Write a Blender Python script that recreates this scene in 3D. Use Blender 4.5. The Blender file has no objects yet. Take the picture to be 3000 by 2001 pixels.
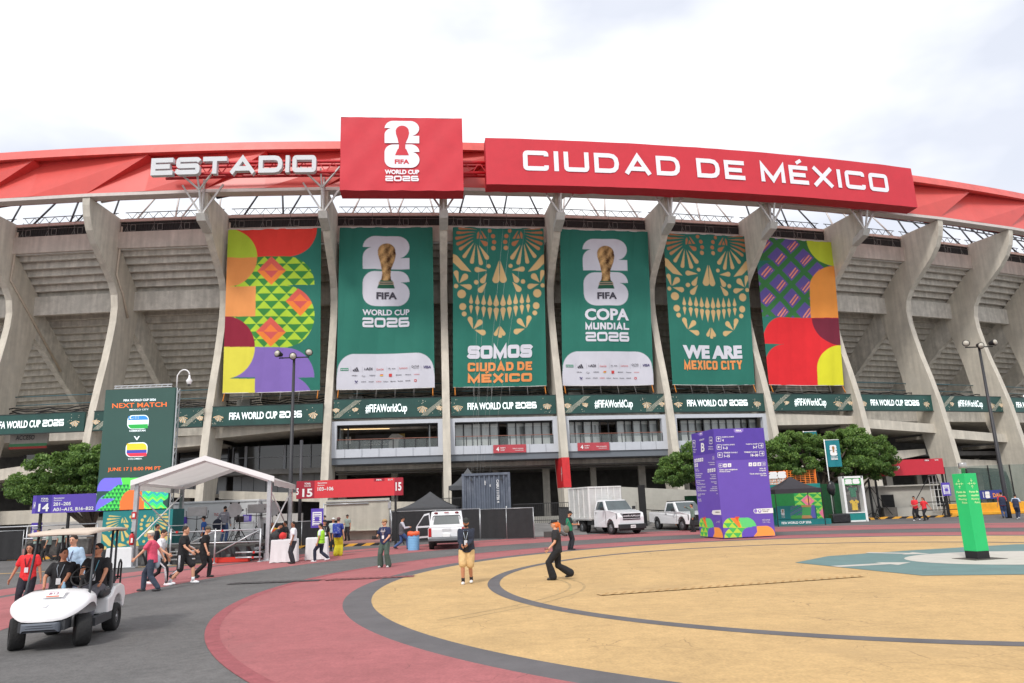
import bpy, bmesh, math, random
import numpy as np
from mathutils import Vector, Matrix
S = bpy.context.scene
col = S.collection
R = math.radians
pi = math.pi
# ------------------------------------------------------------------ camera
FPX, PITCH, ROLL, HC = 2139.0, R(12.525), R(2.115), 2.1
cp, sp, cr, sr = math.cos(PITCH), math.sin(PITCH), math.cos(ROLL), math.sin(ROLL)
cam = bpy.data.cameras.new('camera'); co = bpy.data.objects.new('camera', cam); col.objects.link(co)
rt, up, fw = Vector((1, 0, 0)), Vector((0, -sp, cp)), Vector((0, cp, sp))
xa = rt*cr - up*sr; ya = rt*sr + up*cr
co.matrix_world = Matrix(((xa.x, ya.x, -fw.x, 0), (xa.y, ya.y, -fw.y, 0), (xa.z, ya.z, -fw.z, HC), (0, 0, 0, 1)))
cam.sensor_width = 36; cam.lens = FPX/3000*36; cam.clip_start = .1; cam.clip_end = 3000
S.camera = co
# ------------------------------------------------------------------ sky, sun, exposure
SUN_EL, SUN_AZ = R(48), R(203)      # azimuth measured clockwise from +Y
w = bpy.data.worlds.new('World'); S.world = w; w.use_nodes = True
nt = w.node_tree; nt.nodes.clear()
N = nt.nodes.new; L = nt.links.new
out = N('ShaderNodeOutputWorld'); bg = N('ShaderNodeBackground'); bg.inputs[1].default_value = .1
sky = N('ShaderNodeTexSky'); sky.sky_type = 'NISHITA'; sky.sun_disc = False; sky.sun_elevation = SUN_EL; sky.sun_rotation = SUN_AZ
sky.air_density = 1.2; sky.dust_density = 1.5
tc = N('ShaderNodeTexCoord'); mp = N('ShaderNodeMapping'); mp.inputs['Scale'].default_value = (1.2, 1.2, 2.6); mp.inputs['Location'].default_value = (.35, .1, .2)
no = N('ShaderNodeTexNoise'); no.inputs['Scale'].default_value = 2.1; no.inputs['Detail'].default_value = 6; no.inputs['Roughness'].default_value = .5
cr_ = N('ShaderNodeValToRGB'); cr_.color_ramp.elements[0].position = .30; cr_.color_ramp.elements[0].color = (.84, .84, .84, 1); cr_.color_ramp.elements[1].position = .62
n2 = N('ShaderNodeTexNoise'); n2.inputs['Scale'].default_value = 1.7; n2.inputs['Detail'].default_value = 5
r2 = N('ShaderNodeValToRGB'); r2.color_ramp.elements[0].position = .36; r2.color_ramp.elements[0].color = (5.2, 5.45, 6.1, 1); r2.color_ramp.elements[1].position = .53; r2.color_ramp.elements[1].color = (7.9, 7.95, 8.05, 1)
mx = N('ShaderNodeMix'); mx.data_type = 'RGBA'
L(tc.outputs['Generated'], mp.inputs[0]); L(mp.outputs[0], no.inputs[0]); L(mp.outputs[0], n2.inputs[0])
L(no.outputs[0], cr_.inputs[0]); L(n2.outputs[0], r2.inputs[0])
L(cr_.outputs[0], mx.inputs[0]); L(sky.outputs[0], mx.inputs[6]); L(r2.outputs[0], mx.inputs[7])
L(mx.outputs[2], bg.inputs[0]); L(bg.outputs[0], out.inputs[0])
sd = bpy.data.lights.new('sun', 'SUN'); sd.energy = 1.35; sd.angle = R(10); sd.color = (1, .96, .9)
so = bpy.data.objects.new('sun', sd); col.objects.link(so)
sv = Vector((math.sin(SUN_AZ)*math.cos(SUN_EL), math.cos(SUN_AZ)*math.cos(SUN_EL), math.sin(SUN_EL)))
so.rotation_euler = sv.to_track_quat('Z', 'Y').to_euler(); so.location = (-20, -20, 60)
vs = S.view_settings; vs.view_transform = 'Standard'; vs.look = 'None'; vs.gamma = 1; vs.use_curve_mapping = False; vs.exposure = .7

# ------------------------------------------------------------------ photo rays -> real points (used to read off sizes)
def ray(u, v):
    a, b = (u-1500)*cr + (1000.5-v)*sr, -(u-1500)*sr + (1000.5-v)*cr
    return Vector((a/FPX, cp-b/FPX*sp, sp+b/FPX*cp))
def gp(u, v, z=0):
    d = ray(u, v); return Vector((0, 0, HC)) + d*((z-HC)/d.z)
def at(u, v, Y):
    d = ray(u, v); return Vector((0, 0, HC)) + d*(Y/d.y)
# ------------------------------------------------------------------ stadium polar frame: bay index i, radial offset r, height z
AZ, RR = -.10812, 229.85
CC = Vector((math.sin(AZ), math.cos(AZ), 0))*(66+RR)
def ang(i):
    t = i-4; return pi/2-(AZ+pi)+.00414+.04588*t+7e-5*t*t
def P(i, r, z, off=0):
    m = ang(i); c, s = math.cos(m), math.sin(m)
    return Vector((CC.x+c*(RR+r)-s*off, CC.y+s*(RR+r)+c*off, z))

# ------------------------------------------------------------------ materials
def s2l(c):
    return tuple((x/255/12.92 if x/255 <= .04045 else ((x/255+.055)/1.055)**2.4) for x in c)
MC = {}
def mat(name, c, rough=.7, metal=0, var=.12, scale=3., bump=0., bscale=None, spec=.5, emit=0, streak=0, attr=None, coat=0, alpha=1, trans=0, spots=None, spotscale=.6, tl=0, grain=0, gscale=30):
    if name in MC: return MC[name]
    m = bpy.data.materials.new(name); m.use_nodes = True; t = m.node_tree; b = t.nodes['Principled BSDF']; n = t.nodes.new; l = t.links.new
    b.inputs['Roughness'].default_value = rough; b.inputs['Metallic'].default_value = metal; b.inputs['Specular IOR Level'].default_value = spec
    if coat: b.inputs['Coat Weight'].default_value = coat
    if trans: b.inputs['Transmission Weight'].default_value = trans
    b.inputs['Alpha'].default_value = alpha
    g = n('ShaderNodeNewGeometry')
    if attr:
        a = n('ShaderNodeVertexColor'); a.layer_name = attr; src = a.outputs[0]
    else:
        rgb = n('ShaderNodeRGB'); rgb.outputs[0].default_value = (*c, 1); src = rgb.outputs[0]
    if var:
        x = n('ShaderNodeTexNoise'); x.inputs['Scale'].default_value = scale; x.inputs['Detail'].default_value = 6; x.inputs['Roughness'].default_value = .65
        l(g.outputs['Position'], x.inputs[0])
        mr = n('ShaderNodeMapRange'); mr.inputs[1].default_value = .3; mr.inputs[2].default_value = .7; mr.inputs[3].default_value = 1-var; mr.inputs[4].default_value = 1+var
        l(x.outputs[0], mr.inputs[0]); fac = mr.outputs[0]
        if streak:
            mm = n('ShaderNodeMapping'); mm.inputs['Scale'].default_value = (1, 1, .08); l(g.outputs['Position'], mm.inputs[0])
            y = n('ShaderNodeTexNoise'); y.inputs['Scale'].default_value = 2.3; y.inputs['Detail'].default_value = 5; l(mm.outputs[0], y.inputs[0])
            m3 = n('ShaderNodeMapRange'); m3.inputs[1].default_value = .35; m3.inputs[2].default_value = .7; m3.inputs[3].default_value = 1-streak; m3.inputs[4].default_value = 1+streak*.6; l(y.outputs[0], m3.inputs[0])
            q = n('ShaderNodeMath'); q.operation = 'MULTIPLY'; l(fac, q.inputs[0]); l(m3.outputs[0], q.inputs[1]); fac = q.outputs[0]
        v = n('ShaderNodeVectorMath'); v.operation = 'SCALE'; l(src, v.inputs[0]); l(fac, v.inputs[3]); src = v.outputs[0]
    if grain:
        for gs_, ga_ in ((gscale, grain), (gscale*.22, grain*.7)):
            zz_ = n('ShaderNodeTexNoise'); zz_.inputs['Scale'].default_value = gs_; zz_.inputs['Detail'].default_value = 3; l(g.outputs['Position'], zz_.inputs[0]); gr_ = n('ShaderNodeMapRange'); gr_.inputs[1].default_value = .3; gr_.inputs[2].default_value = .7; gr_.inputs[3].default_value = 1-ga_; gr_.inputs[4].default_value = 1+ga_; l(zz_.outputs[0], gr_.inputs[0])
            gv_ = n('ShaderNodeVectorMath'); gv_.operation = 'SCALE'; l(src, gv_.inputs[0]); l(gr_.outputs[0], gv_.inputs[3]); src = gv_.outputs[0]
    if spots:
        z = n('ShaderNodeTexNoise'); z.inputs['Scale'].default_value = spotscale; z.inputs['Detail'].default_value = 8; z.inputs['Roughness'].default_value = .7; l(g.outputs['Position'], z.inputs[0])
        rp = n('ShaderNodeValToRGB'); rp.color_ramp.elements[0].position = .52; rp.color_ramp.elements[1].position = .72; l(z.outputs[0], rp.inputs[0])
        mxx = n('ShaderNodeMix'); mxx.data_type = 'RGBA'; l(rp.outputs[0], mxx.inputs[0]); l(src, mxx.inputs[6]); mxx.inputs[7].default_value = (*spots, 1); src = mxx.outputs[2]
    l(src, b.inputs['Base Color'])
    if emit:
        l(src, b.inputs['Emission Color']); b.inputs['Emission Strength'].default_value = emit
    if bump:
        x = n('ShaderNodeTexNoise'); x.inputs['Scale'].default_value = bscale or 20; x.inputs['Detail'].default_value = 5; l(g.outputs['Position'], x.inputs[0])
        bb = n('ShaderNodeBump'); bb.inputs['Strength'].default_value = bump; bb.inputs['Distance'].default_value = .05; l(x.outputs[0], bb.inputs['Height']); l(bb.outputs[0], b.inputs['Normal'])
    if tl:
        tb = n('ShaderNodeBsdfTranslucent'); l(src, tb.inputs[0]); ms = n('ShaderNodeMixShader'); ms.inputs[0].default_value = tl; l(b.outputs[0], ms.inputs[1]); l(tb.outputs[0], ms.inputs[2]); l(ms.outputs[0], t.nodes['Material Output'].inputs[0])
    MC[name] = m; return m
def M(c, rough=.7, **k):        # material from an sRGB-like surface colour
    key = 'm_%d_%d_%d_%d' % (*c, int(rough*100)) + ''.join('%s%s' % (a, str(b)[:5]) for a, b in sorted(k.items()))
    return mat(key, s2l(c), rough, **k)

# ------------------------------------------------------------------ objects
def tag(o, label=None, cat=None, group=None, kind=None):
    if label: o['label'] = label
    if cat: o['category'] = cat
    if group: o['group'] = group
    if kind: o['kind'] = kind
    return o
def thing(name, label, cat, loc=(0, 0, 0), rz=0, group=None):
    o = bpy.data.objects.new(name, None); col.objects.link(o); o.location = loc; o.rotation_euler = (0, 0, rz); o.empty_display_size = .2
    return tag(o, label, cat, group)
class MB:
    def __init__(s): s.v = []; s.f = []; s.m = []; s.sm = []
    def add(s, vs, fs, mi=0, sm=0):
        b = len(s.v); s.v += [tuple(x) for x in vs]
        for f in fs: s.f.append([b+i for i in f]); s.m.append(mi); s.sm.append(sm)
        return s
    def box(s, c, d, rz=0, mi=0, T=None):
        x, y, z = d[0]/2, d[1]/2, d[2]/2; vs = [Vector((a, b, e)) for e in (-z, z) for a, b in ((-x, -y), (x, -y), (x, y), (-x, y))]
        m = T if T else Matrix.Rotation(rz, 3, 'Z')
        return s.add([m @ v + Vector(c) for v in vs], [(3, 2, 1, 0), (4, 5, 6, 7), (0, 1, 5, 4), (1, 2, 6, 5), (2, 3, 7, 6), (3, 0, 4, 7)], mi)
    def hexa(s, a, b, mi=0):   # two quads joined
        return s.add(list(a)+list(b), [(3, 2, 1, 0), (4, 5, 6, 7), (0, 1, 5, 4), (1, 2, 6, 5), (2, 3, 7, 6), (3, 0, 4, 7)], mi)
    def beam(s, p, q, w, h, mi=0, upv=(0, 0, 1)):
        p, q = Vector(p), Vector(q); d = (q-p).normalized(); u = Vector(upv)
        if abs(d.dot(u)) > .98: u = Vector((0, 1, 0))
        a = d.cross(u).normalized(); b = a.cross(d)
        c = [a*w/2*i+b*h/2*j for i, j in ((-1, -1), (1, -1), (1, 1), (-1, 1))]
        return s.hexa([p+x for x in c], [q+x for x in c], mi)
    def tube(s, pts, r, n=8, mi=0, cap=True, sm=1):
        pts = [Vector(p) for p in pts]; rs = r if isinstance(r, (list, tuple)) else [r]*len(pts)
        vs = []; fs = []; u = None
        for k, p in enumerate(pts):
            d = (pts[min(k+1, len(pts)-1)]-pts[max(k-1, 0)]).normalized()
            if u is None: u = d.orthogonal().normalized()
            u = (u-d*u.dot(d)).normalized(); v = d.cross(u)
            for j in range(n): t = 2*pi*j/n; vs.append(p+(u*math.cos(t)+v*math.sin(t))*rs[k])
        for k in range(len(pts)-1):
            for j in range(n): fs.append((k*n+j, k*n+(j+1) % n, (k+1)*n+(j+1) % n, (k+1)*n+j))
        s.add(vs, fs, mi, sm)
        if cap: b = len(s.v)-len(vs); s.f += [[b+j for j in reversed(range(n))], [b+(len(pts)-1)*n+j for j in range(n)]]; s.m += [mi, mi]; s.sm += [0, 0]
        return s
    def lathe(s, c, prof, n=16, mi=0, axis=None, sm=1):  # prof (r, h)
        A = Vector(axis or (0, 0, 1)).normalized(); u = A.orthogonal().normalized(); v = A.cross(u); vs = []; fs = []; c = Vector(c)
        for r, h in prof:
            for j in range(n): t = 2*pi*j/n; vs.append(c+A*h+(u*math.cos(t)+v*math.sin(t))*r)
        for k in range(len(prof)-1):
            for j in range(n): fs.append((k*n+j, k*n+(j+1) % n, (k+1)*n+(j+1) % n, (k+1)*n+j))
        s.add(vs, fs, mi, sm)
        b = len(s.v)-len(vs)
        if prof[0][0] > 1e-4: s.f.append([b+j for j in reversed(range(n))]); s.m.append(mi); s.sm.append(0)
        if prof[-1][0] > 1e-4: s.f.append([b+(len(prof)-1)*n+j for j in range(n)]); s.m.append(mi); s.sm.append(0)
        return s
    def ell(s, c, rad, n=12, k=8, mi=0, T=None):
        vs = []; fs = []; c = Vector(c)
        for a in range(k+1):
            ph = pi*a/k
            for j in range(n):
                t = 2*pi*j/n; p = Vector((rad[0]*math.sin(ph)*math.cos(t), rad[1]*math.sin(ph)*math.sin(t), -rad[2]*math.cos(ph)))
                vs.append((T @ p if T else p)+c)
        for a in range(k):
            for j in range(n): fs.append((a*n+j, a*n+(j+1) % n, (a+1)*n+(j+1) % n, (a+1)*n+j))
        return s.add(vs, fs, mi, 1)
    def prism(s, poly, fa, fb, mi=0, mside=None):   # poly 2D; fa, fb map (x, y) to the two ends
        n = len(poly); a = [fa(*p) for p in poly]; b = [fb(*p) for p in poly]
        s.add(a+b, [list(range(n))[::-1], list(range(n, 2*n))], mi)
        k = len(s.v)-2*n
        for j in range(n): s.f.append([k+j, k+(j+1) % n, k+n+(j+1) % n, k+n+j]); s.m.append(mi if mside is None else mside); s.sm.append(0)
        return s
    def flat(s, poly, f, mi=0): return s.add([f(*p) for p in poly], [list(range(len(poly)))], mi)
    def build(s, name, mats, parent=None, local=False, bevel=0, smooth=False):
        if not isinstance(mats, (list, tuple)): mats = [mats]
        me = bpy.data.meshes.new(name); vs = s.v
        o = bpy.data.objects.new(name, me); col.objects.link(o)
        if parent is not None:
            o.parent = parent
            if not local:
                q = parent; Mi = Matrix.Identity(4)
                while q is not None: Mi = Mi @ (Matrix.Translation(q.location) @ q.rotation_euler.to_matrix().to_4x4()).inverted() if q.parent is None else Mi; q = q.parent
                vs = [Mi @ Vector(v) for v in vs]
        me.from_pydata([tuple(v) for v in vs], [], s.f)
        for x in mats: me.materials.append(x)
        me.polygons.foreach_set('material_index', s.m)
        me.polygons.foreach_set('use_smooth', [bool(smooth or x) for x in s.sm]); me.update()
        if bevel:
            b = o.modifiers.new('bevel', 'BEVEL'); b.width = bevel; b.segments = 2; b.limit_method = 'ANGLE'; b.angle_limit = R(35)
        return o
def single(mb, name, mats, label, cat, group=None, **k):
    return tag(mb.build(name, mats, **k), label, cat, group)
def struct(mb, name, mats, parent=None): return tag(mb.build(name, mats, parent), kind='structure') if parent is None else mb.build(name, mats, parent)

# ------------------------------------------------------------------ lettering
_TC = {}
def TX(s, h=.1, w=None, bold=0., shear=0., sx=1., al='C', thin=False):
    if 'M' in s and bold > .012: bold = .012
    k = (s, bold, shear)
    if k not in _TC:
        c = bpy.data.curves.new('t', 'FONT'); c.body = s; c.size = 1; c.offset = bold; c.shear = shear; c.resolution_u = 3
        o = bpy.data.objects.new('t', c); col.objects.link(o); bpy.context.view_layer.update()
        me = bpy.data.meshes.new_from_object(o.evaluated_get(bpy.context.evaluated_depsgraph_get()))
        _TC[k] = ([(v.co.x, v.co.y) for v in me.vertices], [list(p.vertices) for p in me.polygons])
        bpy.data.objects.remove(o); bpy.data.curves.remove(c); bpy.data.meshes.remove(me)
    vs, fs = _TC[k]
    if not vs: return [], []
    x0, x1 = min(v[0] for v in vs), max(v[0] for v in vs)
    ky = h/.72; kx = ky*sx if w is None else w/(x1-x0)
    ox = {'C': (x0+x1)/2, 'L': x0, 'R': x1}[al]
    return [((x-ox)*kx, y*ky) for x, y in vs], fs
def put(mb, t, f, x=0, y=0, mi=0): mb.add([f(a+x, b+y) for a, b in t[0]], t[1], mi)
def planar(O, U, V, n=0):
    O, U, V = Vector(O), Vector(U).normalized(), Vector(V).normalized(); Nn = U.cross(V)
    return lambda x, y: O+U*x+V*y+Nn*n
def arc(cx, cy, r, a0, a1, n=8, ry=None):
    return [(cx+r*math.cos(R(a0+(a1-a0)*k/n)), cy+(ry or r)*math.sin(R(a0+(a1-a0)*k/n))) for k in range(n+1)]
def rrect(x0, y0, x1, y1, r, n=4):
    return arc(x1-r, y0+r, r, -90, 0, n)+arc(x1-r, y1-r, r, 0, 90, n)+arc(x0+r, y1-r, r, 90, 180, n)+arc(x0+r, y0+r, r, 180, 270, n)
def bend(pts, r, closed=False, n=3):        # round the corners of a polyline
    o = []
    m = len(pts)
    for k, p in enumerate(pts):
        if not closed and k in (0, m-1): o.append(p); continue
        p = Vector(p); a = Vector(pts[k-1]); b = Vector(pts[(k+1) % m])
        da, db = (a-p), (b-p); ra = min(r, da.length/2.01, db.length/2.01); A = p+da.normalized()*ra; B = p+db.normalized()*ra
        for j in range(n+1):
            t = j/n; o.append(tuple((1-t)**2*A+2*t*(1-t)*p+t*t*B))
    return o
def ribbon(pts, t, closed=False):
    P_ = [Vector(p) for p in pts]; n = len(P_); Lf = []; Rt = []
    for k in range(n):
        a = P_[k-1] if (k or closed) else None; b = P_[(k+1) % n] if (k < n-1 or closed) else None
        d1 = (P_[k]-a).normalized() if a is not None else None; d2 = (b-P_[k]).normalized() if b is not None else None
        if d1 is None: d1 = d2
        if d2 is None: d2 = d1
        n1 = Vector((-d1.y, d1.x)); n2 = Vector((-d2.y, d2.x)); m = (n1+n2); m = m.normalized() if m.length > 1e-6 else n1
        k_ = min(1/max(m.dot(n1), .35), 2.5); Lf.append(P_[k]+m*t/2*k_); Rt.append(P_[k]-m*t/2*k_)
    return Lf, Rt
def wide(ch, W=1.15, t=.2, rc=.12):      # wide square stroke letters, height 1
    a, b, c, d = t/2, W-t/2, t/2, 1-t/2; m = .5
    G = {'E': [((W, d), (a, d), (a, c), (W, c)), ((a, m), (W*.86, m))], 'T': [((0, d), (W, d)), ((W/2, d-t/2), (W/2, 0))],
         'I': [((a, 0), (a, 1))], 'L': [((a, 1), (a, c), (W, c))], 'N': [((a, 0), (a, 1)), ((b, 0), (b, 1)), ((a+.02, 1-.02), (b-.02, .02))]}
    if ch == 'S': return [(bend([(W-.02, d-t*.45), (b, d), (a, d), (a, m), (b, m), (b, c), (a, c), (.02, c+t*.45)], rc), 0)], W
    if ch == 'O': return [(bend([(a, c), (b, c), (b, d), (a, d)], rc, True), 1)], W
    if ch == 'D': return [(bend([(a, c), (b-.05, c), (b, m), (b-.05, d), (a, d)], .28, True)[3:-3] if 0 else [(a, c)]+bend([(a, c), (b, c), (b, d), (a, d)], .36)[1:-1]+[(a, d)], 1)], W
    if ch == 'C': return [(bend([(b, d-t*.75), (b, d), (a, d), (a, c), (b, c), (b, c+t*.75)], rc), 0)], W
    if ch == 'U': return [(bend([(a, 1), (a, c), (b, c), (b, 1)], rc), 0)], W
    if ch == 'A': return [([(t*.45, 0), (W/2, d+.02), (W-t*.45, 0)], 0), ([(W*.22, .27), (W*.78, .27)], 0)], W
    if ch == 'M': return [([(a, 0), (a, 1-t*.55), (W/2, .12), (b, 1-t*.55), (b, 0)], 0)], W
    if ch == 'X': return [([(t*.4, 0), (W-t*.4, 1)], 0), ([(t*.4, 1), (W-t*.4, 0)], 0)], W
    if ch == 'Y': return [([(t*.4, 1), (W/2, .48)], 0), ([(W-t*.4, 1), (W/2, .48)], 0), ([(W/2, .55), (W/2, 0)], 0)], W
    if ch == '2': return [(bend([(a, d-t*.5), (a, d), (b, d), (b, m), (a, m), (a, c), (W, c)], rc), 0)], W
    if ch == '0': return [(bend([(a, c), (b, c), (b, d), (a, d)], rc*1.8, True), 1)], W
    if ch == '6': return [(bend([(b, d), (a, d), (a, c), (b, c), (b, m), (a, m)], rc), 0)], W
    if ch == 'I': return [([(a, 0), (a, 1)], 0)], t
    return [(list(g), 0) for g in G[ch]], (t if ch == 'I' else W)
def widetext(mb, s, f, H, tot=None, t=.2, W=1.15, gap=.22, space=.9, mi=0, depth=None):
    lay = []; x = 0
    for ch in s:
        if ch == ' ': x += space; continue
        acc = ch == 'É'; g, w_ = wide('E' if acc else ch, (W*1.12 if ch in 'MA' else W*.9 if ch in 'ÉE' else W), t)
        lay.append((x, g, acc)); x += w_+gap
    x -= gap; k = H; kx = H if tot is None else tot/x; lv = 0
    for x0, g, acc in lay:
        if acc: g = g+[([(W*.38, 1.12), (W*.62, 1.3)], 0)]
        for pts, cl in g:
            lv = (lv+1) % 3
            Lf, Rt = ribbon(pts, t if not (acc and pts[0][1] > 1.05) else t*.8, cl); n = len(pts)
            q = lambda p, z: f((p.x+x0)*kx, p.y*k, z+lv*.002)
            if depth is None:
                mb.add([q(p, 0) for p in Lf]+[q(p, 0) for p in Rt], [(j, (j+1) % n, n+(j+1) % n, n+j) for j in range(n if cl else n-1)], mi)
            else:
                vs = [q(p, 0) for p in Lf]+[q(p, 0) for p in Rt]+[q(p, -depth) for p in Lf]+[q(p, -depth) for p in Rt]; fs = []
                for j in range(n if cl else n-1):
                    j2 = (j+1) % n; fs += [(j, j2, n+j2, n+j), (2*n+j, 3*n+j, 3*n+j2, 2*n+j2), (j, 2*n+j, 2*n+j2, j2), (n+j, n+j2, 3*n+j2, 3*n+j)]
                if not cl: fs += [(0, n, 3*n, 2*n), (n-1, 3*n-1, 4*n-1, 2*n-1)]
                mb.add(vs, fs, mi)
    return x*kx
# the two stacked block digits of the event emblem, width 1
def digit2(): return [(0, .485), (.2, .485)]+arc(.22, .265, .22, 106, 180, 6)+[(0, 0), (1, 0), (1, .243), (.79, .243)]+arc(.76, .485, .24, -68, 0, 6)+arc(.75, .475, .25, 0, 90, 6)+arc(.25, .475, .25, 90, 175, 6)
def digit6(): return arc(.25, .25, .25, 180, 270, 6)+arc(.75, .25, .25, 270, 360, 6)+arc(.76, .27, .24, 0, 70, 5)+[(.79, .503), (1, .512)]+arc(.76, .512, .24, 6, 90, 6)+arc(.25, .495, .25, 90, 180, 6)
CUP = [(.35, .47), (.40, .6), (.415, .72), (.375, .93), (.325, 1.1)]+[(.51+.19*math.cos(R(a)), 1.175+.185*math.sin(R(a))) for a in range(195, -20, -20)]+[(.71, 1.12), (.68, .98), (.60, .78), (.595, .66), (.6, .585), (.64, .47)]
CUPBASE = [(.305, .375), (.37, .55), (.63, .55), (.685, .375)]
# ================================================================== ground
ASPH = mat('asphalt', (.125, .12, .118), .93, var=.2, scale=.35, bump=.25, bscale=60, spots=(.085, .083, .085), spotscale=.12, grain=.2, gscale=28)
def paint(name, c, c2, crack):
    m = mat(name, c, .86, var=.12, scale=.7, bump=.12, bscale=45, spots=c2, spotscale=.3, grain=.12, gscale=22)
    t = m.node_tree; n = t.nodes.new; l = t.links.new; b = t.nodes['Principled BSDF']; src = b.inputs['Base Color'].links[0].from_socket
    g = n('ShaderNodeNewGeometry'); nz = n('ShaderNodeTexNoise'); nz.inputs['Scale'].default_value = 1.1; nz.inputs['Detail'].default_value = 5
    l(g.outputs['Position'], nz.inputs[0]); ad = n('ShaderNodeVectorMath'); ad.operation = 'MULTIPLY_ADD'; ad.inputs[1].default_value = (.9, .9, 0); l(nz.outputs[1], ad.inputs[0]); l(g.outputs['Position'], ad.inputs[2])
    fac = None
    for sc, th in ((.42, .005), (1.15, .005)):
        vo = n('ShaderNodeTexVoronoi'); vo.feature = 'DISTANCE_TO_EDGE'; vo.inputs['Scale'].default_value = sc; l(ad.outputs[0], vo.inputs[0])
        mr = n('ShaderNodeMapRange'); mr.inputs[1].default_value = th*sc*.6; mr.inputs[2].default_value = th*sc*2.4; mr.inputs[3].default_value = 1; mr.inputs[4].default_value = 0; l(vo.outputs[0], mr.inputs[0])
        ms = n('ShaderNodeTexNoise'); ms.inputs['Scale'].default_value = .33*sc+.1; ms.inputs['Detail'].default_value = 3; l(g.outputs['Position'], ms.inputs[0])
        m2 = n('ShaderNodeMapRange'); m2.inputs[1].default_value = .54; m2.inputs[2].default_value = .62; l(ms.outputs[0], m2.inputs[0])
        q = n('ShaderNodeMath'); q.operation = 'MULTIPLY'; l(mr.outputs[0], q.inputs[0]); l(m2.outputs[0], q.inputs[1])
        if fac is None: fac = q.outputs[0]
        else:
            q2 = n('ShaderNodeMath'); q2.operation = 'MAXIMUM'; l(fac, q2.inputs[0]); l(q.outputs[0], q2.inputs[1]); fac = q2.outputs[0]
    mk = n('ShaderNodeMix'); mk.data_type = 'RGBA'; q3 = n('ShaderNodeMath'); q3.operation = 'MULTIPLY'; q3.inputs[1].default_value = .5; l(fac, q3.inputs[0]); l(q3.outputs[0], mk.inputs[0]); l(src, mk.inputs[6]); mk.inputs[7].default_value = (*crack, 1); l(mk.outputs[2], b.inputs['Base Color'])
    return m
YEL = paint('yellow_paint', (.52, .345, .155), (.44, .295, .138), (.16, .10, .05))
RED = paint('red_paint', (.355, .115, .12), (.29, .11, .112), (.10, .04, .04))
GRYP = mat('grey_ring_paint', (.12, .113, .118), .9, var=.15, scale=1.5, bump=.2, bscale=50)
TEAL = mat('teal_paint', (.13, .215, .21), .85, var=.1, scale=1.2, bump=.1)
WHP = mat('white_ground_paint', (.52, .49, .44), .8, var=.08, scale=2)
CX, CY = 11.3, 20.9
b = MB(); b.add([(-400, -60, 0), (400, -60, 0), (400, 500, 0), (-400, 500, 0)], [(0, 1, 2, 3)]); struct(b, 'plaza_ground', ASPH)
def ring(r0, r1, z, m, name, n=240, c=(CX, CY)):
    b = MB(); vs = [(c[0]+r*math.cos(2*pi*k/n), c[1]+r*math.sin(2*pi*k/n), z) for r in (r0, r1) for k in range(n)]
    if r0 < .01: b.add(vs[n:], [list(range(n))])
    else: b.add(vs, [(k, n+k, n+(k+1) % n, (k+1) % n) for k in range(n)])
    return struct(b, name, m)
ring(22.4, 26.2, .004, RED, 'red_painted_ring'); ring(26.6, 28.2, .004, RED, 'red_painted_ring'); ring(15.75, 18.4, .004, RED, 'red_painted_ring')
ring(18.15, 18.4, .008, mat('red_edge', (.30, .08, .09), .85, var=.15, grain=.12), 'red_painted_ring_edge')
ring(15.1, 15.75, .004, GRYP, 'grey_painted_ring'); ring(0, 15.1, .004, YEL, 'yellow_painted_disc'); ring(10.95, 11.28, .008, GRYP, 'grey_painted_ring', c=(10.37, 21.06))
b = MB(); b.add([(x, y, .012) for x, y in ((8.5, 23.6), (9.9, 18.9), (12.6, 18.2), (18, 19.5), (24, 24), (18, 27.6), (13.6, 26.6), (10.3, 25.5))], [list(range(8))]); struct(b, 'teal_painted_patch', TEAL)
b = MB(); b.add([(14.6+2.95*math.cos(2*pi*k/60), 22.7+2.35*math.sin(2*pi*k/60), .016) for k in range(60)], [list(range(60))]); struct(b, 'white_painted_disc', WHP)
def arrow(p, q, wd, hl):
    p, q = Vector((*p, 0)), Vector((*q, 0)); d = (q-p).normalized(); n = Vector((-d.y, d.x, 0)); b = MB(); e = q-d*hl; Z = Vector((0, 0, .016))
    b.add([Z+x for x in (p+n*wd, p-n*wd, e-n*wd, e-n*wd*2.6, q, e+n*wd*2.6, e+n*wd)], [list(range(7))]); return struct(b, 'white_painted_arrow', WHP)
arrow((9.0, 21.9), (11.4, 22.3), .2, .8); arrow((12.0, 26.3), (13.4, 24.9), .2, .7)
# far paved strips: sand yellow traffic line and red walk beside the left kerb
def strip(pts, wd, z, m, name, h=0):
    b = MB()
    for a, c in zip(pts[:-1], pts[1:]):
        a, c = Vector((*a, z)), Vector((*c, z)); d = (c-a).normalized(); n = Vector((-d.y, d.x, 0))*wd/2; b.add([a-n, c-n, c+n, a+n], [(0, 1, 2, 3)])
    return struct(b, name, m)
strip([(-40, 33), (-24.5, 31.4), (-14, 33.4)], .35, .0085, YEL, 'yellow_painted_line')
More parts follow.
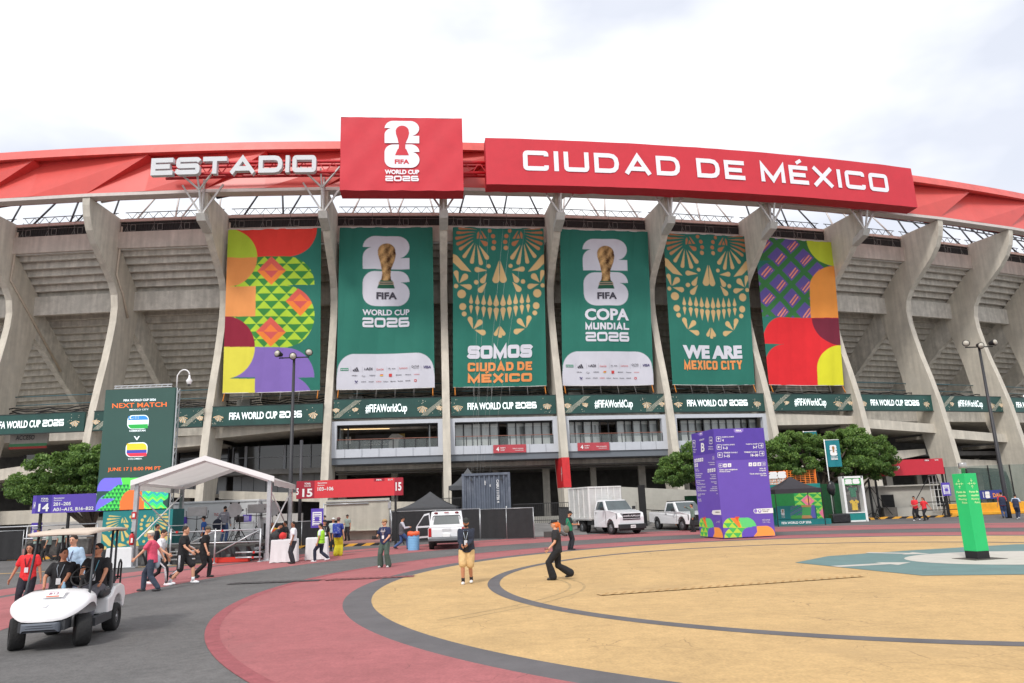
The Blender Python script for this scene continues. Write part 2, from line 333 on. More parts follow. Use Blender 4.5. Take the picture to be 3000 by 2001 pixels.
# kerbs with yellow and black blocks
KY, KB = M((225, 165, 60), .8), M((45, 42, 42), .85)
def kerb(a, c, lab, wd=.35, h=.14, st=.5, sl=.3):
    a, c = Vector((*a, 0)), Vector((*c, 0)); Ln = (c-a).length; d = (c-a)/Ln; n = Vector((-d.y, d.x, 0)); b = MB(); k = 0; x = 0; up_ = Vector((0, 0, h))
    while x < Ln:
        y = min(x+st, Ln); f0 = [a+d*x, a+d*y, a+d*(y+sl)+up_, a+d*(x+sl)+up_]; f1 = [p+n*wd for p in f0]; b.hexa(f0, f1, k % 2); x = y; k += 1
    return single(b, 'kerb', [KY, KB], lab, 'kerb', 'striped kerbs')
kerb((-30, 42.8), (-24.9, 42.4), 'yellow and black striped kerb on the left behind the golf cart'); kerb((-16.3, 43.9), (-8.3, 44.6), 'yellow and black striped kerb before the cream wall panel')
kerb((24.6, 56.2), (32.5, 55.2), 'yellow and black striped kerb behind the two red shirted walkers'); kerb((27.7, 56.9), (24.0, 54.5), 'short diagonal striped kerb left of the red shirted walkers', sl=.1)
WALK = mat('walk_paving', (.30, .15, .14), .85, var=.2, scale=.8, spots=(.33, .28, .25), spotscale=.3)
b = MB(); b.add([(-60, 42.9, .1), (-8.2, 44.8, .1), (-8.2, 53, .1), (-60, 60, .1), (-60, 42.9, 0), (-8.2, 44.8, 0), (-8.2, 53, 0), (-60, 60, 0)], [(0, 1, 2, 3), (4, 0, 3, 7), (5, 1, 0, 4), (1, 5, 6, 2)]); struct(b, 'raised_walk', WALK)
# drains
DK = M((48, 40, 36), .8); 
def drain(a, c, lab, wd=.45, st=.22, m=None, dk=None):
    a, c = Vector((*a, .02)), Vector((*c, .02)); Ln = (c-a).length; d = (c-a)/Ln; n = Vector((-d.y, d.x, 0)); b = MB(); x = 0
    b.add([a, c, c+n*wd, a+n*wd], [(0, 1, 2, 3)], 1)
    while x < Ln-.1: b.add([a+d*x+Vector((0, 0, .003)), a+d*(x+st*.36)+Vector((0, 0, .003)), a+d*(x+st*1.5)+n*wd+Vector((0, 0, .003)), a+d*(x+st*1.14)*1+n*wd-d*st*0+Vector((0, 0, .003))], [(0, 1, 2, 3)], 0); x += st
    return single(b, 'drain_grate', [dk or DK, m or GRYP], lab, 'drain', 'slotted drains')
drain((-9.0, 23.3), (-6.2, 23.35), 'slotted drain in the grey asphalt beside the walking men'); drain((-6.0, 23.35), (-3.3, 23.5), 'slotted drain across the red painted ring', m=RED)
drain((1.8, 17.3), (8.6, 19.1), 'yellow painted slotted drain crossing the yellow disc', m=YEL, wd=.34, dk=M((176, 140, 90), .8))
for g_ in ():
    pass

# ================================================================== stadium
CON = mat('concrete', (.60, .555, .475), .9, var=.1, scale=1.1, bump=.25, bscale=9, streak=.14, spots=(.52, .49, .43), spotscale=.35)
CON2 = mat('concrete_dull', (.60, .565, .505), .92, var=.18, scale=1.4, bump=.3, bscale=7, streak=.18, spots=(.50, .475, .425), spotscale=.6)
CON3 = mat('concrete_pinkish', (.54, .475, .42), .9, var=.12, scale=.9, bump=.2, bscale=8, streak=.15, spots=(.46, .41, .36), spotscale=.4)
COND = mat('concrete_shade', (.13, .125, .12), .95, var=.25, scale=1.5)  # dimness of the interior put into a darker concrete colour
BLK = M((22, 22, 24), .7); STEEL = M((205, 203, 200), .5, metal=.2); DST = M((58, 60, 66), .5, metal=.3); CORR = M((50, 50, 50), .8, var=.3)
CREAM = mat('cream_wall', (.50, .48, .41), .85, var=.1, scale=1.5, bump=.15, bscale=14, streak=.12)
base0 = P(4, 0, 0); base0.z = 0
STAD = thing('stadium', 'curved concrete stadium with S-shaped ribs and a red roof ring, filling the whole background', 'stadium', base0)
OUT = [(1.3, 0), (.9, 4.7), (.5, 7.5), (-.05, 11), (-.75, 14), (-1.4, 16.4), (-1.85, 18.5), (-2.15, 20.2), (-2.22, 21.6), (-2.0, 22.8), (-1.35, 23.8), (-.35, 24.7), (.75, 25.6), (1.8, 26.5), (2.65, 27.5), (3.2, 28.6), (3.45, 29.6), (3.5, 30.3)]
INN = [(-1.85, 30.25), (-1.85, 27.1), (-2.2, 27.1), (-5.2, 24.3), (-6.1, 23.4), (-5.9, 21.8), (-5.4, 19.6), (-4.6, 16.5), (-3.9, 12.4), (-2.85, 8.2), (-2.2, 5.2), (-1.5, 2.6), (-.9, 0)]
prof = OUT+INN; HW = .34
I0, I1 = -2, 13
for i in range(I0, I1+1):
    b = MB(); n = len(prof)
    b.add([P(i, r, z, -HW) for r, z in prof]+[P(i, r, z, HW) for r, z in prof], [list(range(n)), list(range(n, 2*n))[::-1]]+[(k, n+k, n+(k+1) % n, (k+1) % n) for k in range(n)])
    c = b.build('column', CON, STAD, bevel=.03)
    if i == 5:
        q = MB(); e = .012
        bp = [(1.09, 2.5), (.87, 4.85), (.60, 6.35)]
        for z0, z1, m_ in ((3.35, 6.0, 0),):
            r0, r1 = 1.06, .75
            q.add([P(i, r0+e, z0, -HW-e), P(i, r0+e, z0, HW+e), P(i, r1+e, z1, HW+e), P(i, r1+e, z1, -HW-e), P(i, r0-2.6, z0, -HW-e), P(i, r0-2.6, z0, HW+e), P(i, r1-2.8, z1, HW+e), P(i, r1-2.8, z1, -HW-e)], [(0, 1, 2, 3), (4, 0, 3, 7), (1, 5, 6, 2)], 0)
        # slender 4 on the side face
        f = lambda x, y: P(i, .9-x, 4.2+y, -HW-e-.01)
        f2 = lambda x, y: P(i, .9-x, 4.2+y, HW+e+.01)
        for ff in (f, f2):
            for a, c2 in (((.25, 1.0), (.25, .35)), ((.25, .35), (.6, .35)), ((.45, .9), (.45, -.3))):
                v = Vector(c2)-Vector(a); v.normalize(); w_ = Vector((-v.y, v.x))*.04; q.add([ff(*(Vector(a)-w_)), ff(*(Vector(c2)-w_)), ff(*(Vector(c2)+w_)), ff(*(Vector(a)+w_))], [(0, 1, 2, 3)], 1)
        q.build('red_painted_band', [M((205, 40, 45), .6), M((235, 235, 235), .6)], c)
    # raker under the terraces
    rk = [(-5.2, 23.6), (-19.6, 10.9), (-19.6, 9.0), (-6.9, 18.9), (-5.5, 19.8)]
    b = MB(); n = len(rk); h2 = .3
    b.add([P(i, r, z, -h2) for r, z in rk]+[P(i, r, z, h2) for r, z in rk], [list(range(n)), list(range(n, 2*n))[::-1]]+[(k, n+k, n+(k+1) % n, (k+1) % n) for k in range(n)])
    b.build('raker_beam', CON2, STAD)
def sec(b, i0, i1, poly, mi=0, n=1, g0=HW, g1=HW):
    """closed radial section swept from the side of column i0 to the side of column i1"""
    m = len(poly); rings = []
    for k in range(n+1):
        off = g0 if k == 0 else (-g1 if k == n else 0); ii = i0+(i1-i0)*k/n; rings.append([P(ii, r, z, off) for r, z in poly])
    vs = [p for q in rings for p in q]; fs = [list(range(m))[::-1], list(range(n*m, n*m+m))]
    for k in range(n):
        for j in range(m): fs.append((k*m+j, k*m+(j+1) % m, (k+1)*m+(j+1) % m, (k+1)*m+j))
    return b.add(vs, fs, mi)
def rc(r0, r1, z0, z1): return [(r0, z0), (r1, z0), (r1, z1), (r0, z1)]
for i in range(I0, I1):
    sec(MB(), 0, 0, rc(0, 0, 0, 0)) if 0 else None
    b = MB(); sec(b, i, i+1, rc(-1.35, -1.75, 27.2, 28.85)); b.build('fascia_beam', CON3, STAD)
    b = MB(); sec(b, i, i+1, rc(-4.9, -5.3, 22.0, 23.9)); b.build('spandrel_beam', CON2, STAD)
    b = MB(); z = 27.2; r = -1.76; pts = [(r, 27.2), (-2.3, 27.2)]
    for k in range(26):
        r = -2.3-.64*k; z = 26.72-.575*k; pts += [(r-.03, z+.16), (r, z+.16), (r, z), (r-.28, z), (r-.28, z+.14), (r-.64, z+.14)]
    m = len(pts); b.add([P(i, a, c) for a, c in pts]+[P(i+1, a, c) for a, c in pts], [(k, k+1, m+k+1, m+k) for k in range(m-1)]); b.build('seating_terrace', CON2, STAD)
    # dark louvre strip and pale gutter above the fascia beam
    b = MB(); sec(b, i, i+1, rc(-1.62, -1.75, 28.86, 29.9)); 
    for k in range(40):
        t = i+.04+.92*k/39; b.beam(P(t, -1.6, 28.88), P(t+.012, -1.58, 29.85), .05, .05)
    b.build('louvre_strip', CORR, STAD)
    b = MB(); sec(b, i, i+1, rc(-1.45, -1.75, 29.92, 30.2)); b.build('gutter', M((205, 185, 175), .6, var=.1), STAD)
    b = MB()
    for k in range(4):
        t = i+.1+.25*k; b.beam(P(t, -1.5, 28.86), P(t, -1.5, 30.35), .035, .035); b.beam(P(t-.018, -1.4, 28.86), P(t, -1.45, 29.4), .03, .03); b.beam(P(t+.018, -1.4, 28.86), P(t, -1.45, 29.4), .03, .03)
        if k < 3:
            for a, c in (((t+.035, 28.95), (t+.035, 29.55)), ((t+.08, 28.95), (t+.08, 29.55)), ((t+.035, 29.55), (t+.08, 29.55)), ((t+.035, 28.95), (t+.08, 28.95))): b.beam(P(a[0], -1.45, a[1]), P(c[0], -1.45, c[1]), .035, .035)
    b.beam(P(i, -1.45, 29.62, HW), P(i+1, -1.45, 29.62, -HW), .03, .03); b.build('guard_rail', M((120, 118, 114), .6), STAD)
    # light lattice along the top
    b = MB(); d = 0
    b.beam(P(i, -2.2, 30.5, HW), P(i+1, -2.2, 30.5, -HW), .07, .07); b.beam(P(i, -2.2, 31.15, HW), P(i+1, -2.2, 31.15, -HW), .06, .06)
    for k in range(18):
        t = i+.05+.9*k/18; b.beam(P(t, -2.2, 30.5 if k % 2 else 31.15), P(t+.05, -2.2, 31.15 if k % 2 else 30.5), .04, .04)
    b.build('lattice_girder', DST, STAD)
    b = MB(); b.beam(P(i, -5.5, 34.3), P(i+1, -5.5, 34.3), .12, .12); b.beam(P(i, -5.5, 34.65), P(i+1, -5.5, 34.65), .08, .08)
    for k in range(9): t = i+k/9; b.beam(P(t, -5.5, 34.3), P(t, -5.5, 34.65), .07, .1)
    b.build('cable_rail', DST, STAD)
    # tall inclined struts carrying the roof
    b = MB(); mi = STEEL if i in (1, 3, 5, 6, 8) else DST; x_ = i+.5
    for a, c, w_ in (((i+.06, 2.2, 30.4), (i+.42, -6.5, 35.6), .2), ((i+.42, -6.5, 35.6), (i+.95, 1.5, 31.0), .2), ((i+.16, -2, 30.4), (i+.31, -6, 37), .13), ((i+.52, -2, 30.4), (i+.38, -6, 37), .13), ((i+.58, -2, 30.4), (i+.73, -6, 37), .12), ((i+.92, -2, 30.4), (i+.80, -6, 37), .12)):
        b.tube([P(*a), P(*c)], w_*.72, 7)
    b.build('roof_strut', mi, STAD)
    # inner concourse floor, back wall, ground floor wall
    b = MB(); sec(b, i, i+1, rc(-3.2, -21, 9.35, 9.75), g0=0, g1=0); sec(b, i, i+1, rc(-3.0, -3.25, 9.3, 10.6)); b.build('concourse_slab', CON2, STAD)
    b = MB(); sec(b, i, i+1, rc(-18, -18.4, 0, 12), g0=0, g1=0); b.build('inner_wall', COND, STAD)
# ground floor ceilings, shade-dark concrete in the ramp bays, and pillars
for i in range(I0, I1):
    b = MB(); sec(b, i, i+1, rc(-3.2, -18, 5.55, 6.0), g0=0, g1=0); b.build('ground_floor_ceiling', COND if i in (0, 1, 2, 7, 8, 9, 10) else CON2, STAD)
    b = MB(); b.box(P(i+.5, -9, 2.8), (.6, .6, 5.6)); b.build('inner_pillar', CON2, STAD); b = MB(); b.box(P(i, -8.5, 2.8), (.7, .7, 5.6)); b.build('inner_pillar', CON2, STAD)
# ramps in the outer bays
def ramp(i, z0, z1, h0, h1, r=-1.0, dp=.5, m=CON, g=HW, slab=5.5, zz=None):
    b = MB(); a = [P(i, x, z, g) for x, z in ((r, z0-h0), (r-dp, z0-h0), (r-dp, z0), (r, z0))]; c = [P(i+1, x, z, -g) for x, z in ((r, z1-h1), (r-dp, z1-h1), (r-dp, z1), (r, z1))]; b.hexa(a, c)
    if slab:
        a = [P(i, x, z, g) for x, z in ((r-dp, z0-h0+.05), (r-dp-slab, z0-h0+.05), (r-dp-slab, z0-h0+.4), (r-dp, z0-h0+.4))]; c = [P(i+1, x, z, -g) for x, z in ((r-dp, z1-h1+.05), (r-dp-slab, z1-h1+.05), (r-dp-slab, z1-h1+.4), (r-dp, z1-h1+.4))]; b.hexa(a, c)
    return b.build('ramp', m, STAD)
for a in ((7, 9.95, 9.65, 1.2, .8), (8, 9.4, 8.8, .95, .95), (9, 8.3, 7.7, .95, .9), (10, 7.2, 6.6, .9, .9), (11, 6.1, 5.5, .9, .9), (2, 9.7, 10.05, .95, .6), (1, 8.6, 9.1, .9, .9), (0, 6.6, 7.6, 1.0, .95), (-1, 5.6, 6.6, .9, .9), (-2, 4.6, 5.6, .9, .9)): ramp(*a)
for a in ((2, 4.2, 3.6, .75, .75), (1, 4.9, 4.3, .75, .75), (0, 3.1, 3.1, 1.2, 1.2), (3, 2.9, 2.5, .8, .8), (7, 5.2, 5.6, .7, .7), (8, 5.9, 6.3, 1.5, .6), (9, 5.3, 4.9, .9, .9), (10, 4.6, 4.2, .9, .9)): ramp(*a, r=-2.6)
# office level in the bays with grey panels
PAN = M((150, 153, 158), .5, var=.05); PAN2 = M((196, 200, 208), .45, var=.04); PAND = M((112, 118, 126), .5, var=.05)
GLD = mat('dark_glass', (.02, .022, .025), .08, var=0, spec=.8)
for i in (0, 1, 2):
    b = MB(); sec(b, i, i+1, rc(-6, -6.3, 3.8, 5.9)); 
    for k in range(1, 9): t = i+k/9; b.beam(P(t, -5.995, 3.8), P(t, -5.995, 5.9), .03, .02, 1)
    b.build('wall_panel', [PAN, DST], STAD)
    b = MB(); sec(b, i, i+1, rc(-6.1, -6.2, 5.9, 8.4)); b.build('window', GLD, STAD)
    b = MB()
    for k in (0, 1, 2, 4, 6, 8): t = i+.02+k/8*.96; b.beam(P(t, -6.02, 5.9), P(t, -6.02, 8.4), .25 if k in (1, 4) else .08, .1)
    b.beam(P(i, -6.02, 7.3, HW), P(i+1, -6.02, 7.3, -HW), .06, .06); b.build('window_frame', PAN if i == 2 else DST, STAD)

# balconies of the four glazed bays
GLB = mat('balcony_glass', (.22, .26, .26), .06, var=.1, scale=.6, spec=.9, alpha=.35); GLW = mat('door_glass', (.30, .33, .33), .1, var=.25, scale=.5, spec=.9); BLIND = M((205, 210, 208), .7, var=.05)
FRM = M((42, 44, 48), .5); COPPER = M((150, 100, 85), .4)
for i in (3, 4, 5, 6):
    b = MB(); r = -.35; sec(b, i, i+1, rc(r, r-.45, 6.6, 7.35)); sec(b, i, i+1, rc(r, r-.3, 9.5, 9.85)); 
    for e, s_ in ((i, 1), (i+1, -1)):
        o0, o1 = HW*s_, (HW+.42)*s_
        b.hexa([P(e, r, 7.35, o0), P(e, r-.45, 7.35, o0), P(e, r-.45, 7.35, o1), P(e, r, 7.35, o1)], [P(e, r, 9.5, o0), P(e, r-.45, 9.5, o0), P(e, r-.45, 9.5, o1), P(e, r, 9.5, o1)])
    for k in range(1, 7): t = i+k/7; b.beam(P(t, r+.003, 6.6), P(t, r+.003, 7.35), .02, .01, 1)
    bal = b.build('balcony', [PAN2, PAND], STAD)
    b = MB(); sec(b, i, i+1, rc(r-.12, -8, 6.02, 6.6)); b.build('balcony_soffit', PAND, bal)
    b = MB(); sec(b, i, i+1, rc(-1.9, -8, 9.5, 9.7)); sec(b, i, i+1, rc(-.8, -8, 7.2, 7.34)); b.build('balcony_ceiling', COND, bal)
    b = MB(); n = 11; a0, a1 = i+.075, i+.925
    for k in range(n):
        t0, t1 = a0+(a1-a0)*k/n, a0+(a1-a0)*(k+1)/n
        if i == 3: 
            if k in (0, n-1): b.hexa([P(t0, -1.5, 7.35), P(t0+.01, -2.6, 7.35), P(t0+.02, -2.6, 7.35), P(t0+.012, -1.5, 7.35)], [P(t0, -1.5, 9.45), P(t0+.01, -2.6, 9.45), P(t0+.02, -2.6, 9.45), P(t0+.012, -1.5, 9.45)])
            continue
        if (i, k) in ((4, 5), (5, 5), (5, 4), (6, 0)): continue
        fold = .35 if (i == 5 or (i == 4 and k in (6, 7)) or (i == 6 and k % 3 == 0)) and k % 2 else 0
        b.add([P(t0, -1.6, 7.35), P(t1, -1.6-fold, 7.35), P(t1, -1.6-fold, 9.45), P(t0, -1.6, 9.45)], [(0, 1, 2, 3)], 0)
        b.add([P(t0, -1.57, 9.12), P(t1, -1.57-fold, 9.12), P(t1, -1.57-fold, 9.42), P(t0, -1.57, 9.42)], [(0, 1, 2, 3)], 1)
        b.add([P(t0, -1.57, 7.35), P(t1, -1.57-fold, 7.35), P(t1, -1.57-fold, 8.0), P(t0, -1.57, 8.0)], [(0, 1, 2, 3)], 1)
    b.build('glass_door', [GLW, BLIND], bal)
    b = MB()
    for k in range(n+1):
        if i == 3 and 1 < k < n-1: continue
        t = a0+(a1-a0)*k/n; b.beam(P(t, -1.55, 7.35), P(t, -1.55, 9.45), .11, .14)
    b.beam(P(a0, -1.55, 9.45), P(a1, -1.55, 9.45), .1, .1); b.build('door_frame', FRM, bal)
    b = MB(); b.add([P(a0, r-.08, 7.36), P(a1, r-.08, 7.36), P(a1, r-.08, 8.12), P(a0, r-.08, 8.12)], [(0, 1, 2, 3)]); b.build('glass_balustrade', GLB, bal)
    b = MB()
    for k in range(10): t = a0+(a1-a0)*k/9; b.beam(P(t, r-.05, 7.33), P(t, r-.05, 8.15), .07, .05, 0)
    b.beam(P(a0, r-.05, 8.2), P(a1, r-.05, 8.2), .06, .05, 1); b.build('balcony_rail', [FRM, COPPER], bal)
    # room behind
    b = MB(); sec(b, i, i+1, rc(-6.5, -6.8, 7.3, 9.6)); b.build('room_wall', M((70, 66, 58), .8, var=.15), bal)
    if i == 3:
        b = MB(); f = lambda x, y, l=0: P(3.5+x, -5.5+l, 7.35+y)
        b.flat([(-.34, .2), (.12, .2), (.12, 1.75), (-.34, 1.75)], f, 0); b.flat([(-.03, .2), (.06, .2), (.06, 1.1), (.1, 1.4), (.12, 1.4), (.12, 1.75), (-.0, 1.75), (-.04, 1.35), (.02, 1.35), (-.03, 1.0)], lambda x, y: f(x, y, .03), 1)
        b.flat([(.06, 1.75), (.12, 1.75), (.12, 1.4)], lambda x, y: f(x, y, .06), 2); put(b, TX('COPA MUNDIAL', .15, w=.18, bold=.03), lambda x, y: f(x-.15, y+.95, .05), mi=1); put(b, TX('DE LA FIFA 2026', .15, w=.22, bold=.03), lambda x, y: f(x-.15, y+.72, .05), mi=1)
        b.flat([(-.43, .9), (-.38, .9), (-.38, 1.6), (-.43, 1.6)], f, 1); b.build('room_mural', [M((75, 72, 74), .7), M((225, 222, 215), .6), M((190, 160, 85), .6)], bal)
        b = MB(); b.beam(P(3.1, -2.5, 9.35), P(3.5, -2.5, 9.3), .04, .04); b.build('lamp_strip', mat('warm_lamp', (1, .7, .35), .5, var=0, emit=1.5), bal)
    # underside pipes
    b = MB()
    for z_, o_ in ((5.5, -2.5), (5.3, -3.5), (5.45, -5)): b.tube([P(i+.02, o_, z_), P(i+.98, o_, z_)], .06, 6)
    b.build('ceiling_pipe', M((120, 118, 115), .6), STAD)
for i, sx_ in ((4, .54), (5, .28)):
    b = MB(); f = lambda x, y, l=0: P(i+sx_+x/10.5, -.335+l, 6.62+y); b.hexa([f(-1.5, 0), f(1.5, 0), f(1.5, .73), f(-1.5, .73)], [f(-1.5, 0, .03), f(1.5, 0, .03), f(1.5, .73, .03), f(-1.5, .73, .03)], 0)
    g = lambda x, y: f(x, y, .045); put(b, TX('4', .36, bold=.03), g, -1.1, .18, 1); put(b, TX('RAMPA', .11, bold=.02), g, -.6, .4, 1); put(b, TX('RAMP', .11, bold=.02, shear=.2), g, -.64, .2, 1); put(b, TX('Salón de hospitality', .09, bold=.02, al='R'), g, 1.25, .33, 1); put(b, TX('Hospitality Suites', .08, bold=.01, al='R', shear=.2), g, 1.25, .17, 1)
    single(b, 'ramp_sign', [M((185, 70, 80), .6), M((240, 240, 240), .5)], ('red ramp 4 sign on the balcony front above the blue grey container' if i == 4 else 'red ramp 4 sign on the balcony front right of the column with the red band'), 'sign', 'red ramp signs')

# green ribbon screens with white lettering
LG = mat('led_green', (.010, .052, .044), .45, var=.35, scale=.35, emit=.2); LGE = M((35, 45, 45), .5); LW = mat('led_white', (.86, .95, .95), .5, var=0, emit=.45)
GOLD = mat('led_gold', (.62, .42, .24), .5, var=.3, scale=6, emit=.25); PALE = mat('led_pale', (.5, .47, .38), .5, var=.2, emit=.2)
rnd = random.Random(5)
LAB = {-1: 'off the left edge', 0: 'at the far left above the round tree', 1: 'partly behind the tall match screen', 2: 'first one left of the balconies', 3: 'above the open balcony room', 4: 'above the balcony behind the grey container', 5: 'just right of the red banded column', 6: 'above the purple sign tower', 7: 'first one right of the balconies', 8: 'between the two ribs right of the tree', 9: 'beside the top of the right light pole', 10: 'cut off by the right edge of the picture'}
for i in range(-1, 11):
    zb, zt, r = (9.72 if i < 3 else 10.1), (11.4 if i < 3 else 11.8), (.2 if i < 3 else -.35)
    if i > 6: zb, zt, r = 10.2, 11.85, -.8
    b = MB(); sec(b, i, i+1, rc(r, r-.25, zb, zt), g0=HW+.12, g1=HW+.05)
    o = b.build('ribbon_screen', LG); tag(o, 'green ribbon screen with white lettering '+LAB[i], 'screen', 'green ribbon screens'); bpy.context.view_layer.update()
    f = lambda x, y, l=.0: P(i+.5+x/10.5, r+.02+l, zb+y)
    b = MB()
    fr = .06
    for z0_, z1_ in ((zb-fr, zb), (zt, zt+fr)): sec(b, i, i+1, rc(r+.03, r-.25, z0_, z1_), g0=HW+.08, g1=HW+.02)
    b.build('screen_frame', LGE, o)
    b = MB()
    if i % 2 == 0: put(b, TX('FIFA WORLD CUP', .62, w=4.2, bold=.026), f, -1.2, .52); widetext(b, '2026', lambda x, y, z: f(x+1.1, y+.52, z+.01), 0.6, 1.95, t=.24, W=1.3, gap=.12)
    else: put(b, TX('#FIFAWorldCup', .72, w=3.7, bold=.018), f, -.1, .5)
    b.build('lettering', LW, o)
    b = MB()      # gilded fans, petals and wavy lines
    for cx_, s_ in ((-4.35, 1), (3.9, 1)) if i % 2 == 0 else ((-4.7, .8), (-3.0, .7), (3.0, 1.1), (4.5, .8)):
        for k in range(9):
            a = R(200+k*17+rnd.uniform(-5, 5)); L_ = .62*s_*rnd.uniform(.75, 1); c0 = (cx_+.15, .95); e_ = (c0[0]+L_*math.cos(a)*.8, c0[1]+L_*math.sin(a)); nx, ny = -math.sin(a)*.05, math.cos(a)*.05
            b.flat([c0, (e_[0]-nx, e_[1]-ny), (e_[0]+nx, e_[1]+ny)], lambda x, y: f(x, y, .005+.002*k), k % 2)
        for k in range(10): px_, py_ = cx_+rnd.uniform(-.5, .5), rnd.uniform(.12, 1.5); d_ = rnd.uniform(.02, .05); b.flat([(px_-d_, py_), (px_, py_-d_), (px_+d_, py_), (px_, py_+d_)], f, 1)
    if i % 2:
        for x0 in (-3.9, 3.9):
            for k in range(6):
                pts = [(x0-.9+t*1.9+k*.06-.2*math.sin(t*6), .08+1.5*(t*t*(3-2*t))-k*.0) for t in np.linspace(0, 1, 14)]; Lf, Rt = ribbon([(p[0]+k*.04, p[1]) for p in pts], .022); n = len(pts)
                b.add([f(p.x, min(p.y, 1.6), .004*k) for p in Lf]+[f(p.x, min(p.y, 1.6), .004*k) for p in Rt], [(j, j+1, n+j+1, n+j) for j in range(n-1)], 1)
    b.build('ornament', [GOLD, PALE], o)

# roof ring of folded red panels
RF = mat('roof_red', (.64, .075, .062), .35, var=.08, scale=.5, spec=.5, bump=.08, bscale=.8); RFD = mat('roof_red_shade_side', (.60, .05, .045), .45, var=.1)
ring_ = []
b = MB()
for i in range(I0, I1): sec(b, i, i+1, rc(3.6, 2.6, 30.32, 30.62), g0=0, g1=0)
b.build('roof_rim', M((205, 195, 190), .5, var=.08), STAD)
for i in range(I0-1, I1):
    b = MB(); zb, zt = 30.63, 34.25
    bl, br, tr_, tl = P(i, 3.55, zb), P(i+1, 3.55, zb), P(i+1.5, 3.45, zt), P(i+.5, 2.55, zt-.25)
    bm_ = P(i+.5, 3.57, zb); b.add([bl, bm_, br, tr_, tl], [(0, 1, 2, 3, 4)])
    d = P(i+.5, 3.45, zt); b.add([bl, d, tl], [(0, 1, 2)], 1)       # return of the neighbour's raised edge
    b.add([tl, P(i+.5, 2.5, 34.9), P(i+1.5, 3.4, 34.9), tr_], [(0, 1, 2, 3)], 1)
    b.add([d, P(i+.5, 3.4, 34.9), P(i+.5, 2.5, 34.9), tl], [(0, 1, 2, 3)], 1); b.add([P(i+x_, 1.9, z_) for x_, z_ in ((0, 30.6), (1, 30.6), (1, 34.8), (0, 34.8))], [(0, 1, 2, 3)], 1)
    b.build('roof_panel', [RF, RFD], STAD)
    b = MB(); sag = [.0, .05, -.02, .03, 0]
    for k in range(5):
        a, c = i+k/5, i+(k+1)/5; sec(b, a, c, [(3.45, 34.28-sag[k-1]*.3), (3.75, 34.3), (3.45, 35.2), (2.9, 35.3), (2.2, 34.6)], g0=0, g1=0)
    b.build('roof_lip', mat('roof_lip_red', (.66, .10, .085), .4, var=.16, scale=.9, bump=.2, bscale=1.5), STAD)
# branching bracket struts that carry the signs, and their concrete seats
for i in range(2, 9):
    b = MB(); s = P(i, 3.9, 28.0); h = P(i, 4.6, 30.1)
    b.beam(s, h, .14, .14); 
    for a, z_, r_ in ((-.16, 31.6, 5.6), (.16, 31.6, 5.6), (0, 31.6, 5.4)): b.beam(h, P(i+a, r_, z_), .14, .14)
    for a in (-.17, .17): b.beam(s, P(i+a, 3.9, 30.9), .15, .15)
    b.beam(P(i, 3.65, 27.9), P(i, 3.65, 31.5), .12, .3)
    b.build('bracket_strut', STEEL, STAD)
    b = MB(); q = [(2.3, 26.95), (3.9, 27.5), (4.2, 28.1), (3.7, 28.2), (3.2, 27.9), (2.5, 27.6)]; n = len(q)
    b.add([P(i, r, z, -HW-.05) for r, z in q]+[P(i, r, z, HW+.05) for r, z in q], [list(range(n)), list(range(n, 2*n))[::-1]]+[(k, n+k, n+(k+1) % n, (k+1) % n) for k in range(n)]); b.build('bracket_seat', M((190, 188, 182), .6), STAD)
for i in (0, 2, 5, 7, 9, 1, 10):
    b = MB(); o_ = HW+.12
    b.tube([P(i, -2.0, 29.9, o_), P(i, -1.6, 29.4, o_), P(i, -1.5, 26.2, o_), P(i, -1.4, 24.6, o_)] + ([P(i, -9.5, 17.2, o_)] if i in (0, 10, 9) else [P(i, -2.8, 22.9, o_), P(i, -3.8, 21, o_)]), .1, 7); b.build('downpipe', M((196, 182, 165), .6), STAD)

# cables and conduits strung behind the ribs
for i in range(I0, I1):
    b = MB(); rn = random.Random(i+40)
    for z_, r_ in ((12.0, -3.3), (12.25, -3.6), (12.4, -3.2)): b.tube([P(i+k/12, r_, z_+.12*math.sin(k*1.6+i)+rn.uniform(-.05, .05)) for k in range(13)], .06, 5)
    b.build('cable', BLK, STAD)
    b = MB(); b.tube([P(i, -3.8, 13.7), P(i+1, -3.8, 13.65)], .045, 5); b.tube([P(i, -4.0, 12.9), P(i+1, -4.0, 12.9)], .04, 5); b.build('conduit', M((70, 110, 120), .6), STAD)
for i in (2, 3, 5, 7, 8, 9): b = MB(); b.box(P(i+.2, -3.1, 12.1), (1.2, .5, .7)); b.build('equipment_box', M((120, 120, 116), .7), STAD)

TM = mat('tyre_mark', (.40, .275, .13), .9, var=.2, scale=3)
for off in (0, .42):
    pts = [(-1.6+off, 14.6), (.2+off, 16.6), (1.2+off*.9, 18.6), (1.3+off*.8, 20.4), (.7+off*.6, 22.2)]
    Lf, Rt = ribbon(bend(pts, 1.5, n=6), .07); n = len(Lf); b = MB(); b.add([(q.x, q.y, .006) for q in Lf]+[(q.x, q.y, .006) for q in Rt], [(j, j+1, n+j+1, n+j) for j in range(n-1)]); struct(b, 'tyre_mark', TM)
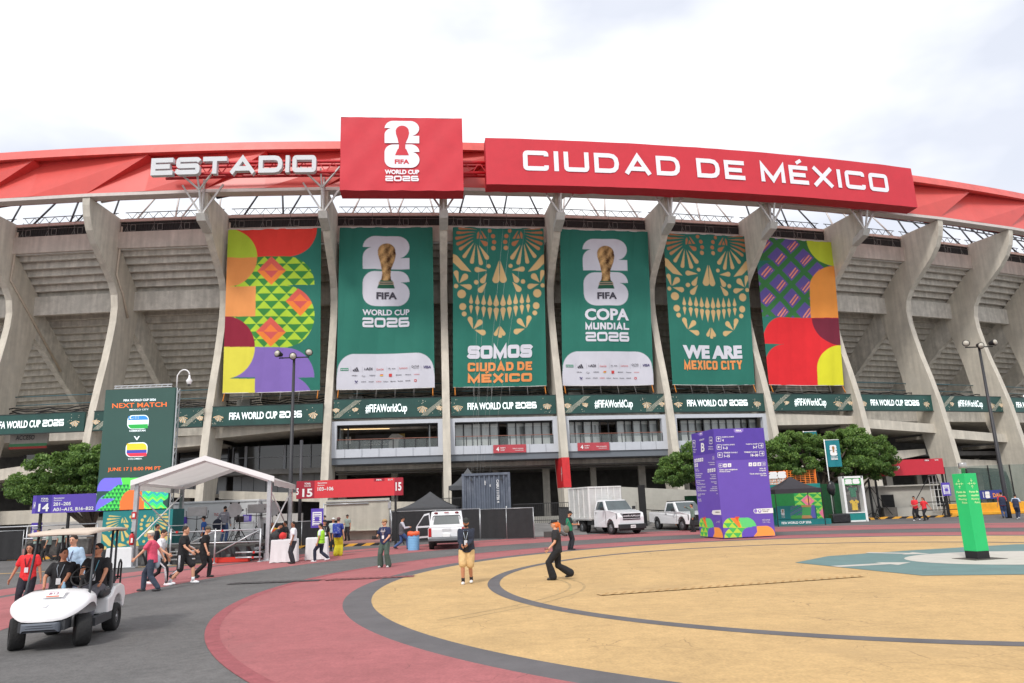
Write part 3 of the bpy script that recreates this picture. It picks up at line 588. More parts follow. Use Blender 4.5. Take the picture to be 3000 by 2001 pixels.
# ================================================================== printed cloth banners
class Cv:
    """colours sampled on a fine grid of mesh points; shapes are given in their own drawing units"""
    def __init__(s, n, m, corners, base):
        s.n, s.m = n, m; u = (np.arange(2*n)+.5)/(2*n); v = (np.arange(2*m)+.5)/(2*m); U, V = np.meshgrid(u, v)
        (x0, y0), (x1, y1), (x2, y2), (x3, y3) = corners      # TL TR BR BL ; V runs top to bottom
        s.X = (x0*(1-U)+x1*U)*(1-V)+(x3*(1-U)+x2*U)*V; s.Y = (y0*(1-U)+y1*U)*(1-V)+(y3*(1-U)+y2*U)*V
        s.C = np.zeros((2*m, 2*n, 3)); s.C[:] = s2l(base)
    def fill(s, mk, c): s.C[mk] = s2l(c)
    def inpoly(s, pts):
        x0 = min(p[0] for p in pts); x1 = max(p[0] for p in pts); y0 = min(p[1] for p in pts); y1 = max(p[1] for p in pts)
        sub = (s.X >= x0) & (s.X <= x1) & (s.Y >= y0) & (s.Y <= y1); mk = np.zeros(s.X.shape, bool); X, Y = s.X[sub], s.Y[sub]; r = np.zeros(X.shape, bool)
        for k in range(len(pts)):
            (ax, ay), (bx, by) = pts[k-1], pts[k]
            if ay == by: continue
            r ^= ((ay > Y) != (by > Y)) & (X < (bx-ax)*(Y-ay)/(by-ay)+ax)
        mk[sub] = r; return mk
    def poly(s, pts, c, clip=None):
        mk = s.inpoly(pts)
        if clip is not None: mk &= clip
        s.fill(mk, c); return s
    def circ(s, x, y, r, c): s.fill((s.X-x)**2+(s.Y-y)**2 < r*r, c); return s
    def drop(s, tx, ty, x, y, r, c):
        d = math.hypot(tx-x, ty-y); a = math.atan2(ty-y, tx-x); q = math.acos(min(.98, r/d)); pts = [(tx, ty)]+[(x+r*math.cos(a+q+(2*pi-2*q)*k/12), y+r*math.sin(a+q+(2*pi-2*q)*k/12)) for k in range(13)]
        return s.poly(pts, c)
    def rect(s, x0, y0, x1, y1, c): s.fill((s.X >= x0) & (s.X < x1) & (s.Y >= y0) & (s.Y < y1), c); return s
    def grid(s): C = s.C.reshape(s.m, 2, s.n, 2, 3).mean((1, 3)); return C
CLOTH = mat('printed_cloth', (1, 1, 1), .75, var=.05, scale=.6, attr='Col', spec=.2)
PRINT = mat('printed_board', (1, 1, 1), .5, var=.03, scale=1., attr='Col')
def sheet(cv, f, name, m, parent=None, thick=None):
    """f(u, v) -> point, u left to right, v top to bottom"""
    C = cv.grid(); n, mm = cv.n, cv.m; vs = [f((a+.5)/n if 0 < a < n-1 else (0 if a == 0 else 1), (b+.5)/mm if 0 < b < mm-1 else (0 if b == 0 else 1)) for b in range(mm) for a in range(n)]
    fs = [(b*n+a, (b+1)*n+a, (b+1)*n+a+1, b*n+a+1) for b in range(mm-1) for a in range(n-1)]
    q = MB(); q.add(vs, fs, 0, 1); o = q.build(name, m, parent)
    at_ = o.data.color_attributes.new('Col', 'FLOAT_COLOR', 'POINT'); arr = np.ones((mm*n, 4), np.float32); arr[:, :3] = C.reshape(-1, 3); at_.data.foreach_set('color', arr.ravel())
    return o
GRN = (48, 116, 102); TAN = (212, 178, 126); TAN2 = (200, 150, 106); WHC = (206, 206, 216)
def fadegold(cv, x, y, r): pass
def triangles(cv, clip, x0, y0, cw, chh, a, b_):
    X = (cv.X-x0)/cw; Y = (cv.Y-y0)/chh; row = np.floor(Y).astype(int); fy = Y-row; sh = X+.5*(row % 2); fx = np.abs((sh-np.floor(sh))-.5)*2
    up_ = fx < fy; cv.fill(clip & up_, a); cv.fill(clip & ~up_, b_)
def diamond(cv, x, y, w_, h, clip):
    d = np.abs(cv.X-x)/w_+np.abs(cv.Y-y)/h; t = cv.Y < y; m = clip & (d < 1)
    cv.fill(m & t, (214, 96, 84)); cv.fill(m & ~t, (236, 132, 62)); m = clip & (d < .5); cv.fill(m & t, (236, 128, 66)); cv.fill(m & ~t, (208, 92, 88))
def art1():
    c = Cv(190, 330, [(190, 92), (1020, 90), (1000, 1500), (160, 1528)], GRN); X, Y = c.X, c.Y
    c.poly([(250, 80), (985, 80)]+[(730+252*math.cos(R(a)), 92+250*math.sin(R(a))) for a in range(0, 95, 6)]+[(400, 343)], (226, 66, 56))
    c.fill((np.hypot(X-190, Y-345) < 260) & (Y < 345), (176, 200, 62)); 
    tri = ((X > 205) & (X < 720) & (Y > 342) & (Y < 1134)) | ((X >= 700) & (Y > 342) & (Y < 597) & (np.hypot(X-705, Y-592) < 252)) | ((X >= 700) & (Y >= 597) & (Y < 1134) & (np.hypot((X-690)/1, (Y-865)) < 266))
    tri &= ~((np.hypot(X-190, Y-345) < 260) & (Y < 605)) & ~((X < 443) & (Y > 605) & (Y < 870)); tri &= ~((np.hypot(X-172, Y-1134) < 266) & (Y > 868))
    triangles(c, tri, 452, 342, 130, 66, (176, 208, 62), (62, 134, 66))
    for d in ((580, 470), (830, 738), (576, 1003)): diamond(c, *d, 127, 129, tri)
    c.fill((np.hypot(X-190, Y-345) < 260) & (Y >= 345) & (X > 150), (226, 146, 82)); c.fill((X < 443) & (Y > 605) & (Y < 870), (226, 150, 88)); c.fill((X < 215) & (Y > 345) & (Y < 606), (226, 146, 82))
    c.fill((np.hypot(X-172, Y-1134) < 268) & (Y > 870) & (Y < 1134), (140, 38, 58))
    c.fill((Y > 1134) & (Y < 1392) & (X > 200) & ((X < 700) | (np.hypot((X-700), Y-1390) < 252)), (132, 108, 182)); c.fill((Y > 1392) & (X > 440) & ((X < 750) | (np.hypot(X-700, Y-1620) < 250)), (132, 108, 182))
    c.fill((np.hypot(X-168, Y-1134) < 272) & (Y > 1134), (222, 214, 80)); c.fill((X < 440) & (Y > 1403), (222, 214, 80)); return c
def mirror(fn, cx=552):
    fn(lambda x: x); fn(lambda x: 2*cx-x)
def skull(c, gold):
    def half(m):
        T = lambda y: gold if y > 330 else TAN2 if y > 240 else (186, 122, 84)
        D = lambda a, b_, x, y, r: c.drop(m(a), b_, m(x), y, r, T(y))
        for q in ((352, 112, 196, 100, 10), (340, 134, 180, 140, 13), (330, 156, 172, 190, 14), (324, 178, 182, 240, 15), (322, 204, 206, 284, 15), (325, 228, 240, 352, 17), (336, 240, 306, 402, 18), (350, 246, 386, 410, 18), (368, 248, 438, 360, 20), (380, 205, 425, 238, 21)): D(*q)
        c.poly([(m(350), 195), (m(350), 150), (m(365), 125), (m(372), 150), (m(362), 192)], T(150)); c.poly([(m(372), 190), (m(385), 150), (m(405), 192)], T(150)); c.poly([(m(385), 118), (m(395), 125), (m(438), 190), (m(415), 190)], T(150))
        for q in ((463, 120, 17), (493, 167, 19), (503, 220, 19), (497, 274, 20), (455, 436, 18), (345, 580, 20), (168, 615, 19), (217, 685, 37), (227, 795, 30), (240, 858, 21)): c.circ(m(q[0]), q[1], q[2], T(q[1]))
        c.poly([(m(120), 322), (m(175), 345), (m(300), 492), (m(215), 475), (m(140), 405)], gold)
        for q in ((442, 476, 352, 468, 23), (441, 500, 402, 566, 24), (438, 580, 384, 648, 25), (546, 388, 520, 556, 31), (190, 592, 168, 498, 21), (197, 588, 247, 534, 27), (203, 604, 282, 624, 24), (318, 988, 292, 902, 22), (322, 988, 378, 928, 24), (330, 994, 406, 1018, 24), (546, 965, 518, 1032, 17)): D(*q)
        for k, (x, r) in enumerate(((300, 17), (356, 19), (411, 20), (466, 21), (522, 24))): D(x, 688, x, 752+4*k, r); D(x, 856+16*k, x, 796+7*k, r-1)
    mirror(half); c.drop(556, 965, 556, 1050, 17, gold)
def art3(corn):
    c = Cv(190, 330, corn, GRN); skull(c, TAN); return c
def art2():
    c = Cv(190, 330, [(1190, 90), (2015, 88), (2028, 1505), (1172, 1508)], GRN); X, Y = c.X, c.Y
    E = lambda p: (1397+p[0]*411, 793-p[1]*411)
    c.poly([E(p) for p in digit6()], WHC); c.poly([E((x, y+.79)) for x, y in digit2()], WHC)
    cup = c.inpoly([E(p) for p in CUP]); rg = np.random.default_rng(3); K = rg.random((40, 24)); sy = ((Y-200)/10).astype(int) % 40; sx_ = ((X-1500+ (Y-300)*.25)/9).astype(int) % 24
    n = K[sy, sx_]*.35+.30+.38*np.sin((X-1607)/13+(Y)/38)*np.sin(Y/27)-.25*((X-1607)/80); n = np.clip(n, 0, 1)[..., None]; c.C = np.where(cup[..., None], np.array(s2l((70, 44, 26)))*(1-n)+np.array(s2l((214, 172, 116)))*n, c.C)
    c.poly([E(p) for p in CUPBASE], (40, 90, 70)); c.poly([E(p) for p in ((.335, .46), (.345, .52), (.655, .52), (.665, .46))], (170, 150, 130)); c.poly([E(p) for p in ((.355, .475), (.36, .505), (.64, .505), (.645, .475))], (70, 80, 70))
    y0 = 1206; c.poly([(1160, 1520), (1175, 1400)]+[(1330-150*math.cos(R(a)), y0+150-150*math.sin(R(a))) for a in range(0, 95, 8)]+[(1870+150*math.sin(R(a)), y0+150-150*math.cos(R(a))) for a in range(0, 95, 8)]+[(2040, 1520)], WHC); return c
def art6():
    c = Cv(190, 330, [(1060, 130), (1675, 165), (1752, 1465), (1092, 1465)], GRN); X, Y = c.X, c.Y
    pur = (Y < 862) & (X > 1065+0*Y) & ~((Y > 352) & (np.hypot(X-1225, Y-520) > 168) & (X < 1225) & (Y < 520))
    c.fill(pur, (98, 84, 150)); U_ = (X-1225)/215+(Y-440)/248; V_ = (X-1225)/215-(Y-440)/248; fu = U_-np.floor(U_); fv = V_-np.floor(V_)
    c.fill(pur & ((np.minimum(fu, 1-fu) < .13) | (np.minimum(fv, 1-fv) < .13)), (60, 118, 66))
    cxs = np.round((X-1215+ 0)/215); st = pur & ((fu > .22) & (fu < .8) & (fv > .22) & (fv < .8)); s_ = (X/14+Y/20) % 2.0
    c.fill(st & (fu > .5) & (s_ < .9), (236, 150, 120)); c.fill(st & (fu > .5) & (s_ >= .9) & (s_ < 1.2), (160, 60, 110))
    c.fill((Y < 400) & (np.hypot((X-1700)/.98, Y-150) < 238), (190, 206, 60)); c.fill((Y > 380) & (Y < 868) & (X > 1482) & ((Y > 600) | (np.hypot(X-1690, (Y-600)) < 212)), (232, 148, 68))
    c.fill((Y > 864) & (Y < 1106) & ((X > 1230) | (np.hypot(X-1232, (Y-1100)*.68) < 160)), (224, 48, 54)); c.fill((Y >= 1106) & ((X > 1240) | (np.hypot(X-1242, (Y-1275)*.95) < 160) | ((Y > 1275) & (X > 1084))), (224, 48, 54)); c.fill((X < 1115) & (Y > 1050) & (Y < 1106) & (X > 1075), (224, 48, 54))
    c.fill((Y > 868) & (Y < 1112) & (np.hypot(X-1730, Y-872) < 240), (118, 42, 60)); c.fill((Y > 1112) & (X > 1512) & ((Y > 1330) | (np.hypot(X-1725, Y-1325) < 213)), (224, 220, 54)); return c
rw = random.Random(9)
def cloth(i, t0, t1, b0, b1, zt=28.4, zb=12.8, ph=0.):
    def f(u, v, l=0.):
        a = t0*(1-v)+b0*v; c = t1*(1-v)+b1*v; x = a+(c-a)*u
        edge = min(1, 6*min(u, 1-u)); wv = .08*math.sin(9*u+ph+1.5*v)*edge+.075*abs(math.sin(17*u+2*ph+2.2*v))*(1-v*.75)+.06*math.sin(6*v+4*u+ph)*edge+.02*math.sin(40*u+ph)*max(0, 1-3*v)
        zz = zt+(zb-zt)*v-.05*math.sin(pi*u)*(1 if v > .5 else .6)
        return P(x, -.72-.2*v+wv+l, zz)
    return f
def bxy(f, corners):    # drawing units -> cloth, ignoring perspective inside the crop
    (x0, y0), (x1, y1), (x2, y2), (x3, y3) = corners
    def g(x, y, l=.045):
        v = .5
        for _ in range(6):
            ax, ay, bx, by = x0+(x3-x0)*v, y0+(y3-y0)*v, x1+(x2-x1)*v, y1+(y2-y1)*v; u = (x-ax)/(bx-ax); v = (y-(y0+(y1-y0)*u))/((y3+(y2-y3)*u)-(y0+(y1-y0)*u))
        return f(u, v, l)
    return g
c2 = [(1190, 90), (2015, 88), (2028, 1505), (1172, 1508)]; c3 = [(138, 88), (945, 100), (970, 1485), (145, 1480)]
INK = M((62, 60, 72), .7); WHI = mat('print_white', s2l((214, 214, 224)), .7, var=.03); ORG = M((232, 148, 84), .7); REDI = M((200, 60, 60), .7); GRI = M((60, 140, 110), .7)
PURI = M((60, 50, 110), .7)
def sponsors(b, g):
    def w_(s, x, y, h, w, mi, **k): put(b, TX(s, h, w=w, **k), lambda a, c: g(x+a, y-c), mi=mi)
    b.flat([(1206, 1348), (1276, 1348), (1276, 1326), (1206, 1326)], lambda x, y: g(x, y, .04), 2); w_('aramco', 1241, 1342, 12, 62, 1, bold=.02)
    for k in range(3): b.flat([(1318+k*14, 1354), (1330+k*14, 1354), (1312+k*17+(k*2), 1338-k*8), (1302+k*19, 1342-k*8)] if 0 else [(1320+k*17, 1355), (1334+k*17, 1355), (1324+k*14, 1338-k*10), (1312+k*14, 1344-k*10)], lambda x, y: g(x, y, .045), 0)
    w_('ADI', 1455, 1344, 22, 56, 0, bold=.03); b.flat([(1413, 1342), (1424, 1342), (1418, 1322)], g, 0); w_('Coca-Cola', 1548, 1345, 17, 62, 3, shear=.3, bold=.01); w_('HK', 1632, 1336, 10, 18, 0, bold=.02); w_('KIA', 1670, 1338, 9, 32, 0, bold=.02); w_('HYUNDAI', 1632, 1345, 4, 26, 0)
    w_('Lenovo', 1755, 1340, 18, 70, 3); w_('QATAR', 1858, 1332, 20, 68, 0); w_('AIRWAYS', 1865, 1343, 7, 48, 0); w_('VISA', 1962, 1340, 22, 64, 5, bold=.03, shear=.25)
    for x in (1296, 1395, 1505, 1608, 1706, 1810, 1908): b.flat([(x, 1360), (x+1.6, 1360), (x+1.6, 1312), (x, 1312)], g, 6)
    for y, xs in ((1394, (1330, 1407, 1484, 1562, 1640, 1714, 1796, 1870)), (1446, (1344, 1408, 1474, 1538, 1600, 1664, 1728, 1795, 1859))):
        for k, x in enumerate(xs):
            if y < 1400 and k == 4: b.flat(rrect(x-13, y-18, x+13, y+8, 3), g, 3); w_('m', x, y+2, 12, 16, 4, bold=.03); continue
            if y > 1400 and k == 0: b.flat([(x-15, y-14), (x-5, y-14), (x+1, y-2), (x+7, y-14), (x+14, y-14), (x+5, y+4), (x-4, y+4)], g, 5); w_('Valvoline', x, y+12, 5, 30, 5); continue
            if y < 1400 and k == 1: b.flat([(x-18, y-2), (x-8, y-10), (x+18, y-2), (x+2, y+8)], g, 6); b.flat([(x-8, y), (x-2, y-4), (x+10, y-1), (x+2, y+4)], lambda q, r: g(q, r, .05), 1); continue
            if y < 1400 and k == 3: b.flat([(x-16, y-2), (x-8, y-14), (x+16, y-14), (x+10, y+2)], g, 3); b.flat([(x-14, y), (x-9, y-7), (x+14, y-7), (x+10, y)], lambda q, r: g(q, r, .05), 4); continue
            if y > 1400 and k == 8: b.flat([(x-10, y+6), (x+10, y+6), (x+10, y-14), (x-10, y-14)], g, 3); b.flat([(x-5, y+2), (x+3, y+2), (x+3, y-8), (x-5, y-8)], lambda q, r: g(q, r, .05), 1); continue
            nm = (('ABInBev', '', 'HISENSE', '', '', 'MENGNIU', 'lifetime', 'verizon') if y < 1400 else ('', 'airbnb', 'DIAGEO', 'DOORDASH', 'Unilever', 'Marriott', 'Rocket', 'BANK', ''))[k]
            w_(nm, x, y, 10, 50 if y < 1400 else 44, (3 if nm in ('verizon', 'DOORDASH') else 0), bold=.01)
def mkbanner(i, rng, cv, lab, corners=None, extra=None):
    o = thing('banner', lab, 'banner', P(rng[0], -.7, 12.8), group='tall banners between the ribs'); bpy.context.view_layer.update(); f = cloth(i, *rng, ph=i*1.7)
    sheet(cv, f, 'cloth', CLOTH, o)
    b = MB(); 
    for u0, v0, u1, v1 in ((0, 0, 1, 0), (0, 1, 1, 1)):
        b.tube([f(u0+(u1-u0)*k/8, v0+(v1-v0)*k/8, -.03) for k in range(9)], .045, 6)
    b.build('hem_rod', STEEL, o)
    b = MB(); q = MB()
    for k in range(6):
        u = .02+.96*k/5; a = f(u, 1); b.tube([a, P(rng[2]+(rng[3]-rng[2])*u, -.6, 11.9)], .018, 4)
        if k in (0, 5): q.tube([a, P(rng[2]+(rng[3]-rng[2])*u, -.6, 12.0)], [.03, .07], 5)
    b.build('tie_rope', M((150, 148, 145), .8), o); q.build('tie_strap', M((210, 130, 50), .8), o)
    if extra:
        b = MB(); ms = extra(b, bxy(f, corners)); b.build('lettering', ms, o)
    return o
mkbanner(2, (2.065, 2.90, 2.08, 2.915), art1(), 'banner of lime and green triangles with pink diamonds, leftmost of the six')
def ex2(es):
    def e(b, g):
        put(b, TX('FIFA', 58, w=180, bold=.038), lambda a, c: g(1607+a, 731-c), mi=0)
        if not es: put(b, TX('WORLD CUP', 48, w=411, bold=.035), lambda a, c: g(1602+a, 872-c), mi=1); widetext(b, '2026', lambda x, y, z: g(1396+x, 978-y, .045+z), 84, 411, t=.25, W=1.35, gap=.12, mi=1)
        else: put(b, TX('COPA', 100, w=411, bold=.038), lambda a, c: g(1602+a, 922-c), mi=1); widetext(b, 'MUNDIAL', lambda x, y, z: g(1397+x, 1012-y, .045+z), 62, 411, t=.26, W=.92, gap=.13, mi=1); widetext(b, '2026', lambda x, y, z: g(1396+x, 1118-y, .045+z), 84, 411, t=.25, W=1.35, gap=.12, mi=1)
        sponsors(b, g); return [INK, WHI, GRI, REDI, M((240, 200, 60), .6), PURI, M((170, 170, 178), .7)]
    return e
A2 = art2()
mkbanner(3, (3.065, 3.905, 3.055, 3.905), A2, 'green banner with gold trophy, white block digits and English cup lettering', c2, ex2(False))
mkbanner(5, (5.09, 5.955, 5.045, 5.9), A2, 'green banner with gold trophy, white block digits and Spanish cup lettering', c2, ex2(True))
def ex3(b, g):
    widetext(b, 'SOMOS', lambda x, y, z: g(272+x, 1243-y, .045+z), 112, 566, t=.31, W=1.12, gap=.07, mi=0)
    widetext(b, 'CIUDAD DE', lambda x, y, z: g(272+x, 1350-y, .045+z), 74, 566, t=.27, W=.86, gap=.12, space=.3, mi=1); widetext(b, 'MÉXICO', lambda x, y, z: g(272+x, 1445-y, .045+z), 72, 566, t=.29, W=1.2, gap=.14, mi=1); return [WHI, ORG]
mkbanner(4, (4.09, 4.935, 4.065, 4.9), art3(c3), 'green banner with tan folk skull ornament and the word SOMOS', c3, ex3)
def ex5(b, g):
    put(b, TX('WE ARE', 108, w=590, bold=.06), lambda a, c: g(556+a, 1240-c), mi=0); widetext(b, 'MEXICO CITY', lambda x, y, z: g(266+x, 1345-y, .045+z), 80, 580, t=.24, W=.72, gap=.1, space=.35, mi=1); return [WHI, ORG]
mkbanner(6, (6.11, 6.985, 6.085, 6.92), art3(c3), 'green banner with tan folk skull ornament and the words WE ARE', c3, ex5)
mkbanner(7, (7.08, 7.985, 7.07, 7.905), art6(), 'banner of striped purple lozenges over red shapes, rightmost of the six')

# ================================================================== red signs on the roof ring
SR = mat('sign_red', s2l((204, 46, 60)), .6, var=.05, scale=.8, bump=.35, bscale=1.1); SRD = mat('sign_red_shade_side', s2l((192, 32, 46)), .65, var=.06); SW = mat('sign_white', s2l((236, 236, 242)), .5, var=.02)  # second red has the shade of box sides and undersides painted in
o = thing('emblem_sign', 'square red box sign with white stacked digits, trophy outline, highest on the roof', 'sign', P(3.67, 6, 28.6)); bpy.context.view_layer.update()
O_ = P(3.67, 7.0, 28.75); U_ = (P(3.77, 7, 0)-P(3.57, 7, 0)).normalized(); V_ = Vector((0, 0, 1)); W2 = 5.28; Hh = 6.85; Nn = U_.cross(V_)
pf = lambda x, y, l=0: O_+U_*x+V_*y+Nn*l
b = MB(); nx, nz = 24, 16
fr = lambda x, y: pf(x, y+(0 if y > .2 else -.06*abs(math.sin(x*1.3))), .04*math.sin(x*2.1)*math.sin(y*1.7))
vs = [fr(-W2+2*W2*a/nx, Hh*c/nz) for c in range(nz+1) for a in range(nx+1)]; b.add(vs, [(c*(nx+1)+a, c*(nx+1)+a+1, (c+1)*(nx+1)+a+1, (c+1)*(nx+1)+a) for c in range(nz) for a in range(nx)], 0, 1)
bk = [pf(x, y, -1.6) for x, y in ((-W2, -.1), (W2, -.1), (W2, Hh), (-W2, Hh))]; ft = [pf(-W2, 0), pf(W2, 0), pf(W2, Hh), pf(-W2, Hh)]
b.add(ft+bk, [(0, 4, 5, 1), (1, 5, 6, 2), (2, 6, 7, 3), (3, 7, 4, 0), (7, 6, 5, 4)], 1); b.build('box', [SR, SRD], o)
b = MB(); k_ = 3.0; ex, ey = 0, 2.05
g = lambda x, y, l=.07: pf(ex+(x-.5)*k_, ey+y*k_*.98, l)
b.flat(digit6(), g, 0); b.flat([(x, y+.79) for x, y in digit2()], g, 0); b.flat(CUP, lambda x, y: g(x, y, .085), 1); b.flat([(.3, .4), (.38, .6), (.62, .6), (.7, .4)], lambda x, y: g(x, y, .09), 1)
put(b, TX('FIFA', .40, w=1.25, bold=.038), lambda x, y: pf(ex+x, ey+.38+y, .09), mi=1); put(b, TX('WORLD CUP', .38, w=2.95, bold=.05), lambda x, y: pf(ex+x, ey-.58+y, .09), mi=0)
widetext(b, '2026', lambda x, y, z: pf(ex-1.43+x, ey-1.25+y, .08+z), .5, 2.86, t=.26, W=1.35, gap=.12, mi=0); b.build('lettering', [SW, SR], o)
# long curved sign
o = thing('name_sign', 'long curved red box sign reading CIUDAD DE MÉXICO in white', 'sign', P(6.4, 6, 30)); bpy.context.view_layer.update()
b = MB(); n = 40; i0, i1 = 4.35, 8.46
def zz(i): t = (i-i0)/(i1-i0); return 29.86+.25*t, 34.36+.08*t
vs = []
rw = random.Random(4)
for k in range(n+1):
    i = i0+(i1-i0)*k/n; a, c = zz(i); dz = rw.uniform(-.05, .05)
    vs += [P(i, 6.0+rw.uniform(-.03, .03), a+(c-a)*q) for q in (0, .25, .5, .75, 1)]+[P(i, 4.6, a-.12+dz), P(i, 4.6, c)]
fs = []
for k in range(n):
    for q in range(4): fs.append((k*7+q, (k+1)*7+q, (k+1)*7+q+1, k*7+q+1))
b.add(vs, fs, 0, 1); b.add(vs, [(k*7+5, (k+1)*7+5, (k+1)*7, k*7) for k in range(n)]+[(k*7+4, (k+1)*7+4, (k+1)*7+6, k*7+6) for k in range(n)]+[(0, 4, 6, 5), (n*7, n*7+5, n*7+6, n*7+4)]+[(k*7+5, k*7+6, (k+1)*7+6, (k+1)*7+5) for k in range(n)], 1); b.build('box', [SR, SRD], o)
b = MB(); Lt = (8.12-4.64)*10.8
widetext(b, 'CIUDAD DE MÉXICO', lambda x, y, z: P(4.66+x/Lt*(8.15-4.66), 6.05+z, 31.25+.15*x/Lt+y), 1.95, Lt, t=.22, W=1.22, gap=.26, space=.62, mi=0); b.build('lettering', SW, o)
# free standing grey letters and their red girder
o = thing('letter_sign', 'row of solid pale grey letters spelling ESTADIO on a red girder below the roof', 'sign', P(2.3, 5, 31)); bpy.context.view_layer.update()
Lt = (2.975-1.655)*10.8
x = 0; LWd = 0
lets = 'ESTADIO'; wt = 1.5; pos = []
for ch in lets:
    w_ = .235 if ch == 'I' else wt*(1.08 if ch == 'A' else .93 if ch == 'E' else 1); pos.append((ch, x, w_)); x += w_+.2
tot = x-.2; sc = Lt/tot
for ch, x0, w_ in pos:
    b = MB(); widetext(b, ch, lambda x, y, z: P(1.655+(x0*sc+x)/Lt*1.32, 6.0+z, 30.93+y), 1.6, w_*sc, t=.265, W=w_, depth=.45); b.build('letter', mat('letter_grey', s2l((205, 207, 210)), .45, var=.03), o)
b = MB(); RG = M((190, 25, 35), .5)
for z_ in (31.25, 32.25):
    for r_ in (5.3, 4.6): b.tube([P(1.72+.33*k, r_, z_) for k in range(9)], .14, 5)
for k in range(22): t = 1.72+.12*k; b.beam(P(t, 5.3, 31.25), P(t+.06, 5.3, 32.25), .07, .07); b.beam(P(t+.06, 5.3, 32.25), P(t+.12, 5.3, 31.25), .07, .07); b.beam(P(t, 5.3, 31.25), P(t+.06, 4.6, 31.25), .07, .07)
b.add([P(1.72+2.64*k/8, 5.2, z_) for k in range(9) for z_ in (31.15, 31.42)], [(2*k, 2*k+2, 2*k+3, 2*k+1) for k in range(8)]); b.add([P(1.72+2.64*k/8, 5.2, z_) for k in range(9) for z_ in (32.15, 32.5)], [(2*k, 2*k+2, 2*k+3, 2*k+1) for k in range(8)])
b.build('girder', RG, o)
# ================================================================== things on the plaza
def QM(px, TL, TR, BL):
    TL, TR, BL = Vector(TL), Vector(TR), Vector(BL); U, V = TR-TL, BL-TL; Nn = V.cross(U).normalized()
    return bxy(lambda u, v, l=0: TL+U*u+V*v+Nn*l, px)
def txt(b, g, s, x, y, h, w=None, mi=0, bold=.02, shear=0, al='C', sl=0., l=.012):
    bold = min(bold+.006, .045)
    put(b, TX(s, h, w=w, bold=bold, shear=shear, al=al), lambda a, c: g(x+a, y-c-a*sl, l), mi=mi)
def upd(): bpy.context.view_layer.update()
WHT = M((236, 236, 236), .5, var=.03); PUR = mat('sign_purple', s2l((92, 70, 176)), .5, var=.04); PURD = mat('sign_purple_dark', s2l((66, 52, 150)), .5, var=.04); PURL = mat('sign_purple_light', s2l((118, 92, 190)), .5, var=.04)
BLACK = M((28, 28, 30), .6); ALU = M((190, 192, 195), .35, metal=.6); DG = M((60, 62, 66), .6)
# ---- match screen on its painted base
o = thing('match_screen', 'tall dark green screen announcing the next match with two flags', 'screen', (-19.9, 38.5, 2.4)); upd()
k2 = 3.1357
def A2p(x, y, Y=38.5): return at(x/k2, 1000+y/k2, Y)
TL, TR, BL = at(314, 1142, 38.5), at(512, 1136, 38.5), at(280, 1493, 38.5); BR = TR+(BL-TL); BL.x = TL.x; TR.z = TL.z = 8.82; BL.z = 2.52; TL.x = BL.x = -21.8; TR.x = -18.08
b = MB(); b.hexa([BL, Vector((TR.x, 38.5, 2.52)), TR, TL], [p+Vector((0, .35, 0)) for p in (BL, Vector((TR.x, 38.5, 2.52)), TR, TL)]); b.build('screen_panel', mat('led_dark_green', (.022, .062, .052), .5, var=.1, scale=.3, emit=.35), o)
f = lambda x, y, l=.012: A2p(x, y, 38.5-l)
b = MB(); sl = .028
for s_, x, y, h, w, mi, bo in (('FIFA WORLD CUP 2026', 1284, 548, 19, 298, 0, .03), ('NEXT MATCH', 1281, 606, 43, 500, 1, .035), ('MEXICO CITY', 1278, 634, 14, 176, 0, .02), ('UZBEKISTAN', 1262, 828, 16, 148, 0, .03), ('V', 1257, 906, 35, 56, 0, .03), ('COLOMBIA', 1240, 1086, 15, 128, 0, .03), ('JUNE 17 | 8:00 PM PT', 1233, 1185, 31, 486, 1, .025)):
    txt(b, lambda a, c, l: f(a, c, l), s_, x, y, h, w, mi, bo, sl=sl)
def flag(x0, y0, x1, y1, bands):
    rr_ = 42
    for y_a, y_b, mi in bands:
        ya, yb = y0+(y1-y0)*y_a, y0+(y1-y0)*y_b; pts = []
        if y_a == 0: pts = [(x0, ya)]+[(x1-rr_+rr_*math.sin(R(t)), ya+rr_-rr_*math.cos(R(t))) for t in range(0, 91, 15)]+[(x1, yb), (x0, yb)]
        elif y_b == 1: pts = [(x0, ya), (x1, ya), (x1, yb)]+[(x0+rr_-rr_*math.sin(R(t)), yb-rr_+rr_*math.cos(R(t))) for t in range(0, 91, 15)]
        else: pts = [(x0, ya), (x1, ya), (x1, yb), (x0, yb)]
        b.flat(pts, lambda x, y: f(x-(y-y0)*.04, y-(x-x0)*sl, .014), mi)
b.flat(rrect(1172, 680, 1368, 808, 44), lambda x, y: f(x-(y-680)*.04, y-(x-1172)*sl, .008), 0); b.flat(rrect(1157, 932, 1357, 1064, 44), lambda x, y: f(x-(y-932)*.04, y-(x-1157)*sl, .008), 0)
flag(1180, 687, 1362, 803, ((0, .33, 2), (.33, .67, 0), (.67, 1, 3))); flag(1166, 940, 1350, 1059, ((0, .5, 4), (.5, .75, 5), (.75, 1, 6)))
crs = [(1205+15*math.cos(R(a)), 700+15*math.sin(R(a))) for a in range(60, 301, 20)]+[(1210+11*math.cos(R(a)), 700+11*math.sin(R(a))) for a in range(300, 59, -20)]; b.flat(crs, lambda x, y: f(x, y, .018), 0)
for r_ in range(3):
    for q in range(3+r_): b.flat([(1270-q*14, 690+r_*10), (1274-q*14, 690+r_*10), (1274-q*14, 694+r_*10), (1270-q*14, 694+r_*10)], lambda x, y: f(x, y-2, .018), 0)
EM = lambda n, c: mat('led_'+n, s2l(c), .5, var=0, emit=.35)
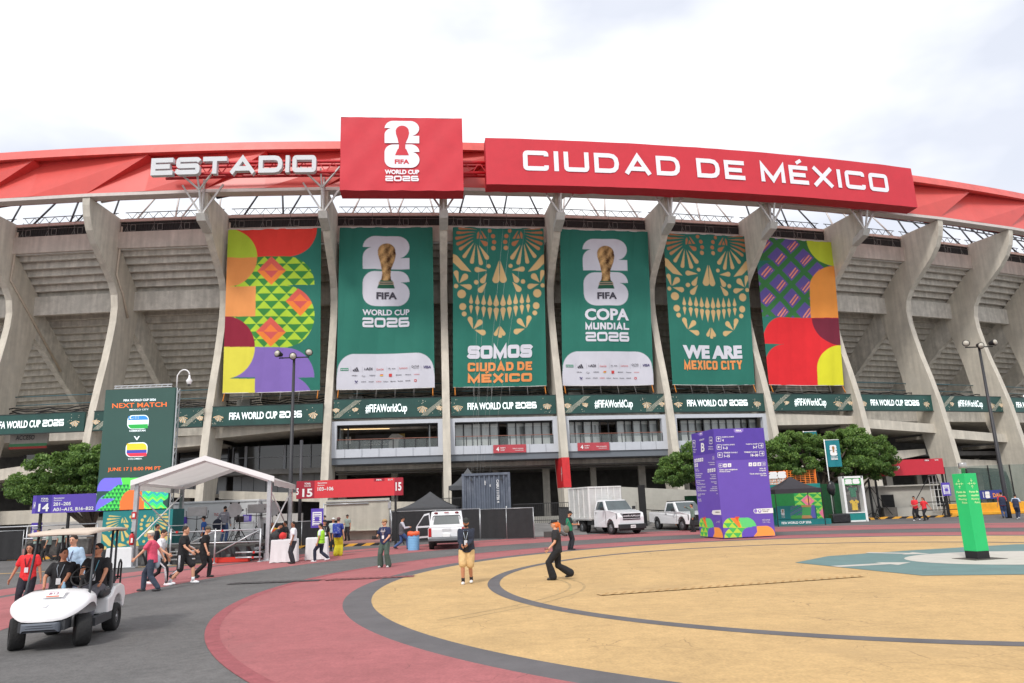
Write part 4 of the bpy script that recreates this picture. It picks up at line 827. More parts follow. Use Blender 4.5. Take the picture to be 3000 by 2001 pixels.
b.build('match_graphics', [EM('w', (225, 235, 240)), EM('o', (236, 110, 50)), EM('b', (50, 130, 200)), EM('g', (40, 160, 70)), EM('y', (230, 190, 50)), EM('n', (60, 70, 160)), EM('r', (220, 50, 70))], o)
c = Cv(150, 66, [(900, 1262), (1545, 1245), (1530, 1530), (880, 1545)], (38, 72, 66)); X, Y = c.X, c.Y; Y0 = 1262
u_ = (X-900)/640; 
c.fill((Y > 1262) & (Y < 1375) & ((X > 975) | (np.hypot((X-975)*1.4, Y-1375) < 113)) & (X < 1130), (108, 100, 220)); c.fill((Y > 1262) & (np.hypot(X-1210, Y-1262) < 100) | ((X > 1120) & (X < 1280) & (Y > 1262) & (Y < 1330)), (84, 214, 74))
c.fill((Y > 1400) & ((X > 1000) | (np.hypot(X-1000, (Y-1540)*.85) < 118)) & (X < 1110), (108, 100, 220))
tri = ((Y > 1320) & (Y < 1440) & (X > 925+(1440-Y)*1.3) & (X < 1180)) | ((Y > 1440) & (X > 890+(1540-Y)*1.7) & (X < 1110)); triangles(c, tri, 900, 1320, 34, 34, (70, 200, 80), (20, 110, 60))
c.fill((X > 1100) & (X < 1330) & ((Y > 1460) | (np.hypot(X-1225, Y-1480) < 118)), (214, 106, 48))
ch = (X > 1300) & (Y > 1370) & ((X < 1490) | (np.hypot((X-1480), (Y-1410)*1.1) < 60) | ((Y > 1480) & (X-1480 < (Y-1480)))) & ((X > 1320) | (Y < 1460)); c.fill(ch, (60, 220, 110)); v_ = (np.abs(((X-1320) % 76)-38)*.8+Y) % 74; c.fill(ch & (v_ < 8), (30, 90, 190)); c.fill(ch & (v_ > 14) & (v_ < 21), (30, 90, 190)); c.fill(ch & (v_ > 52) & (v_ < 66), (150, 230, 60))
sheet(c, lambda u, v: Vector((-21.8+3.72*u, 38.48, 4.18-1.66*v)), 'screen_pattern', mat('led_pattern', (1, 1, 1), .5, var=0, attr='Col', emit=.35), o)
b = MB()
for x_ in (-17.98,):
    for yy in (38.55, 38.85):
        b.beam((x_, yy, 0), (x_, yy, 8.8), .05, .05)
    for k in range(22): b.beam((x_, 38.55 if k % 2 else 38.85, .4*k), (x_, 38.85 if k % 2 else 38.55, .4*k+.4), .03, .03)
for z_ in (8.9, 9.02): b.beam((-21.4, 38.6, z_), (-18.3, 38.6, z_), .05, .05)
for k in range(10): b.beam((-21.4+.31*k, 38.6, 8.9), (-21.25+.31*k, 38.6, 9.02), .03, .03)
b.build('support_truss', ALU, o)
b = MB(); b.box((-19.6, 39.2, 1.24), (3.6, 1.3, 2.48)); wall = b.build('base_wall', M((24, 110, 112), .6), o)
c = Cv(170, 120, [(115, 40), (990, 40), (990, 655), (115, 655)], (30, 130, 132)); skull(c, (226, 200, 118)); c.C[(c.Y < 330) & (c.C[..., 0] > .4)] = s2l((226, 200, 118))
sheet(c, lambda u, v: Vector((-21.4+3.6*u, 38.53, 2.47-2.44*v)), 'painted_ornament', PRINT, wall)
# camera on a goose neck
b = MB(); pts = [Vector((-18.1, 38.7, 8.8)), Vector((-18.1, 38.7, 9.5))]+[Vector((-17.75-.3*math.cos(R(a)), 38.7, 9.5+.3*math.sin(R(a)))) for a in range(20, 181, 20)]
o = thing('security_camera', 'white dome camera hanging from a bent pole above the match screen', 'camera', (-18.1, 38.7, 8.8)); upd()
MB().tube(pts, .035, 8).build('pole', WHT, o); MB().lathe((-17.45, 38.7, 9.0), [(0, -.02), (.1, .0), (.13, .12), (.16, .2), (.06, .34), (.04, .5)], 14).build('camera_housing', WHT, o); MB().ell((-17.45, 38.7, 8.99), (.09, .09, .09)).build('lens_dome', GLD, o)

# ---- tunnel signs
def tsign(nm, lab, Y, px0, px1, py0, py1, fills, texts, mats, legs, depth=.35, side=None, slope=.03):
    TLp, TRp = at(px0, py0, Y), at(px1, py0, Y); z1 = TLp.z; z0 = at(px0, py1, Y).z; x0, x1 = TLp.x, TRp.x
    o = thing(nm, lab, 'sign', ((x0+x1)/2, Y, 0), group='tunnel signs'); upd()
    b = MB(); b.hexa([(x0, Y, z0), (x1, Y, z0), (x1, Y, z1), (x0, Y, z1)], [(x0, Y+depth, z0), (x1, Y+depth, z0), (x1, Y+depth, z1), (x0, Y+depth, z1)])
    b.build('sign_board', mats[0], o); b = MB(); W_ = x1-x0; H_ = z1-z0
    g = lambda u, v, l=.01: Vector((x0+u*W_, Y-l, z0+v*H_))      # u, v in 0..1
    for u0, u1, v0, v1, mi in fills: b.flat([(u0, v0), (u1, v0), (u1, v1), (u0, v1)], lambda x, y: g(x, y, .006), mi)
    for s_, u, v, h, w, mi, bo, sh, al in texts:
        put(b, TX(s_, h*H_, w=(w*W_ if w else None), bold=bo, shear=sh, al=al), lambda a, c: Vector((x0+u*W_+a, Y-.014, z0+v*H_+c)), mi=mi)
    b.build('lettering', mats, o)
    b = MB()
    for lx in legs: b.beam((x0+lx*W_, Y+.2, 0), (x0+lx*W_, Y+.2, z0), .12, .12); b.beam((x0+lx*W_-.5, Y+.2, 0), (x0+lx*W_, Y+.2, 1.1), .05, .05); b.beam((x0+lx*W_+.5, Y+.2, 0), (x0+lx*W_, Y+.2, 1.1), .05, .05)
    if legs: b.build('leg', BLACK, o)
    return o
tsign('tunnel_sign', 'purple tunnel 14 sign in front of the round tree', 41, 98, 302, 1452, 1505, [(.05, .27, 0, 1, 1), (.9, .99, .86, 1, 1)], [('TÚNEL', .17, .76, .09, .11, 2, .03, 0, 'C'), ('TUNNEL', .17, .64, .08, .11, 2, .01, .2, 'C'), ('14', .165, .12, .42, .15, 2, .03, 0, 'C'), ('14', .03, .3, .35, .03, 2, .03, .2, 'C'), ('Secciones', .30, .78, .08, .15, 2, .02, 0, 'L'), ('Sections', .30, .66, .08, .12, 2, .01, .2, 'L'), ('201–205', .30, .40, .18, .25, 2, .025, 0, 'L'), ('A01–A15, B16–B22', .30, .10, .18, .58, 2, .025, 0, 'L'), ('FIFA', .945, .89, .09, .08, 2, .03, 0, 'C')], [PUR, PURD, WHT], (.1, .5))
RS = M((216, 58, 66), .5, var=.04); RSD = M((160, 30, 52), .5, var=.04)
tsign('tunnel_sign', 'red tunnel 15 sign above the cream wall panel', 44, 869, 1179, 1410, 1462, [(0, .17, 0, 1, 1), (.925, 1, 0, 1, 1), (.73, .83, .83, 1, 1)], [('TÚNEL', .105, .80, .09, .06, 2, .03, 0, 'C'), ('TUNNEL', .105, .67, .08, .065, 2, .01, .2, 'C'), ('15', .105, .12, .44, .095, 2, .03, 0, 'C'), ('5', .012, .25, .36, .022, 2, .03, 0, 'C'), ('15', .963, .28, .46, .055, 2, .03, 0, 'C'), ('Secciones', .20, .82, .08, .09, 2, .02, 0, 'L'), ('Sections', .20, .69, .08, .065, 2, .01, .2, 'L'), ('103–106', .20, .42, .2, .15, 2, .025, 0, 'L'), ('FIFA', .78, .87, .08, .05, 2, .03, 0, 'C'), ('SCM', .885, .86, .09, .045, 2, .04, 0, 'C')], [RS, RSD, WHT], (.93,))
tsign('tunnel_sign', 'red sign ending in 109 behind the big right tree', 57, 2560, 2762, 1350, 1396, [(.72, .82, .84, 1, 1)], [('107–109', .36, .42, .2, .2, 2, .025, 0, 'R'), ('FIFA', .77, .86, .09, .06, 2, .03, 0, 'C'), ('SCM', .91, .86, .09, .05, 2, .04, 0, 'C')], [M((196, 40, 58), .5, var=.04), RSD, WHT], (.0, .98))

# ---- white frame tent
o = thing('frame_tent', 'white open gable tent on grey aluminium legs over the stage edge', 'tent', (-14, 36, 0)); upd()
FL, FR, BLt, BRt = Vector((-16.8, 32.8, 0)), Vector((-11.3, 33.9, 0)), Vector((-18.0, 39.9, 0)), Vector((-12.5, 41, 0)); ez, rz_ = 3.55, 4.62; Z = lambda z: Vector((0, 0, z))
for a in (FL, FR, BLt, BRt): MB().beam(a, a+Z(ez), .17, .17, upv=(0, 1, 0)).box(a+Z(.03), (.6, .6, .04)).box(a+Z(.2), (.24, .24, .3)).build('leg', ALU, o)
MF, MBk = (FL+FR)/2, (BLt+BRt)/2; b = MB(); U0 = (FR-FL).normalized(); V0 = (BLt-FL).normalized()
for a, c, m_ in ((FL, FR, MF), (BLt, BRt, MBk)): b.beam(a+Z(ez), m_+Z(rz_-.08), .14, .18); b.beam(c+Z(ez), m_+Z(rz_-.08), .14, .18)
for a, c in ((FL, BLt), (FR, BRt)): b.beam(a+Z(ez), c+Z(ez), .1, .12); b.tube([a+Z(3.2), c+Z(1.0)], .035, 6); b.tube([c+Z(3.2), a+Z(1.0)], .035, 6)
b.beam(MF+Z(rz_-.1), MBk+Z(rz_-.1), .1, .1); b.build('roof_frame', WHT, o); b = MB(); [b.hexa([a+Z(ez-.08)-V0*.26, m_+Z(rz_-.12)-V0*.26, m_+Z(rz_+.1)-V0*.26, a+Z(ez+.16)-V0*.26], [a+Z(ez-.08)-V0*.2, m_+Z(rz_-.12)-V0*.2, m_+Z(rz_+.1)-V0*.2, a+Z(ez+.16)-V0*.2]) for a, m_ in ((FL-U0*.22, MF), (FR+U0*.22, MF))]; b.build('gable_edge', WHT, o)
b = MB(); e = .22; U = (FR-FL).normalized(); V = (BLt-FL).normalized(); n = 10
for s0, s1 in ((FL, MF), (FR, MF)):
    sd_ = -U if s0 is FL else U; vs = []
    q0, q1 = (BLt if s0 is FL else BRt), MBk
    for k in range(n+1):
        t = k/n; a = s0*(1-t)+q0*t-V*e*(1-t)+V*e*t; c = s1*(1-t)+q1*t-V*e*(1-t)+V*e*t; sag = -.06*math.sin(pi*t*1)
        vs += [a+sd_*e+Z(ez-.26+.02*math.sin(k*2.3)), a+sd_*e+Z(ez+.02), (a+sd_*e)*.5+c*.5+Z((ez+rz_)/2+.03+sag), c+Z(rz_+.06)]
    fs = [(4*k+j, 4*k+4+j, 4*k+5+j, 4*k+1+j) for k in range(n) for j in range(3)]; b.add(vs, fs, 0, 0)
b.build('canopy', mat('tent_cloth', (.74, .70, .68), .6, var=.05, scale=1, tl=.45), o)
# ---- draped tables
def draped(name, lab, c, w, d, h, rz=0, seed=1):
    b = MB(); rn = random.Random(seed); n = 28; T = Matrix.Rotation(rz, 3, 'Z'); rings = []
    for z_, fl in ((h, 1.), (h-.03, 1.02), (h*.5, 1.04), (0.01, 1.09)):
        rg = []
        for k in range(n):
            t = k/n*4; s_ = int(t); q = t-s_; cs = ((-1, -1), (1, -1), (1, 1), (-1, 1)); a, e_ = cs[s_], cs[(s_+1) % 4]; x = a[0]+(e_[0]-a[0])*q; y = a[1]+(e_[1]-a[1])*q; wv = 1+(h-z_)*(.05*math.sin(k*2.9+seed)+.03*math.sin(k*5.1))
            rg.append(Vector(c)+T @ Vector((x*w/2*fl*wv, y*d/2*fl*wv, z_+(.0 if z_ > .02 else .03*abs(math.sin(k*1.7))))))
        rings.append(rg)
    vs = [p for r_ in rings for p in r_]; b.add(vs, [list(range(n))]+[(k*n+j, (k+1)*n+j, (k+1)*n+(j+1) % n, k*n+(j+1) % n) for k in range(3) for j in range(n)], 0, 0)
    return single(b, name, mat('table_cloth', s2l((226, 226, 228)), .8, var=.04, scale=3), lab, 'table', 'tables under white cloths')
draped('draped_table', 'white cloth covered table beside the left tent leg', (-17.3, 32.9, 0), 1.0, .8, .85, .15, 1); draped('draped_table', 'white cloth covered table with backpacks on it', (-10.15, 32.7, 0), 1.05, .8, .95, .2, 3)
draped('draped_table', 'white cloth covered table behind the white shirted guard', (-9.0, 33.6, 0), .9, .8, .95, .2, 5)
# ---- stage
o = thing('stage', 'low stage of black decking behind scaffold railings', 'stage', (-15.5, 37, 0)); upd()
b = MB(); b.box((-15.6, 37.6, .66), (7.2, 6.6, .12)); b.build('deck', M((70, 68, 66), .8, var=.2), o)
b = MB(); n = 40
vs = []
for k in range(n+1):
    x = -19.2+7.2*k/n; vs += [Vector((x, 34.15+.04*math.sin(k*1.9), .66)), Vector((x+.03, 34.1+.1*math.sin(k*2.3), .35)), Vector((x, 34.0+.07*math.sin(k*1.1), .02))]
b.add(vs, [(3*k+j, 3*k+3+j, 3*k+4+j, 3*k+1+j) for k in range(n) for j in range(2)], 0, 0); b.build('skirt', M((40, 40, 42), .45, var=.2), o)
b = MB(); b.box((-12.9, 33.95, .12), (1.6, .5, .2)); b.build('red_crate', M((200, 50, 35), .6), o)
o = thing('scaffold_railing', 'silver scaffold tube railing with red couplers along the stage front', 'railing', (-14, 33.4, 0)); upd()
Yr = 33.5; px = lambda u, v: at(u, v, Yr)
b = MB(); b.tube([px(480, 1561), px(764, 1550)], .032, 7); b.tube([px(500, 1594), px(764, 1586)], .03, 7)
for v in (1619, 1634): b.tube([px(690, v), px(766, v-2)], .035, 7)
for v in (1614, 1624, 1637): b.tube([px(500, v+3), px(572, v)], .035, 7)
b.build('rail', ALU, o)
for u in (502, 632, 764): q = px(u, 1550); MB().tube([Vector((q.x, Yr, 0)), Vector((q.x, Yr, px(u, 1552).z+.05))], .04, 8).lathe((q.x, Yr, 0), [(.12, 0), (.12, .02), (.03, .04)], 10).build('post', ALU, o)
b = MB()
for a, c in (((632, 1622), (762, 1551)), ((548, 1596), (632, 1554)), ((548, 1596), (572, 1607))): b.tube([px(*a), px(*c)], .03, 7)
b.build('diagonal_brace', ALU, o)
b = MB(); 
for u, v in ((519, 1559), (652, 1555), (744, 1618), (741, 1633)): q = px(u, v); b.box(q, (.09, .09, .09))
b.build('coupler', M((200, 45, 40), .6), o)
for x_, y_ in ((-16.6, 36.5), (-14.9, 36.6), (-13.4, 36.8)):
    b = MB(); [b.tube([(x_+dx, y_, .72), (x_+dx, y_, 1.75)], .025, 6) for dx in (-.4, .4)]; [b.tube([(x_-.6, y_, z_), (x_+.6, y_, z_)], .022, 6) for z_ in (1.2, 1.65)]; single(b, 'guard_frame', ALU, 'thin silver guard frame on the stage deck, '+('left' if x_ < -16 else 'middle' if x_ < -14 else 'right')+' of three', 'railing', 'guard frames on the stage')
# ---- broadcast cabin
o = thing('site_cabin', 'white site cabin with purple notices behind the stage', 'cabin', (-17.5, 43, 0)); upd()
b = MB(); b.box((-17.6, 44.2, 1.42), (5.3, 2.4, 2.75)); b.box((-17.6, 44.2, 2.83), (5.4, 2.5, .12)); b.box((-17.6, 44.2, .12), (5.4, 2.5, .1)); 
for x in (-20.2, -15.0): b.box((x, 43.02, 1.4), (.12, .1, 2.8))
b.build('wall', M((206, 208, 210), .5, var=.04), o, bevel=.02)
for x in (-19.5, -15.5): b = MB(); b.box((x, 42.98, 1.1), (.85, .04, 2.1)); b.build('door', M((196, 198, 201), .5), o)
for x in (-19.25, -15.55): MB().box((x, 42.95, 1.85), (.5, .02, .38)).build('notice', PUR, o)
b = MB(); 
for k in range(4): b.box((-19.38+.0, 42.93, 1.95-.07*k), (.2, .01, .02)); b.box((-15.6, 42.93, 1.95-.07*k), (.3, .01, .02))
txt(b, lambda x, y, l: Vector((x, 42.97, -y)), 'T.C', -17.35, -2.05, .13, .26, 1); b.build('lettering', [WHT, M((190, 60, 60), .6)], o)
b = MB(); b.box((-14.6, 43.6, 2.3), (.5, .5, .9)); b.build('cooling_unit', M((190, 192, 192), .5), o)
# ---- studio lights
def tripod(b, x, y, z0, h, n=3, r=.018, sp_=.45, mi=0):
    b.tube([(x, y, z0+.35), (x, y, z0+h)], r, 6, mi)
    for k in range(3): a = R(30+120*k); b.tube([(x, y, z0+.75), (x+sp_*math.cos(a), y+sp_*math.sin(a), z0)], r*.8, 5, mi); b.tube([(x, y, z0+.35), (x+sp_*.6*math.cos(a), y+sp_*.6*math.sin(a), z0+.28)], r*.6, 5, mi)
def slight(u, v, Y, hexa, lab):
    q = at(u, v, Y); o = thing('studio_light', lab, 'lamp', (q.x, Y, .72), group='studio lights on stands'); upd()
    b = MB(); tripod(b, q.x, Y, .72, q.z-.9); b.build('stand', BLACK, o)
    GP = M((178, 178, 180), .7)
    if hexa:
        b = MB(); ps = [(q.x+.42*math.cos(R(a)), q.z+.42*math.sin(R(a))) for a in range(0, 360, 60)]; b.add([(x, Y-.02, z) for x, z in ps]+[(q.x, Y+.22, q.z)], [list(range(6))]+[(k, 6, (k+1) % 6) for k in range(6)]); b.build('softbox', GP, o)
        b = MB(); [b.ell((x, Y-.03, z), (.05, .05, .05), 6, 4) for x, z in ps]; b.build('rod_tip', BLACK, o)
    else:
        MB().box((q.x, Y, q.z), (1.0, .12, .46)).build('light_panel', GP, o, bevel=.03); MB().tube([(q.x-.58, Y, q.z+.05), (q.x-.55, Y, q.z-.33), (q.x, Y, q.z-.38), (q.x+.55, Y, q.z-.33), (q.x+.58, Y, q.z+.05)], .02, 6).build('yoke', BLACK, o)
slight(578, 1499, 39, 0, 'left rectangular studio light panel before the white cabin'); slight(688, 1495, 38, 1, 'hexagonal studio light beside the man in grey'); slight(753, 1490, 40, 0, 'right rectangular studio light panel by the cabin end'); slight(800, 1490, 40, 1, 'hexagonal studio light half hidden by the right tent leg')
o = thing('broadcast_camera', 'black broadcast camera on a tripod on the stage', 'camera', (-13.2, 35.5, .72)); upd(); b = MB(); tripod(b, -13.2, 35.5, .72, 1.0, r=.03); b.build('tripod', BLACK, o); MB().box((-13.2, 35.5, 1.85), (.22, .5, .28)).box((-13.25, 35.2, 1.9), (.14, .25, .16)).box((-13.35, 35.7, 1.95), (.1, .1, .2)).build('camera_body', BLACK, o, bevel=.02)
# ---- light poles
def lpole(x, y, h, lab, arm=.95, br=False):
    o = thing('light_pole', lab, 'street lamp', (x, y, 0), group='black light poles'); upd()
    MB().tube([(x, y, 0), (x, y, 1.2), (x, y, h)], [.16, .14, .08], 10).build('pole', M((48, 48, 52), .5), o)
    MB().beam((x-arm, y, h-.02), (x+arm, y, h-.02), .07, .07).build('cross_arm', BLACK, o)
    for dx, ax in ((-arm, (-.5, -1, .1)), (0, (0, -1, -.3)), (arm, (.5, -1, .1))):
        A = Vector(ax).normalized(); c = Vector((x+dx, y-.15, h+(.22 if dx else .05))); hd = MB().lathe(c, [(0, -.3), (.12, -.28), (.17, -.1), (.24, .1), (.23, .12), (.18, .08), (0, .06)], 14, axis=A).build('lamp_head', BLACK, o)
        MB().lathe(c+A*.09, [(0, 0), (.21, 0), (.15, .1), (0, .14)], 14, axis=A).build('lamp_glass', M((190, 185, 172), .3), hd)
    return o
lpole(-13.75, 45, 11.6, 'tall black light pole with three lamp heads in front of the triangle banner'); lpole(32.3, 49.7, 11.55, 'tall black light pole at the right edge behind the green post')
o = single(MB().tube([(-13.2, 45.2, 0), (-13.2, 45.2, 6.4)], .1, 9), 'plain_pole', M((60, 60, 64), .5), 'short dark pole beside the left light pole', 'pole')
# ---- cream wall panel
o = thing('wall_panel', 'cream rendered wall panel under the red tunnel 15 sign', 'wall', (-11, 51, 0)); upd()
MB().box((-10.95, 51.2, 1.75), (4.3, .35, 2.1)).box((-10.95, 51.45, .45), (4.3, .3, .9)).box((-10.95, 51.0, .72), (4.5, .5, .08)).build('panel', CREAM, o, bevel=.015)
b = MB(); b.tube([(-13.1, 50.95, 2.65), (-8.8, 50.95, 2.65)], .035, 6); b.tube([(-13.2, 50.95, 2.5), (-10.2, 50.95, 2.5)], .04, 6); b.tube([(-13.25, 50.95, .1), (-13.25, 50.95, 2.6)], .05, 6); b.tube([(-8.7, 50.95, .1), (-8.7, 50.95, 2.6)], .05, 6); b.box((-8.75, 50.9, 2.3), (.2, .15, .4)); b.build('conduit', ALU, o)
MB().beam((-9.55, 50.7, 0), (-9.55, 50.7, .7), .08, .05).beam((-9.3, 50.7, 0), (-9.4, 50.7, .7), .08, .05).build('prop', BLACK, o)
# ---- black screened fences
def fence(a, c, h, lab, n=3):
    a, c = Vector((*a, 0)), Vector((*c, 0)); o = thing('screened_fence', lab, 'fence', a, group='black screened fences'); upd(); d = c-a; nn = Vector((-d.y, d.x, 0)).normalized()
    b = MB(); m = 24; vs = []
    for k in range(m+1): p = a+d*k/m; vs += [p+nn*.03*math.sin(k*1.3)+Z(z) for z in (.06, h*.5, h)]
    b.add(vs, [(3*k+j, 3*k+3+j, 3*k+4+j, 3*k+1+j) for k in range(m) for j in range(2)], 0, 1); b.build('screen_cloth', M((44, 44, 46), .85, var=.15), o)
    for k in range(n): p = a+d*k/(n-1); MB().tube([p, p+Z(h+.06)], .022, 6).build('post', ALU, o)
    MB().tube([a+Z(h+.03), c+Z(h+.03)], .02, 6).build('top_rail', ALU, o)
fence((-8.05, 47.6), (-2.45, 47.3), 1.85, 'black screened fence behind the blue barrel and white pickup'); fence((-2.4, 47.3), (.9, 45.4), 1.8, 'black screened fence in front of the blue grey container')
fence((-14.8, 43.5), (-10.9, 45.5), 1.5, 'black screened fence right of the white cabin'); fence((-31, 42), (-27.9, 42.3), 1.6, 'black screened fence at the far left edge')
# ---- shipping container
o = thing('container', 'scuffed blue grey shipping container behind the black fence', 'container', (-2.2, 52, 0)); upd()
CO = mat('container_paint', s2l((92, 100, 114)), .55, var=.15, scale=1.2, spots=s2l((120, 126, 138)), spotscale=.8)
x0, x1, y0, h = -3.86, -.5, 52, 4.28
b = MB(); pts = []; n = 9
for k in range(n):
    w_ = (x1-x0-.3)/n; x = x0+.15+w_*k; pts += [(x, y0+.06), (x+w_*.3, y0+.06), (x+w_*.42, y0+.16), (x+w_*.88, y0+.16)]
pts.append((x1-.15, y0+.06)); m = len(pts)
b.add([(x, y, .15) for x, y in pts]+[(x, y, h-.12) for x, y in pts], [(k, k+1, m+k+1, m+k) for k in range(m-1)])
b.box(((x0+x1)/2, y0+3.2, h/2+.1), (x1-x0-.1, 6, h-.3)); b.build('corrugated_wall', CO, o)
b = MB()
for x in (x0+.07, x1-.07): b.box((x, y0+.08, h/2), (.16, .16, h))
for z in (.1, h-.08): b.box(((x0+x1)/2, y0+.08, z), (x1-x0-.3, .14, .16))
b.build('corner_frame', CO, o)
b = MB(); [b.box((x, y0-.02, h-.42), (.1, .1, .22)) for x in (x0+.65, x1-.6)]; b.build('hook', DG, o)
b = MB(); t = TX('CABU 111720 4', .17, bold=.02); put(b, t, lambda x, y: Vector((-1.45+y, 51.98, 3.0-x))); b.box((-2.25, 51.98, 3.6), (.05, .02, .3)); b.box((-1.9, 51.98, 3.4), (.05, .02, .15)); b.box((-.82, 51.98, 1.9), (.06, .02, .12)); b.build('lettering', WHT, o)
# ---- pop-up canopies
def popup(c, w, z0, z1, lab, leg=True, colr=(70, 71, 74), d=None, val=.3):
    o = thing('popup_canopy', lab, 'canopy', (c[0], c[1], 0), group='dark pop-up canopies'); upd(); d = d or w; c = Vector((*c, 0)); q = [c+Vector((sx*w/2, sy*d/2, 0)) for sx, sy in ((-1, -1), (1, -1), (1, 1), (-1, 1))]
    b = MB(); ap = c+Z(z1); n = 7
    for k in range(4):
        a, e = q[k], q[(k+1) % 4]
        rows = []
        for j in range(n+1): t = j/n; zc = z0+(z1-z0)*(t**1.5); rows += [a.lerp(c, t)+Z(zc), e.lerp(c, t)+Z(zc)]
        b.add(rows, [(2*j, 2*j+1, 2*j+3, 2*j+2) for j in range(n)], 0, 1); b.add([a+Z(z0-val), e+Z(z0-val), e+Z(z0), a+Z(z0)], [(0, 1, 2, 3)], 0)
    b.build('cover', M(colr, .7, var=.1), o)
    if leg:
        for p in q: MB().beam(p, p+Z(z0), .045, .045).build('leg', BLACK, o)
    return o
popup((-6.15, 52.5), 4.0, 2.05, 3.15, 'grey pop-up canopy behind the fence left of the container'); popup((-3.6, 54.5), 2.6, 3.5, 4.8, 'grey canopy peak showing behind the container', colr=(80, 82, 86))
popup((18.6, 50.8), 3.1, 2.4, 3.25, 'black pop-up canopy before the green booth', colr=(48, 46, 52), d=2.4)
# ---- blue barrel
o = thing('barrel', 'light blue steel barrel with an orange bag liner beside the vest worker', 'barrel', (-5.35, 38.2, 0)); upd()
MB().lathe((-5.35, 38.2, 0), [(.29, 0), (.29, .12)]+[(r_, .12+.04*k) for k in range(16) for r_ in (.29 if k % 2 else .298,)]+[(.29, .86)], 24, sm=0).build('drum', M((120, 176, 218), .45, var=.06), o)
b = MB(); n = 24; b.lathe((-5.35, 38.2, .72), [(.305, 0), (.32, .1), (.31, .17), (.27, .2), (.25, .1)], n); rn = random.Random(2); b.v = [(x+rn.uniform(-.012, .012), y, z+rn.uniform(-.035, .02)) for x, y, z in b.v]; b.build('bag_liner', M((232, 104, 62), .5), o)
# ---- guy ropes to the container
for kr, (a, c) in enumerate((((4.35, 30.5), (-3.2, 4.3)), ((4.42, 29), (-3.1, 4.3)), ((4.55, 28.6), (-2.6, 4.3)), ((4.62, 28.5), (-2.4, 4.3)), ((4.75, 28.4), (-1.9, 4.3)), ((4.3, 15), (-2.8, 4.3)))):
    single(MB().tube([P(a[0], .3, a[1]), (c[0], 52.2, c[1])], .007, 4), 'rope', M((165, 165, 162), .8), 'thin pale rope from the roof to the container, '+('leftmost', 'second from left', 'third from left', 'third from right', 'second from right', 'short one in front')[kr], 'rope', 'ropes over the skull banner')
# ---- purple sign tower
o = thing('sign_tower', 'large purple wayfinding block with white arrows and lettering', 'sign', (10.18, 37.7, 0)); upd()
K = Vector((10.18, 37.75, .04)); th = R(10); s_ = 2.8; E1 = Vector((math.cos(th), math.sin(th), 0)); E2 = Vector((-math.sin(th), math.cos(th), 0)); H = 5.45
Rp, Lp = K+E1*s_, K+E2*s_
b = MB(); b.hexa([K, Rp, Rp+E2*s_, Lp], [p+Z(H) for p in (K, Rp, Rp+E2*s_, Lp)]); b.build('cloth_block', mat('tower_purple', s2l((104, 78, 180)), .6, var=.06, scale=.5, bump=.3, bscale=1.3), o)
gR = QM([(350, 55), (1062, 38), (1225, 1480), (480, 1530)], K+Z(H), Rp+Z(H), K); gL = QM([(50, 150), (350, 55), (480, 1530), (160, 1508)], Lp+Z(H), K+Z(H), Lp)
b = MB(); 
b.flat([(350, 57), (1062, 40), (1110, 462), (387, 490)], lambda x, y: gR(x, y, .004), 1); b.flat([(50, 152), (350, 57), (380, 390), (75, 445)], lambda x, y: gL(x, y, .004), 1)
b.flat([(637, 55), (775, 50), (772, 85), (745, 105), (665, 110), (640, 90)], lambda x, y: gR(x, y, .008), 2); txt(b, gR, 'FIFA', 707, 90, 24, 80, 0, .04)
def arrowbox(g, x, y, s_, a, sx=1.):
    sh = lambda q, w_: g(x+q*sx, y+w_-q*.02, .012)
    Lf, Rt = ribbon(rrect(-s_, -s_, s_, s_, s_*.25), s_*.16, True); n = len(Lf); b.add([sh(*p) for p in Lf]+[sh(*p) for p in Rt], [(j, (j+1) % n, n+(j+1) % n, n+j) for j in range(n)], 0)
    c_, s2 = math.cos(R(a)), math.sin(R(a))
    for l_, (p, q) in enumerate((((-.6, 0), (.6, 0)), ((.05, .5), (.6, 0)), ((.05, -.5), (.6, 0)))):
        p, q = Vector(p)*s_, Vector(q)*s_; d = (q-p).normalized(); nn = Vector((-d.y, d.x))*s_*.11; b.add([g(x+sx*(v.x*c_-v.y*s2), y-(v.x*s2+v.y*c_), .013+.002*l_) for v in (p-nn, q-nn, q+nn, p+nn)], [(0, 1, 2, 3)], 0)
for x, y, a in ((424, 196, 90), (433, 306, 180), (443, 416, 180), (1021, 282, 0), (1034, 390, 0)): arrowbox(gR, x, y, 32, a)
for s1, s2, x, y, al in (('RAMPAS', 'RAMPS', 470, 176, 'L'), ('RAMPAS', 'RAMPS', 481, 284, 'L'), ('TÚNELES', 'TUNNELS', 492, 392, 'L'), ('RAMPAS', 'RAMP', 810, 272, 'L'), ('TÚNELES', 'TUNNELS', 782, 382, 'L')):
    txt(b, gR, s1, x, y, 17, 92, 0, .035, al=al, sl=.03); txt(b, gR, s2, x+99, y-3, 17, 66 if s2 == 'RAMP' else 72 if s2 == 'RAMPS' else 100, 0, .012, .25, al, sl=.03)
for s1, x, y, w_ in (('4', 485, 228, 20), ('1–3', 519, 335, 60), ('1–15', 539, 444, 80), ('5–7', 940, 320, 60), ('16–30', 930, 428, 108)): txt(b, gR, s1, x, y, 34, w_, 0, .03)
